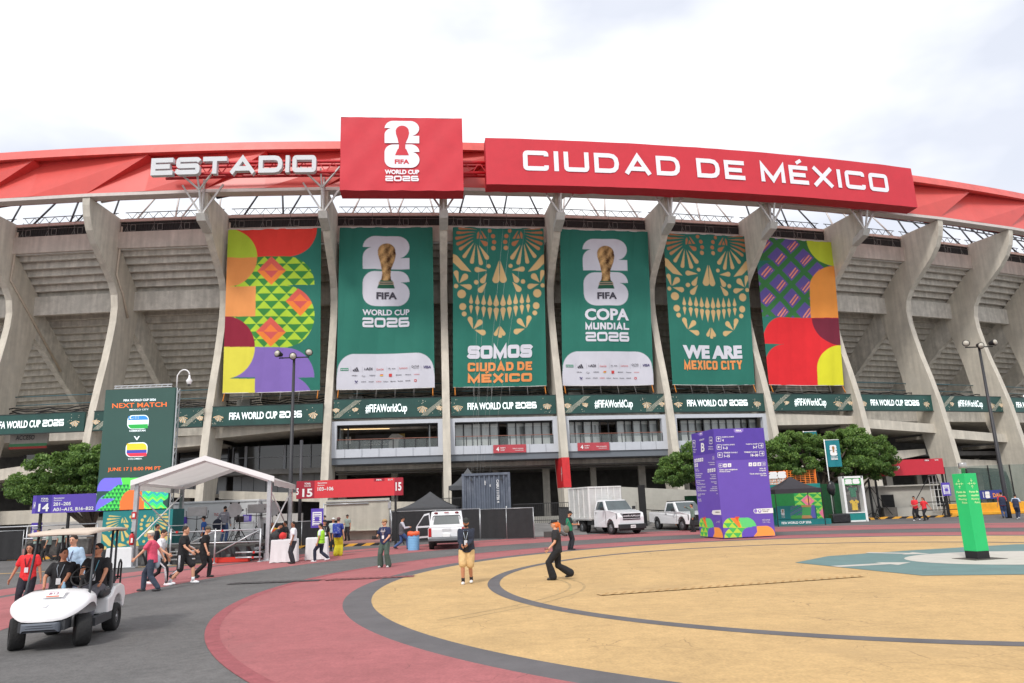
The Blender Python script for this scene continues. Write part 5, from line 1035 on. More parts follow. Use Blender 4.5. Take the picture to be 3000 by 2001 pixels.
for g, cells in ((gR, ((450, 559), (512, 557), (574, 553), (871, 539), (933, 537), (996, 534), (1058, 531))), (gL, ((104, 510), (130, 503), (156, 497), (181, 492), (207, 487), (107, 572), (133, 567), (355, 458), (288, 635), (315, 630), (342, 625), (369, 620)))):
    for k, (x, y) in enumerate(cells):
        s1 = 25 if g is gR else 24; sx = 1 if g is gR else .44
        if (g is gR and k in (0, 6)) or (g is gL and k == 7): arrowbox(g, x, y, s1, 180 if k == 0 else 0, sx); continue
        b.flat([(x+sx*p, y+q-p*.03) for p, q in rrect(-s1, -s1, s1, s1, 4)], lambda a, c: g(a, c, .01), 0); txt(b, g, ('i', '♦', '+', 'M', 'F', 'P', 'A')[(k*3) % 7] if k != 3 else '+', x, y+14, 26, 20*sx, 2, .02, l=.016)
for s1, x, y, h, w_, al, sh in (('Centro para trabajadores', 430, 625, 20, 256, 'L', 0), ('Workforce Center', 433, 650, 18, 155, 'L', .25), ('Salón B2', 1090, 598, 18, 88, 'R', 0), ('Lounge B2', 1092, 624, 17, 94, 'R', .2), ('Tienda oficial de la FIFA', 1097, 668, 19, 238, 'R', 0), ('FIFA Store', 1100, 692, 17, 86, 'R', .2)): txt(b, gR, s1, x, y, h, w_, 0, .022, sh, al, sl=.03)
b.flat([(137, 138), (214, 108), (216, 150), (200, 160), (175, 168), (168, 160)], lambda x, y: gL(x, y, .008), 2); txt(b, gL, 'FIFA', 190, 143, 24, 32, 0, .04, sl=.3)
arrowbox(gL, 91, 278, 46, 90, .42); arrowbox(gL, 322, 217, 46, 0, .42); txt(b, gL, 'B', 214, 378, 122, 48, 0, .02, sl=.1); txt(b, gL, 'SALIDA EXIT', 202, 224, 22, 66, 0, .02, sl=.3)
rn = random.Random(7)
for s1, x, y, w_, al in (('Salida A', 80, 366, 46, 'L'), ('Exit A', 82, 398, 30, 'L'), ('Av. del Estadio', 350, 308, 62, 'R'), ('Del Estadio Ave', 353, 340, 62, 'R'), ('Zona de taxis', 104, 628, 46, 'L'), ('Taxi rank', 106, 652, 58, 'L'), ('Área de estacionamiento', 108, 690, 100, 'L'), ('Discapacidad', 111, 714, 76, 'L'), ('Parking for disabled', 113, 738, 74, 'L'), ('Taxi y vehículo compartido', 116, 782, 118, 'L'), ('Paseo', 119, 805, 54, 'L'), ('Taxi & Ride Sharing', 122, 830, 124, 'L'), ('Taxi y vehículo', 125, 868, 124, 'L'), ('Renato Leduc', 128, 892, 62, 'L'), ('Taxi & Ride Sharing', 130, 918, 128, 'L'), ('Tienda oficial', 134, 962, 104, 'L'), ('FIFA Store', 136, 985, 40, 'L'), ('Salón B2', 142, 1030, 38, 'L'), ('Lounge B2', 144, 1052, 44, 'L'), ('Zona de hospitality', 371, 524, 86, 'R'), ('Hospitality Village', 373, 552, 66, 'R'), ('Centro de ayuda', 385, 690, 72, 'R'), ('para boletos', 388, 716, 56, 'R'), ('Ticket Resolution', 390, 742, 84, 'R'), ('Estacionamiento', 396, 786, 70, 'R'), ('Parking', 398, 808, 32, 'R'), ('Taxi y vehículo', 402, 852, 64, 'R'), ('compartido Centro', 405, 876, 88, 'R'), ('Taxi & Ride Sharing', 407, 903, 102, 'R'), ('TSU', 411, 946, 18, 'R')):
    txt(b, gL, s1, x, y, 15, w_, 0, .015, al=al, sl=.06)
b.flat([(960, 1130), (1190, 1115), (1196, 1182), (968, 1194), (925, 1190), (908, 1165), (915, 1138)], lambda x, y: gR(x, y, .01), 0); b.flat([(340, 1165), (447, 1155), (454, 1222), (350, 1222), (328, 1200)], lambda x, y: gL(x, y, .01), 0)
for x in (940, 998): b.flat([(x+24*math.cos(R(a)), 1160+24*math.sin(R(a))-x*.0) for a in range(0, 360, 30)], lambda p, q: gR(p, q, .016), 2)
b.flat([(998+13*math.cos(R(a)), 1156+13*math.sin(R(a))) for a in range(0, 360, 40)], lambda p, q: gR(p, q, .02), 0); txt(b, gR, 'DESCARGA TU CAMINO', 1085, 1148, 13, 110, 3, .02, sl=.05, l=.016); txt(b, gR, 'THE FIFA APP', 1080, 1170, 13, 80, 3, .02, sl=.05, l=.016); txt(b, gL, 'CAMINO', 405, 1195, 16, 60, 3, .02, l=.016)
b.flat(rrect(998, 1268, 1022, 1316, 6), lambda p, q: gR(p, q-.02*(p-998), .01), 0); txt(b, gR, 'SOMOS', 1090, 1285, 22, 118, 0, .06, sl=.03); txt(b, gR, 'CIUDAD DE MÉXICO', 1093, 1312, 18, 124, 0, .03, sl=.03); txt(b, gL, 'SOMOS', 412, 1325, 24, 52, 0, .05)
b.build('lettering', [WHT, mat('tower_purple_top', s2l((84, 60, 164)), .6, var=.06), mat('tower_purple_chip', s2l((140, 116, 205)), .6, var=.03), DG], o)
def towerart(w_):
    c = Cv(int(w_), 70, [(470, 1235), (1225, 1215), (1225, 1500), (470, 1500)], (104, 78, 180)); X, Y = c.X, c.Y
    up_ = (Y > 1245) & (Y < 1372) & (np.hypot(X-600, (Y-1375)) < 132) | (Y > 1245) & (Y < 1372) & (X > 600) & (X < 830) | (Y < 1372) & (np.hypot(X-830, Y-1375) < 132); lo = (Y >= 1372) & ((np.hypot(X-610, Y-1510) < 135) | ((X > 610) & (X < 920)))
    m = up_ | lo; triangles(c, m, 480, 1245, 128, 66, (186, 222, 70), (70, 190, 90)); c.fill(up_ & (X > 712+(Y-1250)*.3), (98, 214, 124)); c.fill(up_ & (X > 590) & (X < 700+(Y-1250)*.3) & (X > 590+(Y-1250)*.9), (246, 132, 52)); c.fill((Y < 1285) & (np.abs(X-690) < (1290-Y)*.6), (226, 84, 40))
    c.fill((Y >= 1372) & (X > 735) & ((X > 830) | (np.hypot((X-840), (Y-1500)*.9) < 112)), (104, 82, 192)); c.fill((Y > 1362) & (X > 965) & ((X < 1110) | (np.hypot(X-1105, (Y-1490)*.95) < 122)), (250, 164, 76)); c.fill((Y > 1440) & (X > 905) & (X < 1215) & (X > 965-(Y-1440)), (250, 164, 76)); c.fill((Y > 1362) & (Y < 1440) & (X > 900) & (X < 965) & (np.hypot((X-865), (Y-1362)) < 100), (104, 82, 192))
    return c
sheet(towerart(180), lambda u, v: K+E1*s_*(.01+.98*u)-E2*.012+Z(1.02-1.0*v), 'base_pattern', PRINT, o); sheet(towerart(90), lambda u, v: Lp-E2*s_*(.01+.98*u)-E1*.012+Z(1.02-1.0*v), 'base_pattern', PRINT, o)
# ---- green meeting post
o = thing('meeting_post', 'slim bright green meeting point post on the white painted disc', 'sign post', (13.5, 22.6, 0)); upd()
c0 = Vector((13.44, 22.42, 0)); a1 = R(12); X1 = Vector((math.cos(a1), math.sin(a1), 0)); Y1 = Vector((-math.sin(a1)-.1, math.cos(a1), 0)).normalized(); wv = .43
pc = [c0, c0+X1*wv, c0+X1*wv+Y1*wv, c0+Y1*wv]; GP_ = mat('post_green', s2l((34, 190, 108)), .45, var=.05, scale=1.5)
MB().hexa([p+Z(.24) for p in pc], [p+Z(2.5) for p in pc]).build('post_body', GP_, o, bevel=.008); MB().hexa([p+Z(.02)+(Vector((13.6, 22.65, 0))-p)*.03 for p in pc], [p+Z(.24)+(Vector((13.6, 22.65, 0))-p)*.03 for p in pc]).build('foot', BLACK, o)
MB().box((13.6, 22.62, .02), (1.1, .9, .012), rz=a1).build('base_plate', M((90, 85, 80), .6, metal=.4), o)
cc = (pc[0]+pc[2])/2; MB().lathe(cc+Z(2.5), [(.055, 0), (.055, .14), (.11, .15), (.115, .17), (.115, .3), (.105, .33), (0, .335)], 16).build('steel_cap', M((176, 174, 172), .3, metal=.8), o)
b = MB()
gF = lambda x, y, l=.006: c0+X1*(wv/2+x)+Z(y)-Y1*l; gS = lambda x, y, l=.006: c0+Y1*(wv/2-x)+Z(y)-X1*l
for g in (gF, gS):
    b.flat([(.022*math.cos(R(a)), 2.2+.022*math.sin(R(a))) for a in range(0, 360, 30)], g, 0)
    for a in (0, 90, 180, 270):
        c_, s2 = math.cos(R(a)), math.sin(R(a)); T = lambda x, y: g(x*c_-y*s2, 2.2+x*s2+y*c_)
        b.flat([(.06, .007), (.06, -.007), (.145, -.007), (.145, .007)], T, 0)
        for q in (-1, 1): b.flat([(.048, 0), (.085, .04*q), (.098, .03*q), (.066, 0)], lambda x, y: g(x*c_-y*s2, 2.2+x*s2+y*c_, .008+.001*q), 0)
    for k, s1 in enumerate(('Punto de', 'reunión', 'Meeting', 'Point')): put(b, TX(s1, .062, bold=.035 if k < 2 else .02, shear=0 if k < 2 else .15, al='R'), lambda x, y: g(x+.175, 1.93-.105*k+y), mi=0)
b.build('lettering', M((205, 240, 170), .5), o)

o = thing('fire_extinguisher', 'red fire extinguisher hanging on the left tent leg', 'extinguisher', (-16.8, 32.6, 1.0)); upd(); MB().lathe((-16.8, 32.62, .95), [(.08, 0), (.09, .03), (.09, .4), (.05, .47), (.03, .5)], 12).build('cylinder', M((200, 30, 34), .35), o); MB().box((-16.8, 32.62, 1.48), (.1, .06, .06)).build('valve', BLACK, o); MB().box((-16.74, 32.53, 1.15), (.08, .01, .2)).build('instruction_label', WHT, o)
single(MB().box((-16.8, 32.68, 2.2), (.2, .03, .3)).box((-16.8, 32.66, 2.2), (.1, .02, .16), mi=1), 'extinguisher_sign', [M((190, 30, 34), .5), WHT], 'small red extinguisher sign high on the left tent leg', 'sign')
# ================================================================== vehicles
TYRE = M((34, 34, 35), .85, bump=.3, bscale=30); RIM = M((150, 152, 155), .35, metal=.7); GLS = mat('car_glass', (.055, .075, .08), .07, var=.25, scale=1.2, spec=1.); WPAINT = mat('white_car_paint', s2l((232, 233, 236)), .22, var=.03, scale=1, coat=.5)
CHR = M((200, 200, 204), .2, metal=.9); PLA = M((42, 43, 45), .6)
def wheel(o, x, y, r, w_, rz=0, rimr=.6, rim=RIM, z=None):
    A = Matrix.Rotation(rz, 3, 'Z') @ Vector((1 if x > 0 else -1, 0, 0)); c = Vector((x, y, r if z is None else z))
    t = MB(); t.lathe(c, [(r*rimr, -w_/2), (r*.92, -w_/2), (r, -w_*.36), (r, w_*.36), (r*.92, w_/2), (r*rimr, w_/2), (r*rimr*.97, w_*.3)], 28, axis=A, sm=1); wo = t.build('wheel', TYRE, o, local=True)
    m = MB(); m.lathe(c+A*w_*.3, [(r*rimr*.99, 0), (r*rimr*.93, w_*.12), (r*rimr*.7, 0), (r*.16, w_*.05), (r*.14, w_*.16), (0, w_*.17)], 20, axis=A)
    for k in range(8): a = 2*pi*k/8; u = A.orthogonal().normalized(); v = A.cross(u); d = u*math.cos(a)+v*math.sin(a); m.beam(c+A*w_*.34+d*r*.15, c+A*w_*.38+d*r*rimr*.9, r*.09, r*.05, upv=A)
    m.build('rim', rim, wo, local=True); return wo
def side(b, prof, hw, mi=0, top=None):
    """extrude a (y, z) outline to both sides; hw(z, y) is the half width"""
    n = len(prof); b.add([(-hw(z, y), y, z) for y, z in prof]+[(hw(z, y), y, z) for y, z in prof], [list(range(n)), list(range(n, 2*n))[::-1]]+[(k, n+k, n+(k+1) % n, (k+1) % n) for k in range(n)], mi)
def archp(y, r, z0, n=10): return [(y+r*math.cos(R(a)), z0+r*math.sin(R(a))) for a in np.linspace(0, 180, n)]
def pickup(nm, lab, cat, loc, rz, wb=3.3, hood=1.15, zr=1.85, big=1., bedend=1.1, bed=True, plate='AB-12-34', grille='bar', black_bumper=True, group=None):
    o = thing(nm, lab, cat, (*loc, 0), rz, group); upd(); wr = .38*big; hw0 = .98
    b = MB(); fy = .98; zf = hood-.12; low = .42
    hwf = lambda z, y: hw0*(1-.10*max(0, (y-.55))/.45)*(1-.02*(z > 1.0))
    prof = [(fy, low), (fy+.02, zf-.25), (fy-.1, zf), (.2, hood), (-.5, hood+.07), (-.55, hood+.05), (-2.3, hood+.03)]
    if bed: prof += [(-2.32, hood+.02), (-wb-bedend, hood+.04), (-wb-bedend, low+.1)]+[(-wb-.5, low+.05)]+archp(-wb, .47*big, low)[::-1]
    else: prof += [(-2.32, low)]
    prof += [(-.62, low)]+archp(0, .47*big, low)[::-1]+[(.5*big, low)]
    side(b, prof, hwf); b.build('body', WPAINT, o, local=True, bevel=.07)
    b = MB(); z0 = hood+.03; hc = lambda z, y: hw0*(.97-.17*(z-z0)/(zr-z0)); side(b, [(-.45, z0), (-1.08, zr-.03), (-1.25, zr), (-2.1, zr), (-2.2, zr-.05), (-2.3, z0)], hc); b.build('cab', WPAINT, o, local=True, bevel=.07)
    b = MB(); wz = lambda t: z0+.04+(zr-z0-.1)*t; wy = lambda t: -.45-.63*t*.9-.02
    b.add([(-hw0*.88, wy(.02)+.03, wz(0)), (hw0*.88, wy(.02)+.03, wz(0)), (hw0*.76, wy(1)+.03, wz(1)), (-hw0*.76, wy(1)+.03, wz(1))], [(0, 1, 2, 3)]); b.build('windshield', GLS, o, local=True)
    for s_ in (-1, 1):
        b = MB(); q = [(-.78, z0+.06), (-1.22, zr-.1), (-1.95, zr-.1), (-2.05, z0+.06)]; b.add([(s_*(hc(z, y)+.008), y, z) for y, z in q], [(0, 1, 2, 3)]); b.build('side_window', GLS, o, local=True)
        b = MB(); b.box((s_*(hw0+.16), -.7, z0+.14), (.22, .1, .2)).box((s_*(hw0+.04), -.72, z0+.06), (.14, .05, .05)); b.build('mirror', PLA, o, local=True, bevel=.02)
        b = MB(); b.beam((s_*(hw0+.004), -.6, hood), (s_*(hw0+.004), -.6, low+.12), .012, .01).beam((s_*(hw0*.985), -2.1, hood), (s_*(hw0*.985), -2.1, low+.12), .012, .01).box((s_*(hw0+.015), -1.95, hood-.1), (.03, .14, .035)); b.build('door_seam', PLA, o, local=True)
        b = MB(); b.hexa([(s_*.93, fy-.16, zf-.32), (s_*.6, fy+.005, zf-.32), (s_*.6, fy+.0, zf-.06), (s_*.93, fy-.18, zf-.06)], [(s_*.9, fy-.2, zf-.32), (s_*.6, fy-.05, zf-.32), (s_*.6, fy-.05, zf-.06), (s_*.9, fy-.2, zf-.06)]); b.build('headlight', M((150, 152, 156), .12, spec=1., metal=.4), o, local=True); b = MB(); b.hexa([(s_*.95, fy-.2, zf-.36), (s_*.58, fy+.0, zf-.36), (s_*.58, fy-.005, zf-.02), (s_*.95, fy-.22, zf-.02)], [(s_*.9, fy-.25, zf-.36), (s_*.6, fy-.1, zf-.36), (s_*.6, fy-.1, zf-.02), (s_*.9, fy-.25, zf-.02)]); b.build('headlight_surround', PLA, o, local=True)
        wheel(o, s_*(hw0-.13), 0, wr, .27, R(6)); 
        b = MB(); arc_ = archp(0, .49*big, low, 12); Lf, Rt = ribbon([Vector(p) for p in arc_], .07); n = len(Lf); b.add([(s_*(hw0*.975+.02), p.x, p.y) for p in Lf]+[(s_*(hw0*.975+.02), p.x, p.y) for p in Rt], [(j, j+1, n+j+1, n+j) for j in range(n-1)]); b.build('arch_trim', PLA, o, local=True)
    b = MB(); b.box((0, fy+.0, zf-.22), (1.2, .08, .40)); 
    if grille == 'bar': [b.box((0, fy+.03, zf-.19+k), (1.16, .06, .02)) for k in (-.08, 0, .08)]
    go = b.build('grille', M((24, 24, 28), .5), o, local=True)
    if grille != 'bar':
        q = MB(); put(q, TX(grille, .12, w=.5, bold=.03), lambda x, y: Vector((-x, fy+.055, zf-.24+y))); 
        for s_ in (-1, 1): q.box((s_*.42, fy+.05, zf-.17), (.3, .02, .025)); q.box((s_*.42, fy+.05, zf-.22), (.3, .02, .025))
        for z_ in (zf-.35, zf-.03): q.box((0, fy+.045, z_), (1.26, .03, .03))
        q.build('badge', M((214, 214, 218), .4), go, local=True)
    b = MB(); b.box((0, fy+.06, low+.06), (1.86, .22, .30)).box((0, fy-.02, low-.12), (1.7, .2, .12)); b.build('bumper', PLA, o, local=True, bevel=.04)
    b = MB(); b.box((.0 if plate else 0, fy+.18, low+.06), (.34, .02, .18)); pl = b.build('license_plate', WHT, o, local=True); q = MB(); put(q, TX(plate, .07, w=.26, bold=.02), lambda x, y: Vector((-x, fy+.195, low+.03+y))); q.build('lettering', DG, pl, local=True)
    if bed:
        for s_ in (-1, 1): wheel(o, s_*(hw0-.13), -wb, wr, .27)
        b = MB(); b.box((0, -2.35, zr-.2), (1.5, .04, .04)).box((0, -1.7, zr+.03), (1.5, .9, .05)); [b.beam((s_*.8, -2.38, hood+.1), (s_*.8, -wb-bedend+.05, hood+.1), .04, .04) for s_ in (-1, 1)]; b.build('roof_rail', PLA, o, local=True)
    return o
tr = pickup('box_truck', 'white flatbed truck with tall slatted cargo box behind its cab', 'truck', (6.65, 47.5), R(-70-90), wb=4.0, hood=1.42, zr=2.12, big=1.08, bed=False, grille='RAM', plate='87-AJ-4B')
for s_ in (-1, 1): wheel(tr, s_*.98, -4.0, .4, .26); wheel(tr, s_*.70, -4.0, .4, .24)
b = MB(); bx0, bx1, by0, by1, z0, z1 = -1.2, 1.2, -5.7, -2.45, .98, 2.98
b.box((0, (by0+by1)/2, z0-.06), (2.4, by1-by0, .14)); b.box((0, (by0+by1)/2, (z0+z1)/2), (2.3, by1-by0-.1, z1-z0-.05))
for s_ in (-1, 1):
    for k in range(18): b.box((s_*1.165, (by0+by1)/2, z0+.12+k*.108), (.05, by1-by0, .06))
    for k in range(5): b.box((s_*1.2, by0+.05+k*(by1-by0-.1)/4, (z0+z1)/2), (.06, .08, z1-z0))
for k in range(18): b.box((0, by1-.03, z0+.12+k*.108), (2.34, .05, .06))
for k in range(6): b.box((-1.15+k*.46, by1, (z0+z1)/2), (.07, .06, z1-z0))
for z in (z0, z1): b.box((0, by1, z), (2.42, .1, .09)); b.box((1.2, (by0+by1)/2, z), (.09, by1-by0, .09)); b.box((-1.2, (by0+by1)/2, z), (.09, by1-by0, .09))
b.box((0, (by0+by1)/2, z1-.02), (2.3, by1-by0, .03))
b.build('cargo_box', mat('box_white', s2l((222, 222, 220)), .5, var=.07, scale=2, spots=s2l((190, 186, 176)), spotscale=1.3), tr, local=True)
b = MB(); b.box((0, -3.6, .72), (.8, 3.8, .2)); b.box((1.0, -4.6, .6), (.3, .04, .6)); b.box((-1.0, -4.6, .6), (.3, .04, .6)); b.box((.85, -2.8, .72), (.4, .7, .35)); b.build('chassis', PLA, tr, local=True)
pickup('pickup_truck', 'white pickup truck with roof rails beside the purple sign tower', 'pickup truck', (11.5, 49.2), R(-72-90), plate='NX-46-32')
# ---- pickup with canopy seen from behind, driver door open
o = thing('canopy_pickup', 'white pickup with hard canopy seen from behind, driver door open', 'pickup truck', (-3.62, 37.7, 0), R(4)); upd()
W_ = lambda z, y: .93 if z < 1.05 else .93-.14*(z-1.05)/.8
b = MB(); side(b, [(0, .5), (-.03, 1.0), (.02, 1.06), (4.9, 1.06), (5.2, .9), (5.2, .45), (4.9, .45)]+archp(4.1, .45, .45)[0:0]+[(.2, .45)], W_); b.build('body', WPAINT, o, local=True, bevel=.05)
b = MB(); side(b, [(.0, 1.06), (.22, 1.75), (.35, 1.84), (3.2, 1.86), (3.7, 1.1), (3.7, 1.06)], lambda z, y: .86-.15*max(0, z-1.1)); b.build('canopy', WPAINT, o, local=True, bevel=.06)
b = MB(); b.add([(-.66, .05-.012, 1.22), (.66, .05-.012, 1.22), (.60, .17-.012, 1.62), (-.60, .17-.012, 1.62)], [(0, 1, 2, 3)]); b.build('rear_window', mat('hazy_glass', (.16, .175, .175), .1, var=.2, scale=1), o, local=True)
b = MB(); Lf, Rt = ribbon([(x*1.0, z) for x, z in rrect(-.68, 1.2, .68, 1.64, .08)], .04, True); n = len(Lf); b.add([(p.x, .06+(p.y-1.2)*.25, p.y) for p in Lf]+[(p.x, .06+(p.y-1.2)*.25, p.y) for p in Rt], [(j, (j+1) % n, n+(j+1) % n, n+j) for j in range(n)]); b.build('window_seal', PLA, o, local=True)
for s_ in (-1, 1):
    MB().box((s_*.83, -.02, .84), (.15, .06, .42)).build('tail_light', M((180, 28, 30), .3), o, local=True, bevel=.02); MB().ell((s_*.52, .19, 1.78), (.11, .04, .045)).build('marker_light', M((120, 25, 35), .3), o, local=True)
    wheel(o, s_*.78, .75, .37, .26); wheel(o, s_*.78, 3.9, .37, .26); MB().box((s_*.78, .25, .45), (.28, .03, .3)).build('mud_flap', BLACK, o, local=True)
MB().ell((0, .17, 1.79), (.16, .03, .025)).build('brake_light', M((150, 25, 35), .3), o, local=True)
MB().box((0, -.1, .5), (1.8, .25, .16)).box((0, -.14, .6), (1.5, .1, .05)).build('bumper', M((120, 122, 126), .4, metal=.5), o, local=True, bevel=.03); MB().box((0, -.1, .68), (.34, .15, .16)).build('license_plate', WHT, o, local=True); MB().box((0, -.045, .95), (.45, .03, .09)).box((0, -.05, 1.0), (.4, .03, .03)).build('tailgate_handle', M((200, 200, 202), .4), o, local=True)
b = MB(); b.box((0, 2.3, .4), (1.2, 4.2, .2)); b.build('underbody', BLACK, o, local=True)
# door swung out to the left, 2.5 m ahead of the tail
b = MB(); hx, hy = -.92, 2.9; ex_, ey_ = -1.68, 2.5
D = lambda t, z, k=0: (hx+(ex_-hx)*t+.02*k, hy+(ey_-hy)*t-.03+.08*k, z)
out_ = [(0, .5), (.9, .48), (1, .6), (1, 1.08), (.98, 1.1), (.45, 1.72), (.1, 1.78), (0, 1.1)]
b.add([D(t, z) for t, z in out_]+[D(t, z, 1) for t, z in out_], [list(range(8)), list(range(8, 16))[::-1]]+[(k, 8+k, 8+(k+1) % 8, (k+1) % 8) for k in range(8)]); dr = b.build('door', WPAINT, o, local=True)
b = MB(); b.add([(x, y-.008, z) for x, y, z in (D(.08, 1.12), D(.9, 1.12), D(.46, 1.62), D(.14, 1.68))], [(0, 1, 2, 3)]); b.add([(x, y-.008, z) for x, y, z in (D(.1, .6), D(.88, .58), D(.9, 1.02), D(.08, 1.02))], [(0, 1, 2, 3)]); b.build('door_lining', M((48, 48, 50), .5), dr, local=True)

# ================================================================== golf cart
gc = thing('golf_cart', 'white golf cart numbered B12 with a cream roof in the left foreground', 'golf cart', (-8.24, 13.96, 0), R(-77-90)); upd()
CW = mat('cart_white', s2l((236, 236, 238)), .3, var=.02, coat=.3)
def loft(b, secs, mi=0, sm=1, capa=True, capb=True):
    m = len(secs[0]); vs = [p for s_ in secs for p in s_]; fs = [(k*m+j, k*m+j+1, (k+1)*m+j+1, (k+1)*m+j) for k in range(len(secs)-1) for j in range(m-1)]
    if capa: fs.append(list(range(m))[::-1])
    if capb: fs.append([(len(secs)-1)*m+j for j in range(m)])
    b.add(vs, fs, mi, sm)
b = MB(); secs = []
for y, hw, zb, zs, zt in ((.40, .59, .45, .80, .90), (.50, .60, .60, .82, .93), (.64, .61, .70, .81, .92), (.85, .61, .71, .79, .87), (1.00, .59, .66, .74, .80), (1.12, .50, .57, .66, .72), (1.22, .36, .50, .57, .62), (1.29, .26, .47, .50, .53)):
    s1 = [(-hw, y, zb), (-hw*1.0, y, zs-.03), (-hw*.92, y, zs+.02), (-hw*.70, y, zt-.01), (-hw*.62, y, zt-.02), (-hw*.35, y, zt), (0, y, zt+.01), (hw*.35, y, zt), (hw*.62, y, zt-.02), (hw*.70, y, zt-.01), (hw*.92, y, zs+.02), (hw, y, zs-.03), (hw, y, zb)]; secs.append(s1)
loft(b, secs, capb=True); cw = b.build('front_cowl', CW, gc, local=True)
ss = cw.modifiers.new('sub', 'SUBSURF'); ss.levels = ss.render_levels = 1
b = MB()
secs = [[(-hw, y, z0_), (-hw, y, z1_), (hw, y, z1_), (hw, y, z0_)] for y, hw, z0_, z1_ in ((1.2, .29, .30, .45), (1.31, .28, .31, .46), (1.34, .24, .35, .44))]; loft(b, secs); [b.box((0, 1.335, .36+.035*k), (.44-.03*k, .03, .014)) for k in range(3)]; b.build('front_bumper', M((92, 98, 108), .6), gc, local=True, bevel=.015)
b = MB()
for s_ in (-1, 1):
    side_ = [(-.15, .36), (-1.25, .38), (-1.32, .6), (-1.2, .80), (-.95, .84), (-.55, .80), (-.35, .66), (-.18, .62)]; side_ = [(-.2, .38), (-.45, .38)]+[(-.82+.33*math.cos(R(a)), .34+.33*math.sin(R(a))) for a in range(10, 171, 20)]+[(-1.22, .40), (-1.30, .62), (-1.18, .80), (-.95, .86), (-.6, .83), (-.42, .70), (-.2, .66)]
    n = len(side_); b.add([(s_*.60, y, z) for y, z in side_]+[(s_*.30, y, z) for y, z in side_], [list(range(n)), list(range(n, 2*n))[::-1]]+[(k, n+k, n+(k+1) % n, (k+1) % n) for k in range(n)])
b.box((0, -.35, .55), (.62, .5, .3)); b.box((0, -1.1, .62), (.9, .3, .36)); b.build('rear_body', CW, gc, local=True, bevel=.03)
b = MB(); b.box((0, .1, .33), (1.1, 1.0, .07)); [b.box((s_*.57, .08, .34), (.09, .95, .14)) for s_ in (-1, 1)]; b.box((0, .98, .40), (.7, .5, .16)); b.box((0, -.8, .36), (.9, .7, .16)); b.build('chassis', M((62, 64, 68), .7), gc, local=True)
for s_ in (-1, 1): wheel(gc, s_*.50, .82, .262, .23, R(24), .5); wheel(gc, s_*.50, -.82, .255, .22, 0, .5); MB().tube([(s_*.36, .9, .32), (s_*.34, .88, .6)], .035, 8).build('shock_absorber', M((150, 150, 150), .4, metal=.5), gc, local=True)
SEAT = M((44, 45, 48), .55)
b = MB(); b.box((0, -.28, .74), (1.1, .5, .13)); b.build('seat', SEAT, gc, local=True, bevel=.05)
b = MB(); [b.box((s_*.28, -.60, 1.1), (.46, .1, .36)) for s_ in (-1, 1)]; b.build('backrest', SEAT, gc, local=True, bevel=.045)
MB().box((0, -1.0, .92), (.9, .42, .12)).build('rear_seat', SEAT, gc, local=True, bevel=.05)
b = MB(); [b.box((s_*.52, -.56, .88), (.05, .1, .5)) for s_ in (-1, 1)]; [b.box((s_*.5, -.4, .80), (.05, .34, .05)) for s_ in (-1, 1)]; b.build('seat_bracket', M((88, 90, 94), .5), gc, local=True, bevel=.01)
b = MB(); b.tube([(-.45, -1.2, .6), (-.45, -1.42, .62), (-.45, -1.42, 1.22), (-.45, -1.34, 1.28), (-.45, -1.26, 1.22), (-.45, -1.22, .92)], .018, 7); b.tube([(.45, -1.2, .6), (.45, -1.42, .62), (.45, -1.42, 1.22), (.45, -1.34, 1.28), (.45, -1.26, 1.22), (.45, -1.22, .92)], .018, 7); b.tube([(-.45, -1.42, .95), (.45, -1.42, .95)], .016, 7); b.build('grab_bar', BLACK, gc, local=True)
PG = M((50, 54, 60), .45)
for s_ in (-1, 1): MB().tube([(s_*.53, .72, .70), (s_*.50, .60, .95), (s_*.46, .40, 1.87)], .022, 8).build('roof_post', PG, gc, local=True); MB().tube([(s_*.44, -.66, .6), (s_*.44, -.72, 1.88)], .022, 8).build('roof_post', PG, gc, local=True); MB().tube([(s_*.46, -.95, .8), (s_*.44, -1.0, 1.88)], .022, 8).build('roof_post', PG, gc, local=True)
MB().tube([(-.46, .40, 1.85), (.46, .40, 1.85)], .02, 7).build('roof_crossbar', PG, gc, local=True)
b = MB(); secs = []
for y, hw, z in ((.78, .44, 1.86), (.74, .52, 1.88), (.4, .56, 1.90), (-.4, .57, 1.92), (-1.15, .56, 1.91), (-1.38, .52, 1.89), (-1.42, .44, 1.87)):
    secs.append([(-hw, y, z-.03), (-hw-.01, y, z), (-hw*.8, y, z+.02), (0, y, z+.03), (hw*.8, y, z+.02), (hw+.01, y, z), (hw, y, z-.03), (0, y, z-.01), (-hw, y, z-.03)])
loft(b, secs); b.build('roof', M((204, 188, 172), .6, var=.05), gc, local=True)
b = MB(); st = [(-.28, .36, 1.16)]; T = Matrix.Rotation(R(-55), 3, 'X'); c_ = Vector((-.28, .30, 1.10))
b.tube([c_+T @ Vector((.19*math.cos(R(a)), .19*math.sin(R(a)), 0)) for a in range(0, 361, 24)], .014, 7, cap=False); [b.beam(c_, c_+T @ Vector((.18*math.cos(R(a)), .18*math.sin(R(a)), 0)), .03, .015) for a in (0, 120, 240)]; b.tube([c_, (-.28, .52, .72)], .03, 8); b.box(c_, (.08, .08, .05)); b.build('steering_wheel', BLACK, gc, local=True)
b = MB(); g = lambda x, y, l=0: Vector((-x, .80+.16*(-y)/.16*1.0+0, .935-.105*(-y)/.16+l))
g = lambda x, y, l=0: Vector((-x-.05, .93-y*.86, .847+y*.46+.032+l))
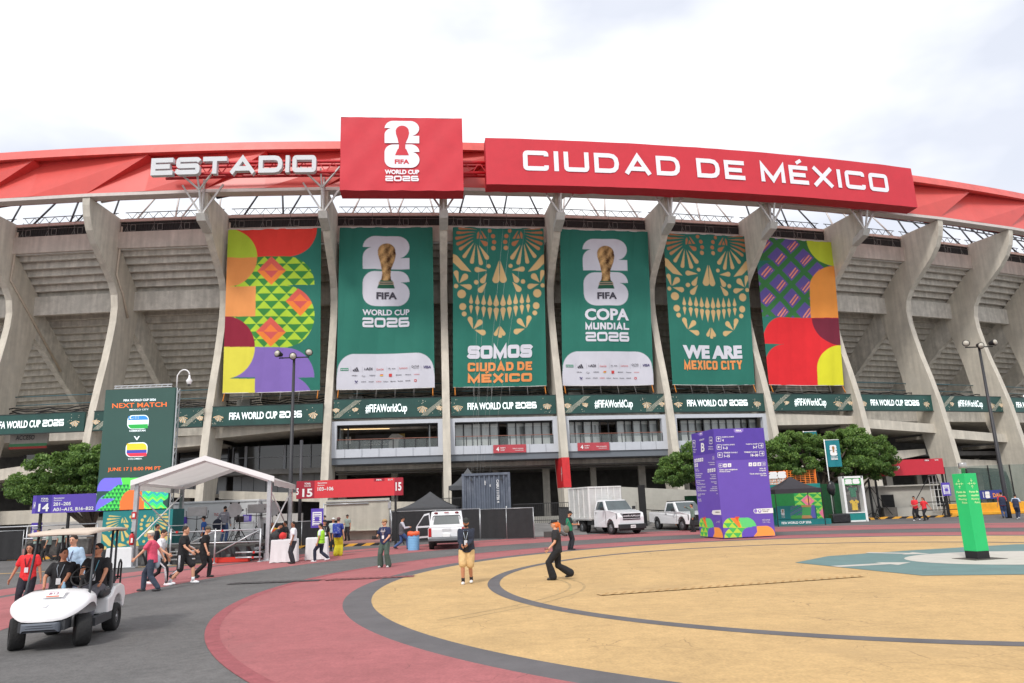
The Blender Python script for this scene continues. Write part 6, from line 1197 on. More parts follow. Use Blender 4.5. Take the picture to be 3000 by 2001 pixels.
b.flat([(-.17, -.11), (.17, -.11), (.17, .11), (-.17, .11)], lambda x, y: g(x, y, .004), 0); b.flat([(-.1, -.1), (.1, -.1), (.1, -.068), (-.1, -.068)], lambda x, y: g(x, y, .008), 2); put(b, TX('B12', .062, w=.15, bold=.01), lambda x, y: g(x, y-.03, .008), mi=1); b.flat([(-.1, .06), (.1, .06), (.1, .066), (-.1, .066)], lambda x, y: g(x, y, .008), 1); b.build('number_card', [WHT, M((150, 60, 110), .6), M((236, 110, 80), .6)], gc, local=True)
MB().lathe((0.0, 1.13, .71), [(.045, 0), (.045, .008), (.035, .012), (0, .012)], 20, axis=(0, .62, .78)).build('round_badge', M((215, 216, 220), .3), gc, local=True)

# ================================================================== right side structures
CR2 = mat('cream_wall_b', (.46, .445, .40), .85, var=.1, scale=1.2, bump=.1)
o = thing('service_block', 'low cream service block with black louvre vent behind the red shirted pair', 'building', (30, 60, 0)); upd()
MB().box((30.9, 62, 1.2), (5.6, 3, 2.3)).box((31, 61.9, 2.38), (6.0, 3.4, .12)).build('wall', CR2, o, bevel=.02); MB().box((26.3, 62.2, 1.0), (5.5, 3, 2.1)).build('annex_wall', CREAM, o, bevel=.02)
b = MB(); b.box((29.8, 60.47, 1.05), (1.0, .05, 1.35)); [b.box((29.8, 60.43, .42+.1*k), (.96, .06, .045)) for k in range(13)]; b.build('louvre_vent', BLACK, o)
b = MB(); b.tube([(24.0, 60.6, 1.85), (27.4, 60.6, 1.85)], .06, 6); [b.tube([(24.0+k*.8, 60.6, z), (24.9+k*.8, 60.6, z)], .03, 5) for k in range(4) for z in (.6, 1.2)]; b.build('wall_pipe', M((170, 168, 160), .6), o)
single(MB().box((30.5, 58.6, .35), (11.6, .35, .7)), 'low_wall', CR2, 'low cream kerb wall in front of the service block', 'wall')
o = thing('yellow_barrier', 'chunky yellow concrete barrier at the right edge', 'barrier', (36, 57.5, 0)); upd(); MB().box((36.5, 57.3, .45), (7.6, .5, .85)).box((36.5, 57.2, .12), (7.6, .75, .24)).build('barrier_block', M((226, 160, 40), .7, var=.12), o, bevel=.05)
o = thing('glass_fence', 'tall green tinted glass fence behind the yellow barrier', 'fence', (36, 58, 0)); upd()
b = MB(); b.add([(33.4, 58.2, .7), (42, 58.2, .7), (42, 58.2, 3.7), (33.4, 58.2, 3.7)], [(0, 1, 2, 3)]); b.build('glass_pane', mat('green_glass', (.10, .16, .14), .1, var=.1, alpha=.5), o)
for k in range(6): MB().beam((33.4+1.7*k, 58.15, .7), (33.4+1.7*k, 58.15, 3.7), .06, .06).build('post', BLACK, o)
o = thing('fence_banner', 'blue banner with white emblem and orange letters on the glass fence', 'banner', (35.9, 58, 1.8)); upd()
q0 = at(2900, 1449, 58.05); MB().box(q0, (1.9, .03, .66)).build('cloth', M((50, 58, 138), .6), o)
b = MB(); g = lambda x, y: Vector((x, 58.02, y)); 
b.flat([(p*.36+q0.x-.38, q*.33+q0.z-.26) for p, q in digit6()], g, 0); b.flat([(p*.36+q0.x-.38, (q+.79)*.33+q0.z-.26) for p, q in digit2()], g, 0); put(b, TX('DAL', .3, w=.62, bold=.03), g, q0.x+.52, q0.z-.2, 1); b.box((q0.x-.52, 58.02, q0.z), (.05, .01, .45), mi=0); b.build('lettering', [WHT, M((235, 150, 60), .6)], o)
o = single(MB().box((0, 0, 0), (.001,)*3), 'x', WHT, 'x', 'x') if 0 else None
b = MB(); x_ = 33.0
for k in range(5): b.beam((31.95+.28*k, 57.9, .4), (31.95+.28*k, 57.9, 3.1), .045, .03)
for k in range(5): b.beam((31.95, 57.9, .9+.55*k), (33.07, 57.9, .9+.55*k), .045, .03)
single(b, 'lattice_gate', M((225, 225, 222), .5), 'white metal lattice gate just left of the green post', 'gate')
def notice(x, y, z, lab, h=.95, pole=True):
    o = thing('notice_board', lab, 'sign', (x, y, 0), group='small purple notices'); upd(); MB().box((x, y, z), (.62, .05, h)).build('board', PUR, o); b = MB(); b.box((x, y-.03, z-.03), (.46, .01, h*.7)); b.build('paper', WHT, o); b = MB(); [b.box((x, y-.042, z+.22-.11*k), (.36, .006, .035)) for k in range(6)]; b.box((x, y-.045, z-.05), (.22, .006, .22)); b.build('lettering', PUR, o)
    if pole: MB().beam((x, y+.05, 0), (x, y+.05, z-h/2), .06, .06).build('post', BLACK, o)
notice(31.6, 55.2, 2.0, 'small purple notice on a black post left of the green post'); notice(-10.2, 38.0, 1.75, 'small purple notice beside the right tent leg'); notice(-28.3, 44, 1.55, 'small purple notice left of the golf cart roof post')
b = MB()
for x in (28.9, 31.0): b.beam((x, 54.8, 0), (x, 54.8, 1.15), .08, .08)
b.beam((28.9, 54.8, 1.12), (33.5, 54.8, 1.12), .06, .06); b.beam((28.9, 54.8, .55), (33.5, 54.8, .55), .05, .05); b.beam((28.9, 54.8, 1.1), (30.6, 55.4, 3.0), .04, .04)
single(b, 'black_railing', BLACK, 'black steel railing behind the red shirted pair', 'railing')
o = thing('sign_tripod', 'black tripod base left of the jersey display', 'stand', (25.6, 56.5, 0)); upd(); b = MB(); b.beam((26.6, 56.5, 0), (26.6, 56.5, 2.9), .12, .12)
for dx, dy in ((-1.5, 0), (1.5, .1), (0, -1)): b.tube([(26.6, 56.5, 2.5), (26.6+dx, 56.5+dy, .25)], .025, 5); b.tube([(26.6, 56.5, .5), (26.6+dx*.6, 56.5+dy, .03)], .03, 5)
b.build('tripod', BLACK, o); b = MB(); b.box((25.3, 57, .4), (1.3, .8, .8)); b.box((28.1, 57.2, .4), (1.0, .8, .8)); b.build('stone_weight', M((95, 92, 88), .9, var=.3, scale=3), o); o['label'] = 'black tripod base between the jersey display and the striped kerb'
# ---- green booth with orange scaffold letters
o = thing('fan_booth', 'green patterned booth with an orange frame and white digits on its roof', 'booth', (19.5, 54, 0)); upd()
c = Cv(120, 90, [(560, 915), (920, 880), (955, 1400), (590, 1440)], (40, 160, 80)); m = c.X > 0; triangles(c, m, 640, 920, 120, 60, (150, 206, 78), (34, 160, 80)); diamond(c, 748, 1090, 92, 95, m); c.fill((np.abs(c.X-748)/92+np.abs(c.Y-1090)/95 < 1), (226, 120, 150)); c.fill((np.abs(c.X-748)/45+np.abs(c.Y-1090)/45 < 1), (236, 160, 110)); c.fill((np.abs(c.X-600)/60+np.abs(c.Y-1300)/110 < 1), (214, 110, 130)); c.fill((np.abs(c.X-950)/60+np.abs(c.Y-1270)/90 < 1), (226, 120, 150))
MB().box((19.3, 55, 1.25), (5.0, 2, 2.5)).build('booth_wall', M((34, 130, 66), .6), o); MB().box((19.3, 54.0, 2.6), (5.1, .2, .32)).build('header', M((20, 128, 122), .5), o)
sheet(c, lambda u, v: Vector((19.9+1.95*u, 53.95, 2.42-2.35*v)), 'booth_pattern', PRINT, o)
MB().box((17.6, 53.98, 1.2), (4.4, .02, 2.3)).build('booth_back', M((26, 120, 58), .6), o)
b = MB(); OR = M((236, 128, 46), .5)
for k in range(14): b.beam((17.2+.345*k, 54.3, 2.75), (17.2+.345*k, 54.3, 3.72), .05, .05)
for k in range(8): b.beam((17.2, 54.3, 2.8+.13*k), (21.75, 54.3, 2.8+.13*k), .04, .035)
for x in (19.5, 19.7, 21.75): b.beam((x, 54.25, 2.7), (x, 54.25, 3.78), .07, .07)
b.build('orange_frame', OR, o)
b = MB(); g = lambda x, y: Vector((x, 54.18, y)); b.flat([(18.35+.62*p, 3.2+.68*q) for p, q in digit2()], g, 0); b.flat([(18.98+.62*p, 3.2+.66*q) for p, q in digit6()], g, 0); put(b, TX('COPA MUNDIAL', .14, w=1.25, bold=.03), g, 19.0, 2.98, 0); put(b, TX('DE LA FIFA', .12, w=.8, bold=.03), g, 18.8, 2.8, 0); b.build('lettering', WHT, o)
o = thing('booth_counter', 'teal counter panel with block digits and cup lettering under the black canopy', 'counter', (19.2, 51.5, 0)); upd()
c = Cv(110, 52, [(170, 1190), (550, 1172), (575, 1372), (185, 1392)], (24, 140, 140)); X, Y = c.X, c.Y
c.fill((X > 310) & (X < 440) & (((X/17).astype(int)+(Y/15).astype(int)) % 2 == 0), (110, 90, 180)); c.fill((X > 310) & (X < 450) & (((X/17).astype(int)+(Y/15).astype(int)) % 3 == 0), (70, 180, 100)); c.fill((X > 415) & (Y < 1215) & (np.hypot((X-470), (Y-1165)) < 60), (240, 170, 110)); c.fill((X > 430) & (X < 530) & (Y > 1205) & (Y < 1330), (90, 200, 110)); c.fill((X > 520), (120, 116, 210)); c.fill((Y > 1330) & (X > 420) & (X < 540) & (np.hypot(X-430, Y-1390) < 110), (240, 170, 110)); c.fill((Y > 1330) & (X > 320) & (X < 430), (90, 190, 90))
MB().box((19.05, 51.8, .75), (2.8, .4, .85)).box((19.3, 51.4, .18), (3.6, .9, .36)).build('counter_body', M((22, 120, 122), .5), o); sheet(c, lambda u, v: Vector((17.75+2.6*u, 51.57, 1.28-.88*v)), 'counter_pattern', PRINT, o)
b = MB(); g = lambda x, y: Vector((x, 51.55, y)); b.flat([(18.0+.24*p, .68+.26*q) for p, q in digit6()], g, 0); b.flat([(18.0+.24*p, .88+.26*q) for p, q in digit2()], g, 0); b.flat([(18.0+.24*p, .68+.26*q) for p, q in CUP], lambda x, y: g(x, y)-Vector((0, .01, 0)), 1); put(b, TX('COPA', .07, w=.24, bold=.03), g, 18.12, .58); put(b, TX('MUNDIAL', .05, w=.24, bold=.03), g, 18.12, .49)
put(b, TX('FIFA WORLD CUP 2026', .15, w=2.0, bold=.035), lambda x, y: Vector((18.75+x, 50.94, .1+y))); b.build('lettering', [WHT, M((150, 115, 60), .5)], o)
# ---- jersey display
o = thing('jersey_display', 'white framed case with a green jersey above a yellow jersey', 'display case', (23.8, 53, 0)); upd()
b = MB(); [b.box((x, 53.3, 1.57), (.16, .6, 3.14)) for x in (23.15, 24.5)]; b.box((23.82, 53.3, 3.08), (1.4, .6, .14)); b.box((23.82, 53.3, .05), (1.3, .6, .1)); b.box((23.82, 53.3, .62), (1.2, .6, .05)); b.build('frame', WHT, o)
MB().box((23.82, 53.05, .34), (1.2, .04, .5)).build('plinth_panel', M((20, 130, 128), .5), o); MB().box((23.82, 53.05, 2.78), (1.18, .04, .48)).build('header_panel', M((70, 170, 90), .5), o)
b = MB(); g = lambda x, y: Vector((x, 53.01, y)); b.flat([(23.28+.5*p, 2.6+.48*q) for p, q in digit2()], g); b.flat([(23.82+.5*p, 2.6+.48*q) for p, q in digit6()], g); b.build('lettering', WHT, o)
b = MB(); b.add([(23.24, 53.03, .66), (24.4, 53.03, .66), (24.4, 53.03, 2.5), (23.24, 53.03, 2.5)], [(0, 1, 2, 3)]); b.build('glass_pane', mat('case_glass', (.3, .3, .32), .05, var=0, alpha=.18), o)
JER = [(-.14, .36), (-.06, .31), (.06, .31), (.14, .36), (.32, .24), (.27, .1), (.19, .14), (.19, -.36), (-.19, -.36), (-.19, .14), (-.27, .1), (-.32, .24)]
for z, cl, lb in ((2.05, (30, 120, 84), 'green football jersey hanging in the upper half of the case'), (1.15, (236, 196, 50), 'yellow football jersey hanging in the lower half of the case')):
    b = MB(); n = len(JER); b.prism(JER, lambda x, y: Vector((23.85+x, 53.2, z+y)), lambda x, y: Vector((23.85+x, 53.3, z+y)), 0); b.box((23.85, 53.19, z+.3), (.1, .02, .06), mi=1); b.box((23.93, 53.19, z+.15), (.05, .01, .06), mi=1); single(b, 'jersey', [M(cl, .8), M((30, 40, 60), .7)], lb, 'jersey', 'jerseys in the case', bevel=.02)
# ---- hanging flags
def vflag(x, y, z0, z1, wd, hp, lab, writing=True):
    o = thing('pole_banner', lab, 'flag', (x, y, 0), group='teal pole banners'); upd(); MB().tube([(x, y, 0), (x, y, z1+.1)], .035, 7).build('pole', WHT, o); MB().tube([(x, y, z1+.04), (x+wd+.05, y, z1+.04)], .025, 6).build('arm', WHT, o)
    b = MB(); n = 8; b.add([(x+.05+wd*u/n, y-.02+.03*math.sin(u*1.3), z) for z in (z0, (z0+z1)/2, z1) for u in range(n+1)], [(k*9+j, k*9+j+1, k*9+10+j, k*9+9+j) for k in range(2) for j in range(n)], 0, 1); b.build('cloth', mat('teal_cloth', s2l((18, 122, 132)), .7, var=.05), o)
    if writing:
        b = MB(); w2 = wd*.5; ox = x+.05+wd*.25; oz = z0+(z1-z0)*.42; g = lambda p, q, l=0: Vector((ox+p*w2, y-.07-l, oz+q*w2)); b.flat(digit6(), g, 0); b.flat([(p, q+.79) for p, q in digit2()], g, 0); b.flat(CUP, lambda p, q: g(p, q, .01), 1); put(b, TX('WORLD CUP', .08, w=w2, bold=.03), lambda p, q: Vector((ox+w2/2+p, y-.07, oz-.14+q))); put(b, TX('2026', .11, w=w2, bold=.05), lambda p, q: Vector((ox+w2/2+p, y-.07, oz-.29+q))); b.build('lettering', [WHT, M((150, 110, 60), .5)], o)
vflag(22.8, 54.5, 3.9, 5.82, 1.02, 2, 'teal pole banner with white digits in front of the right tree'); vflag(23.3, 59.5, 6.0, 6.9, 1.0, 2, 'teal pole banner mostly hidden by the right tree crown', False)
o = thing('covered_speaker', 'loudspeaker on a stand wrapped in black plastic beside the booth', 'loudspeaker', (22.0, 52.3, 0)); upd(); rn = random.Random(3)
b = MB(); b.ell((21.95, 52.3, 2.35), (.3, .25, .5), 12, 8); b.v = [(x+rn.uniform(-.04, .04), y+rn.uniform(-.04, .04), z+rn.uniform(-.04, .04)) for x, y, z in b.v]; b.build('wrapped_speaker', M((30, 31, 34), .3), o); MB().tube([(22, 52.3, 0), (22, 52.3, 2)], .03, 6).build('stand', BLACK, o)
b = MB(); b.box((22.1, 51.9, .32), (1.25, .7, .62)); b.build('wrapped_case', M((32, 32, 36), .35, bump=.6, bscale=6), o, bevel=.08)
single(MB().box((22.9, 55.6, 1.35), (1.7, 1.2, 2.7)), 'green_screen_panel', M((24, 74, 44), .9, var=.3, scale=8), 'dark green hedge like screen panel at the trunk of the right tree', 'screen')
single(MB().box((13.2, 53.8, 1.1), (2.4, .2, 2.2)), 'green_screen_panel', M((24, 74, 44), .9, var=.3, scale=8), 'dark green screen panel behind the second white pickup', 'screen')
# ---- ramp and steps beyond the truck
o = thing('access_ramp', 'cream walled access ramp rising behind the two white trucks', 'ramp', (12, 58, 0)); upd()
b = MB(); b.hexa([(9.0, 57, 0), (15.5, 57, 0), (15.5, 57, .5), (9.0, 57, 1.9)], [(9.0, 57.3, 0), (15.5, 57.3, 0), (15.5, 57.3, .5), (9.0, 57.3, 1.9)]); b.hexa([(8.2, 59, 0), (17, 59, 0), (17, 59, 2.4), (8.2, 59, 3.1)], [(8.2, 59.3, 0), (17, 59.3, 0), (17, 59.3, 2.4), (8.2, 59.3, 3.1)]); b.build('ramp_wall', CR2, o)
b = MB(); b.add([(5.5, 52.5, .02), (15.5, 52, .02), (15.5, 57.2, .35), (5.5, 60, 1.0)], [(0, 1, 2, 3)]); b.build('ramp_surface', mat('worn_concrete', (.2, .19, .18), .9, var=.25, scale=.8, spots=(.15, .14, .13)), o)
b = MB(); b.beam((9.0, 55.4, 1.35), (14.2, 54.2, .95), .05, .05)
for k in range(5): b.beam((9.0+1.3*k, 55.4-.3*k, .2), (9.0+1.3*k, 55.4-.3*k, 1.35-.1*k), .05, .05)
b.build('handrail', BLACK, o)
for k, (x, y) in enumerate(((10.2, 54.9), (11.6, 54.5), (9.1, 55.2))): single(MB().lathe((x, y, .1), [(.28, 0), (.26, .16), (.12, .22), (0, .22)], 8), 'orange_base', M((224, 130, 50), .7), ('orange plastic base %s the ramp handrail' % ('half way down', 'near the foot of', 'at the top of')[k]), 'base', 'orange bases')
single(MB().box((9.1, 54.8, 1.6), (.45, .45, 3.0)), 'black_pillar', BLACK, 'narrow black wrapped pillar behind the slatted truck box', 'pillar')
o = thing('bar_fence', 'dark vertical bar fence under the balconies behind the red banded column', 'fence', (2, 60, 0)); upd()
for x0_, y0_, x1_, y1_, z_ in ((-.4, 61.5, 4.4, 60.8, .9), (3.2, 59.5, 3.7, 54.5, .55), (3.7, 57.5, 4.6, 55.5, .45), (-7.5, 62.8, -4.4, 62.6, 1.6)):
    b = MB(); n = int(math.hypot(x1_-x0_, y1_-y0_)/.16)
    for k in range(n+1): t = k/n; x, y = x0_+(x1_-x0_)*t, y0_+(y1_-y0_)*t; b.beam((x, y, z_-.4), (x, y, z_+1.15), .03, .03)
    for z2 in (z_-.2, z_+1.15): b.beam((x0_, y0_, z2), (x1_, y1_, z2), .05, .05)
    b.build('bar_panel', M((60, 60, 62), .6), o)
MB().box((2.0, 61.9, .5), (5.4, .4, 1.0)).build('plinth', CR2, o)
for k, x in enumerate((.9, 2.3)): single(MB().box((x, 58.5-.3*k, .1), (.9, .25, .2)), 'wheel_stop', M((220, 140, 60), .8), ('orange wheel stop %s on the driveway' % ('nearer the container', 'nearer the red banded column')[k]), 'wheel stop', 'orange wheel stops')
b = MB(); b.add([(-1.0, 49, .006), (4.4, 48.5, .006), (5.0, 61, .5), (-1.0, 61, .5)], [(0, 1, 2, 3)]); struct(b, 'driveway', mat('driveway_concrete', (.21, .205, .2), .9, var=.25, scale=.8, spots=(.16, .155, .15)))
# ---- left edge
CRl = mat('stone_wall', (.13, .125, .12), .95, var=.4, scale=4, bump=.6, bscale=5)
single(MB().box((-27.2, 44.8, .55), (3.4, .4, .9)), 'stone_wall', CRl, 'dark rough stone wall left of the golf cart', 'wall', bevel=.05)
single(MB().box((-24, 52, 1.0), (18, .4, 2.0)), 'low_wall', M((176, 176, 172), .8, var=.08), 'grey parapet wall behind the round tree trunks', 'wall')
o = thing('pipe_railing', 'pale pipe railing behind the golf cart at the left edge', 'railing', (-27, 45, 0)); upd(); b = MB()
for z in (1.15, 1.85): b.tube([(-34, 43.8, z-.03), (-24.6, 43.8, z)], .04, 7)
b.build('rail', ALU, o)
for x in (-33, -28.7, -24.6): MB().tube([(x, 43.8, 0), (x, 43.8, 1.87)], .04, 7).build('post', ALU, o)
def pchair(x, y, rz, lab):
    o = thing('plastic_chair', lab, 'chair', (x, y, .1), rz, 'white plastic chairs'); upd(); b = MB(); b.box((0, 0, .43), (.45, .43, .03)); b.build('seat', WHT, o, local=True, bevel=.01); b = MB(); [b.box((-.18+.09*k, -.2, .66), (.05, .02, .4)) for k in range(5)]; b.box((0, -.2, .87), (.46, .03, .06)); b.build('backrest', WHT, o, local=True)
    for sx, sy in ((-1, -1), (1, -1), (1, 1), (-1, 1)): MB().beam((sx*.2, sy*.19, 0), (sx*.19, sy*.18, .43), .03, .03).build('leg', WHT, o, local=True)
pchair(-23.2, 43.9, R(20), 'white plastic chair left of the two seated guards'); pchair(-21.9, 44.2, R(-160), 'white plastic chair right of the two seated guards')
o = thing('access_board', 'grey and green access board in the shade above the round tree', 'sign', P(.6, -6, 5.5)); upd(); b = MB(); q0 = at(30, 1300, 66); q1 = at(140, 1300, 66)
b.box(((q0.x+q1.x)/2, 66, q0.z+.4), (q1.x-q0.x, .2, .9), mi=0); b.box(((q0.x+q1.x)/2, 65.88, q0.z-.18), (q1.x-q0.x, .05, .25), mi=1); b.box(((q0.x+q1.x)/2, 65.88, q0.z-.42), (q1.x-q0.x, .05, .2), mi=2); put(b, TX('ACCESO', .42, w=1.7, bold=.02), lambda x, y: Vector((q0.x+1.4+x, 65.85, q0.z+.3+y)), mi=3); b.build('board', [M((150, 148, 142), .7), M((60, 120, 80), .7), M((150, 50, 45), .7), DG], o)
single(MB().tube([(2.95, 47, .05), (2.6, 47.4, .25)], .1, 5).box((1.9, 46.6, .18), (.75, .5, .34)), 'ballast_block', M((80, 78, 76), .9), 'dark ballast block at the right end of the black fence', 'weight')
# ================================================================== people
def fuse(b, vox, extra=None, smooth=2):
    me = bpy.data.meshes.new('f'); me.from_pydata([tuple(v) for v in b.v], [], b.f); ob = bpy.data.objects.new('f', me); col.objects.link(ob)
    m = ob.modifiers.new('r', 'REMESH'); m.mode = 'VOXEL'; m.voxel_size = vox; s_ = ob.modifiers.new('s', 'SMOOTH'); s_.iterations = smooth; s_.factor = .5
    bpy.context.view_layer.update(); ev = ob.evaluated_get(bpy.context.evaluated_depsgraph_get()); m2 = ev.to_mesh()
    nv = len(m2.vertices); co_ = np.empty(nv*3, np.float32); m2.vertices.foreach_get('co', co_); fs = [list(p.vertices) for p in m2.polygons]; ev.to_mesh_clear()
    bpy.data.objects.remove(ob); bpy.data.meshes.remove(me)
    q = MB(); q.v = [tuple(x) for x in co_.reshape(-1, 3)]; q.f = fs; q.m = [0]*len(fs); q.sm = [1]*len(fs)
    if extra: e0 = len(q.v); q.v += extra.v; q.f += [[i+e0 for i in f] for f in extra.f]; q.m += extra.m; q.sm += extra.sm
    return q
def oval(b, rings, n=16):
    vs = []; fs = []
    for c, rx, ry in rings:
        c = Vector(c)
        for j in range(n): t = 2*pi*j/n; vs.append(c+Vector((rx*math.cos(t), ry*math.sin(t), 0)))
    m = len(rings)
    for k in range(m-1):
        for j in range(n): fs.append((k*n+j, k*n+(j+1) % n, (k+1)*n+(j+1) % n, (k+1)*n+j))
    fs += [list(range(n))[::-1], [(m-1)*n+j for j in range(n)]]; b.add(vs, fs, 0, 1)
def limb(b, pts, rs, n=10):
    pts = [Vector(p) for p in pts]; b.tube(pts, rs, n); b.ell(pts[0], (rs[0],)*3, 8, 6); b.ell(pts[-1], (rs[-1],)*3, 8, 6)
    for p, r in zip(pts[1:-1], rs[1:-1]): b.ell(p, (r*1.0,)*3, 8, 6)
def ik(a, t, l1, l2, hint):
    a, t = Vector(a), Vector(t); d = t-a; L_ = min(d.length, (l1+l2)*.995); d = d.normalized(); x = (l1*l1-l2*l2+L_*L_)/(2*L_); h = math.sqrt(max(l1*l1-x*x, 1e-6)); hv = Vector(hint); hv = (hv-d*hv.dot(d)).normalized(); return a+d*x+hv*h, a+d*L_
SKIN = {'l': (214, 160, 130), 'm': (192, 134, 104), 'd': (146, 96, 70)}
def person(lab, x, y, face, H=1.74, z0=0., skin='m', top=('tee', (40, 40, 44)), bot=('long', (40, 40, 46)), shoe=(40, 38, 38), hair=((28, 22, 20), 'short'), cap=None, fR=(.10, .05, 0), fL=(-.10, -.03, 0), hR=(.30, .02, .80), hL=(-.30, .02, .80), lean=2, hy=0, hp=0, fat=1., wide_=1., lany=None, vest=None, seat=None, vox=.022, glasses=False, beard=False, sock=None, stripe=None, logo=None, coat=None, extra=None, eR=None, eL=None, name='person', brim=1):
    k = H/1.75; o = thing('person', lab, 'person', (x, y, z0), R(face-90)); upd()
    sc = lambda b: [setattr(b, 'v', [(p[0]*k, p[1]*k, p[2]*k) for p in b.v]), b][1]
    ln = R(lean); hipz = .93 if seat is None else seat+.10
    if seat is None:
        reach = max(math.hypot(fR[1], fR[0]-.1), math.hypot(fL[1], fL[0]+.1)); hipz = min(.93, .08+math.sqrt(max(.842**2-reach**2, .3)))
    sp_ = lambda h, dx=0, dy=0: Vector((dx, math.sin(ln)*(h-.93)+dy, hipz+math.cos(ln)*(h-.93)))       # point at standing height h along the spine
    F = fat
    hips = {1: Vector((.095, 0, hipz-.02)), -1: Vector((-.095, 0, hipz-.02))}; sh = {1: sp_(1.412, .168*F**.35), -1: sp_(1.412, -.168*F**.35)}
    ft = {1: Vector(fR), -1: Vector(fL)}; hd = {1: Vector(hR), -1: Vector(hL)}
    dz = hipz-.93 if seat is None else 0
    kn = {}; an = {}; el = {}; wr = {}
    for s_ in (1, -1):
        an[s_] = Vector((ft[s_].x, ft[s_].y, ft[s_].z+.085)); kn[s_], an[s_] = ik(hips[s_], an[s_], .435, .415, (0, 1, .25 if seat is not None else 0)); 
        hh = (eR if s_ > 0 else eL) or (.35*s_, -1, -.3); el[s_], wr[s_] = ik(sh[s_], hd[s_]+Vector((0, 0, dz)), .285, .25, hh)
    # ---- body, one surface: head, neck, trunk, arms, legs
    b = MB(); oval(b, [(sp_(.86), .15*F, .105*F), (sp_(.95), .16*F, .11*F), (sp_(1.08), .135*F, .098*F), (sp_(1.25), .155*F, .112*F), (sp_(1.38), .165*F**.5, .105), (sp_(1.45), .12, .08), (sp_(1.49), .06, .06)])
    nk = sp_(1.48); hc = sp_(1.635, 0, .015+.0008*hp); HT = Matrix.Rotation(R(hy), 3, 'Z') @ Matrix.Rotation(R(-hp), 3, 'X'); hp_ = lambda p: hc+HT @ Vector(p)
    limb(b, [nk, hp_((0, -.01, -.06))], [.055, .052]); b.ell(hc, (.074, .094, .108), 16, 12, T=HT); b.ell(hp_((0, .028, -.062)), (.052, .058, .052), 12, 8, T=HT)
    b.ell(hp_((0, .095, -.018)), (.014, .022, .026), 8, 6, T=HT)
    for s_ in (1, -1):
        b.ell(hp_((.076*s_, -.005, -.015)), (.012, .022, .032), 8, 6, T=HT)
        limb(b, [sh[s_], sh[s_].lerp(el[s_], .5), el[s_], wr[s_]], [.052*F**.5, .046*F**.5, .038, .027])
        limb(b, [hips[s_], hips[s_].lerp(kn[s_], .5), kn[s_], kn[s_].lerp(an[s_], .35), an[s_]], [.085*F, .075*F, .054, .055, .038]); limb(b, [an[s_], an[s_]+Vector((0, .06, -.05))], [.035, .03])
    ex = MB()
    for s_ in (1, -1):
        d = (wr[s_]-el[s_]).normalized(); n_ = Vector((-s_, .15, 0)); n_ = (n_-d*n_.dot(d)).normalized(); a_ = d.cross(n_).normalized()
        if a_.y < 0: a_ = -a_
        T = Matrix((a_, n_, d)).transposed(); b.ell(wr[s_]+d*.05, (.040, .017, .052), 10, 8, T=T)
        for j in range(4):
            st_ = wr[s_]+d*.085+a_*(.028-.0185*j)+n_*.0; L_ = (.066, .074, .070, .056)[j]; m1 = st_+(d*.95+n_*.25)*L_*.5; ex.tube([st_-d*.02, m1, m1+(d*.7+n_*.7)*L_*.45], [.0095, .0088, .0068], 6)
        q0 = wr[s_]+d*.03+a_*.032; ex.tube([q0, q0+(a_*.7+d*.7)*.035, q0+(a_*.45+d*.8+n_*.3)*.062], [.012, .0105, .008], 6)
    for s_ in (1, -1): ex.ell(hp_((.030*s_, .086, .012)), (.013, .008, .007), 8, 5, mi=1, T=HT); ex.ell(hp_((.031*s_, .088, .032)), (.019, .006, .004), 8, 4, mi=2, T=HT)
    ex.ell(hp_((0, .088, -.062)), (.022, .006, .006), 8, 4, mi=3, T=HT)
    sk = SKIN[skin]; q = fuse(sc(b), vox*.75, sc(ex), 1); q.build('body', [M(sk, .55, var=.05), M((30, 24, 22), .3), M(hair[0], .8), M(tuple(int(v*.78) if i_ else int(v*.9) for i_, v in enumerate(sk)), .5)], o, local=True)
    # ---- clothes
    kind, tc_ = top; t = .02*wide_+.002; b = MB(); hem = .84 if kind != 'tuck' else .94
    oval(b, [(sp_(hem), (.165*F+t), (.115*F+t)), (sp_(.96), .168*F+t, .118*F+t), (sp_(1.1), .15*F+t, .108*F+t), (sp_(1.26), .162*F+t, .118*F+t), (sp_(1.38), .168*F**.5+t, .11+t), (sp_(1.445), .13+t, .078+t), (sp_(1.485), .07, .068)])
    for s_ in (1, -1):
        r1 = .050*F**.4+t*.62
        if kind in ('long', 'jacket'): limb(b, [sh[s_], sh[s_].lerp(el[s_], .5), el[s_], wr[s_]-(wr[s_]-el[s_])*.06], [r1, r1, .046+t*.7, .036+t*.5])
        elif kind == 'sleeveless': limb(b, [sh[s_], sh[s_].lerp(el[s_], .12)], [r1, r1])
        else: limb(b, [sh[s_], sh[s_].lerp(el[s_], .62)], [r1, r1*1.08])
    fuse(sc(b), vox, None, 2).build('shirt' if kind not in ('jacket',) else 'jacket', M(tc_, .85, var=.12, scale=9, bump=.5, bscale=14), o, local=True)
    if vest or coat:
        vc = vest or coat; b = MB(); t2 = t+.018; oval(b, [(sp_(.86), .17*F+t2, .12*F+t2), (sp_(1.1), .155*F+t2, .112*F+t2), (sp_(1.28), .168*F+t2, .122*F+t2), (sp_(1.4), .15+t2, .1+t2), (sp_(1.455), .10, .07+t)])
        e2 = MB()
        if vest and len(vest) > 3: oval(e2, [(sp_(1.02), .163*F+t2, .118*F+t2), (sp_(1.05), .163*F+t2, .118*F+t2)])
        fuse(sc(b), vox, sc(e2), 2).build('vest', M(vc[:3], .8, bump=.4, bscale=12), o, local=True)
        if vest and len(vest) > 3: e2.build('reflective_strip', M(vest[3], .5), o, local=True)
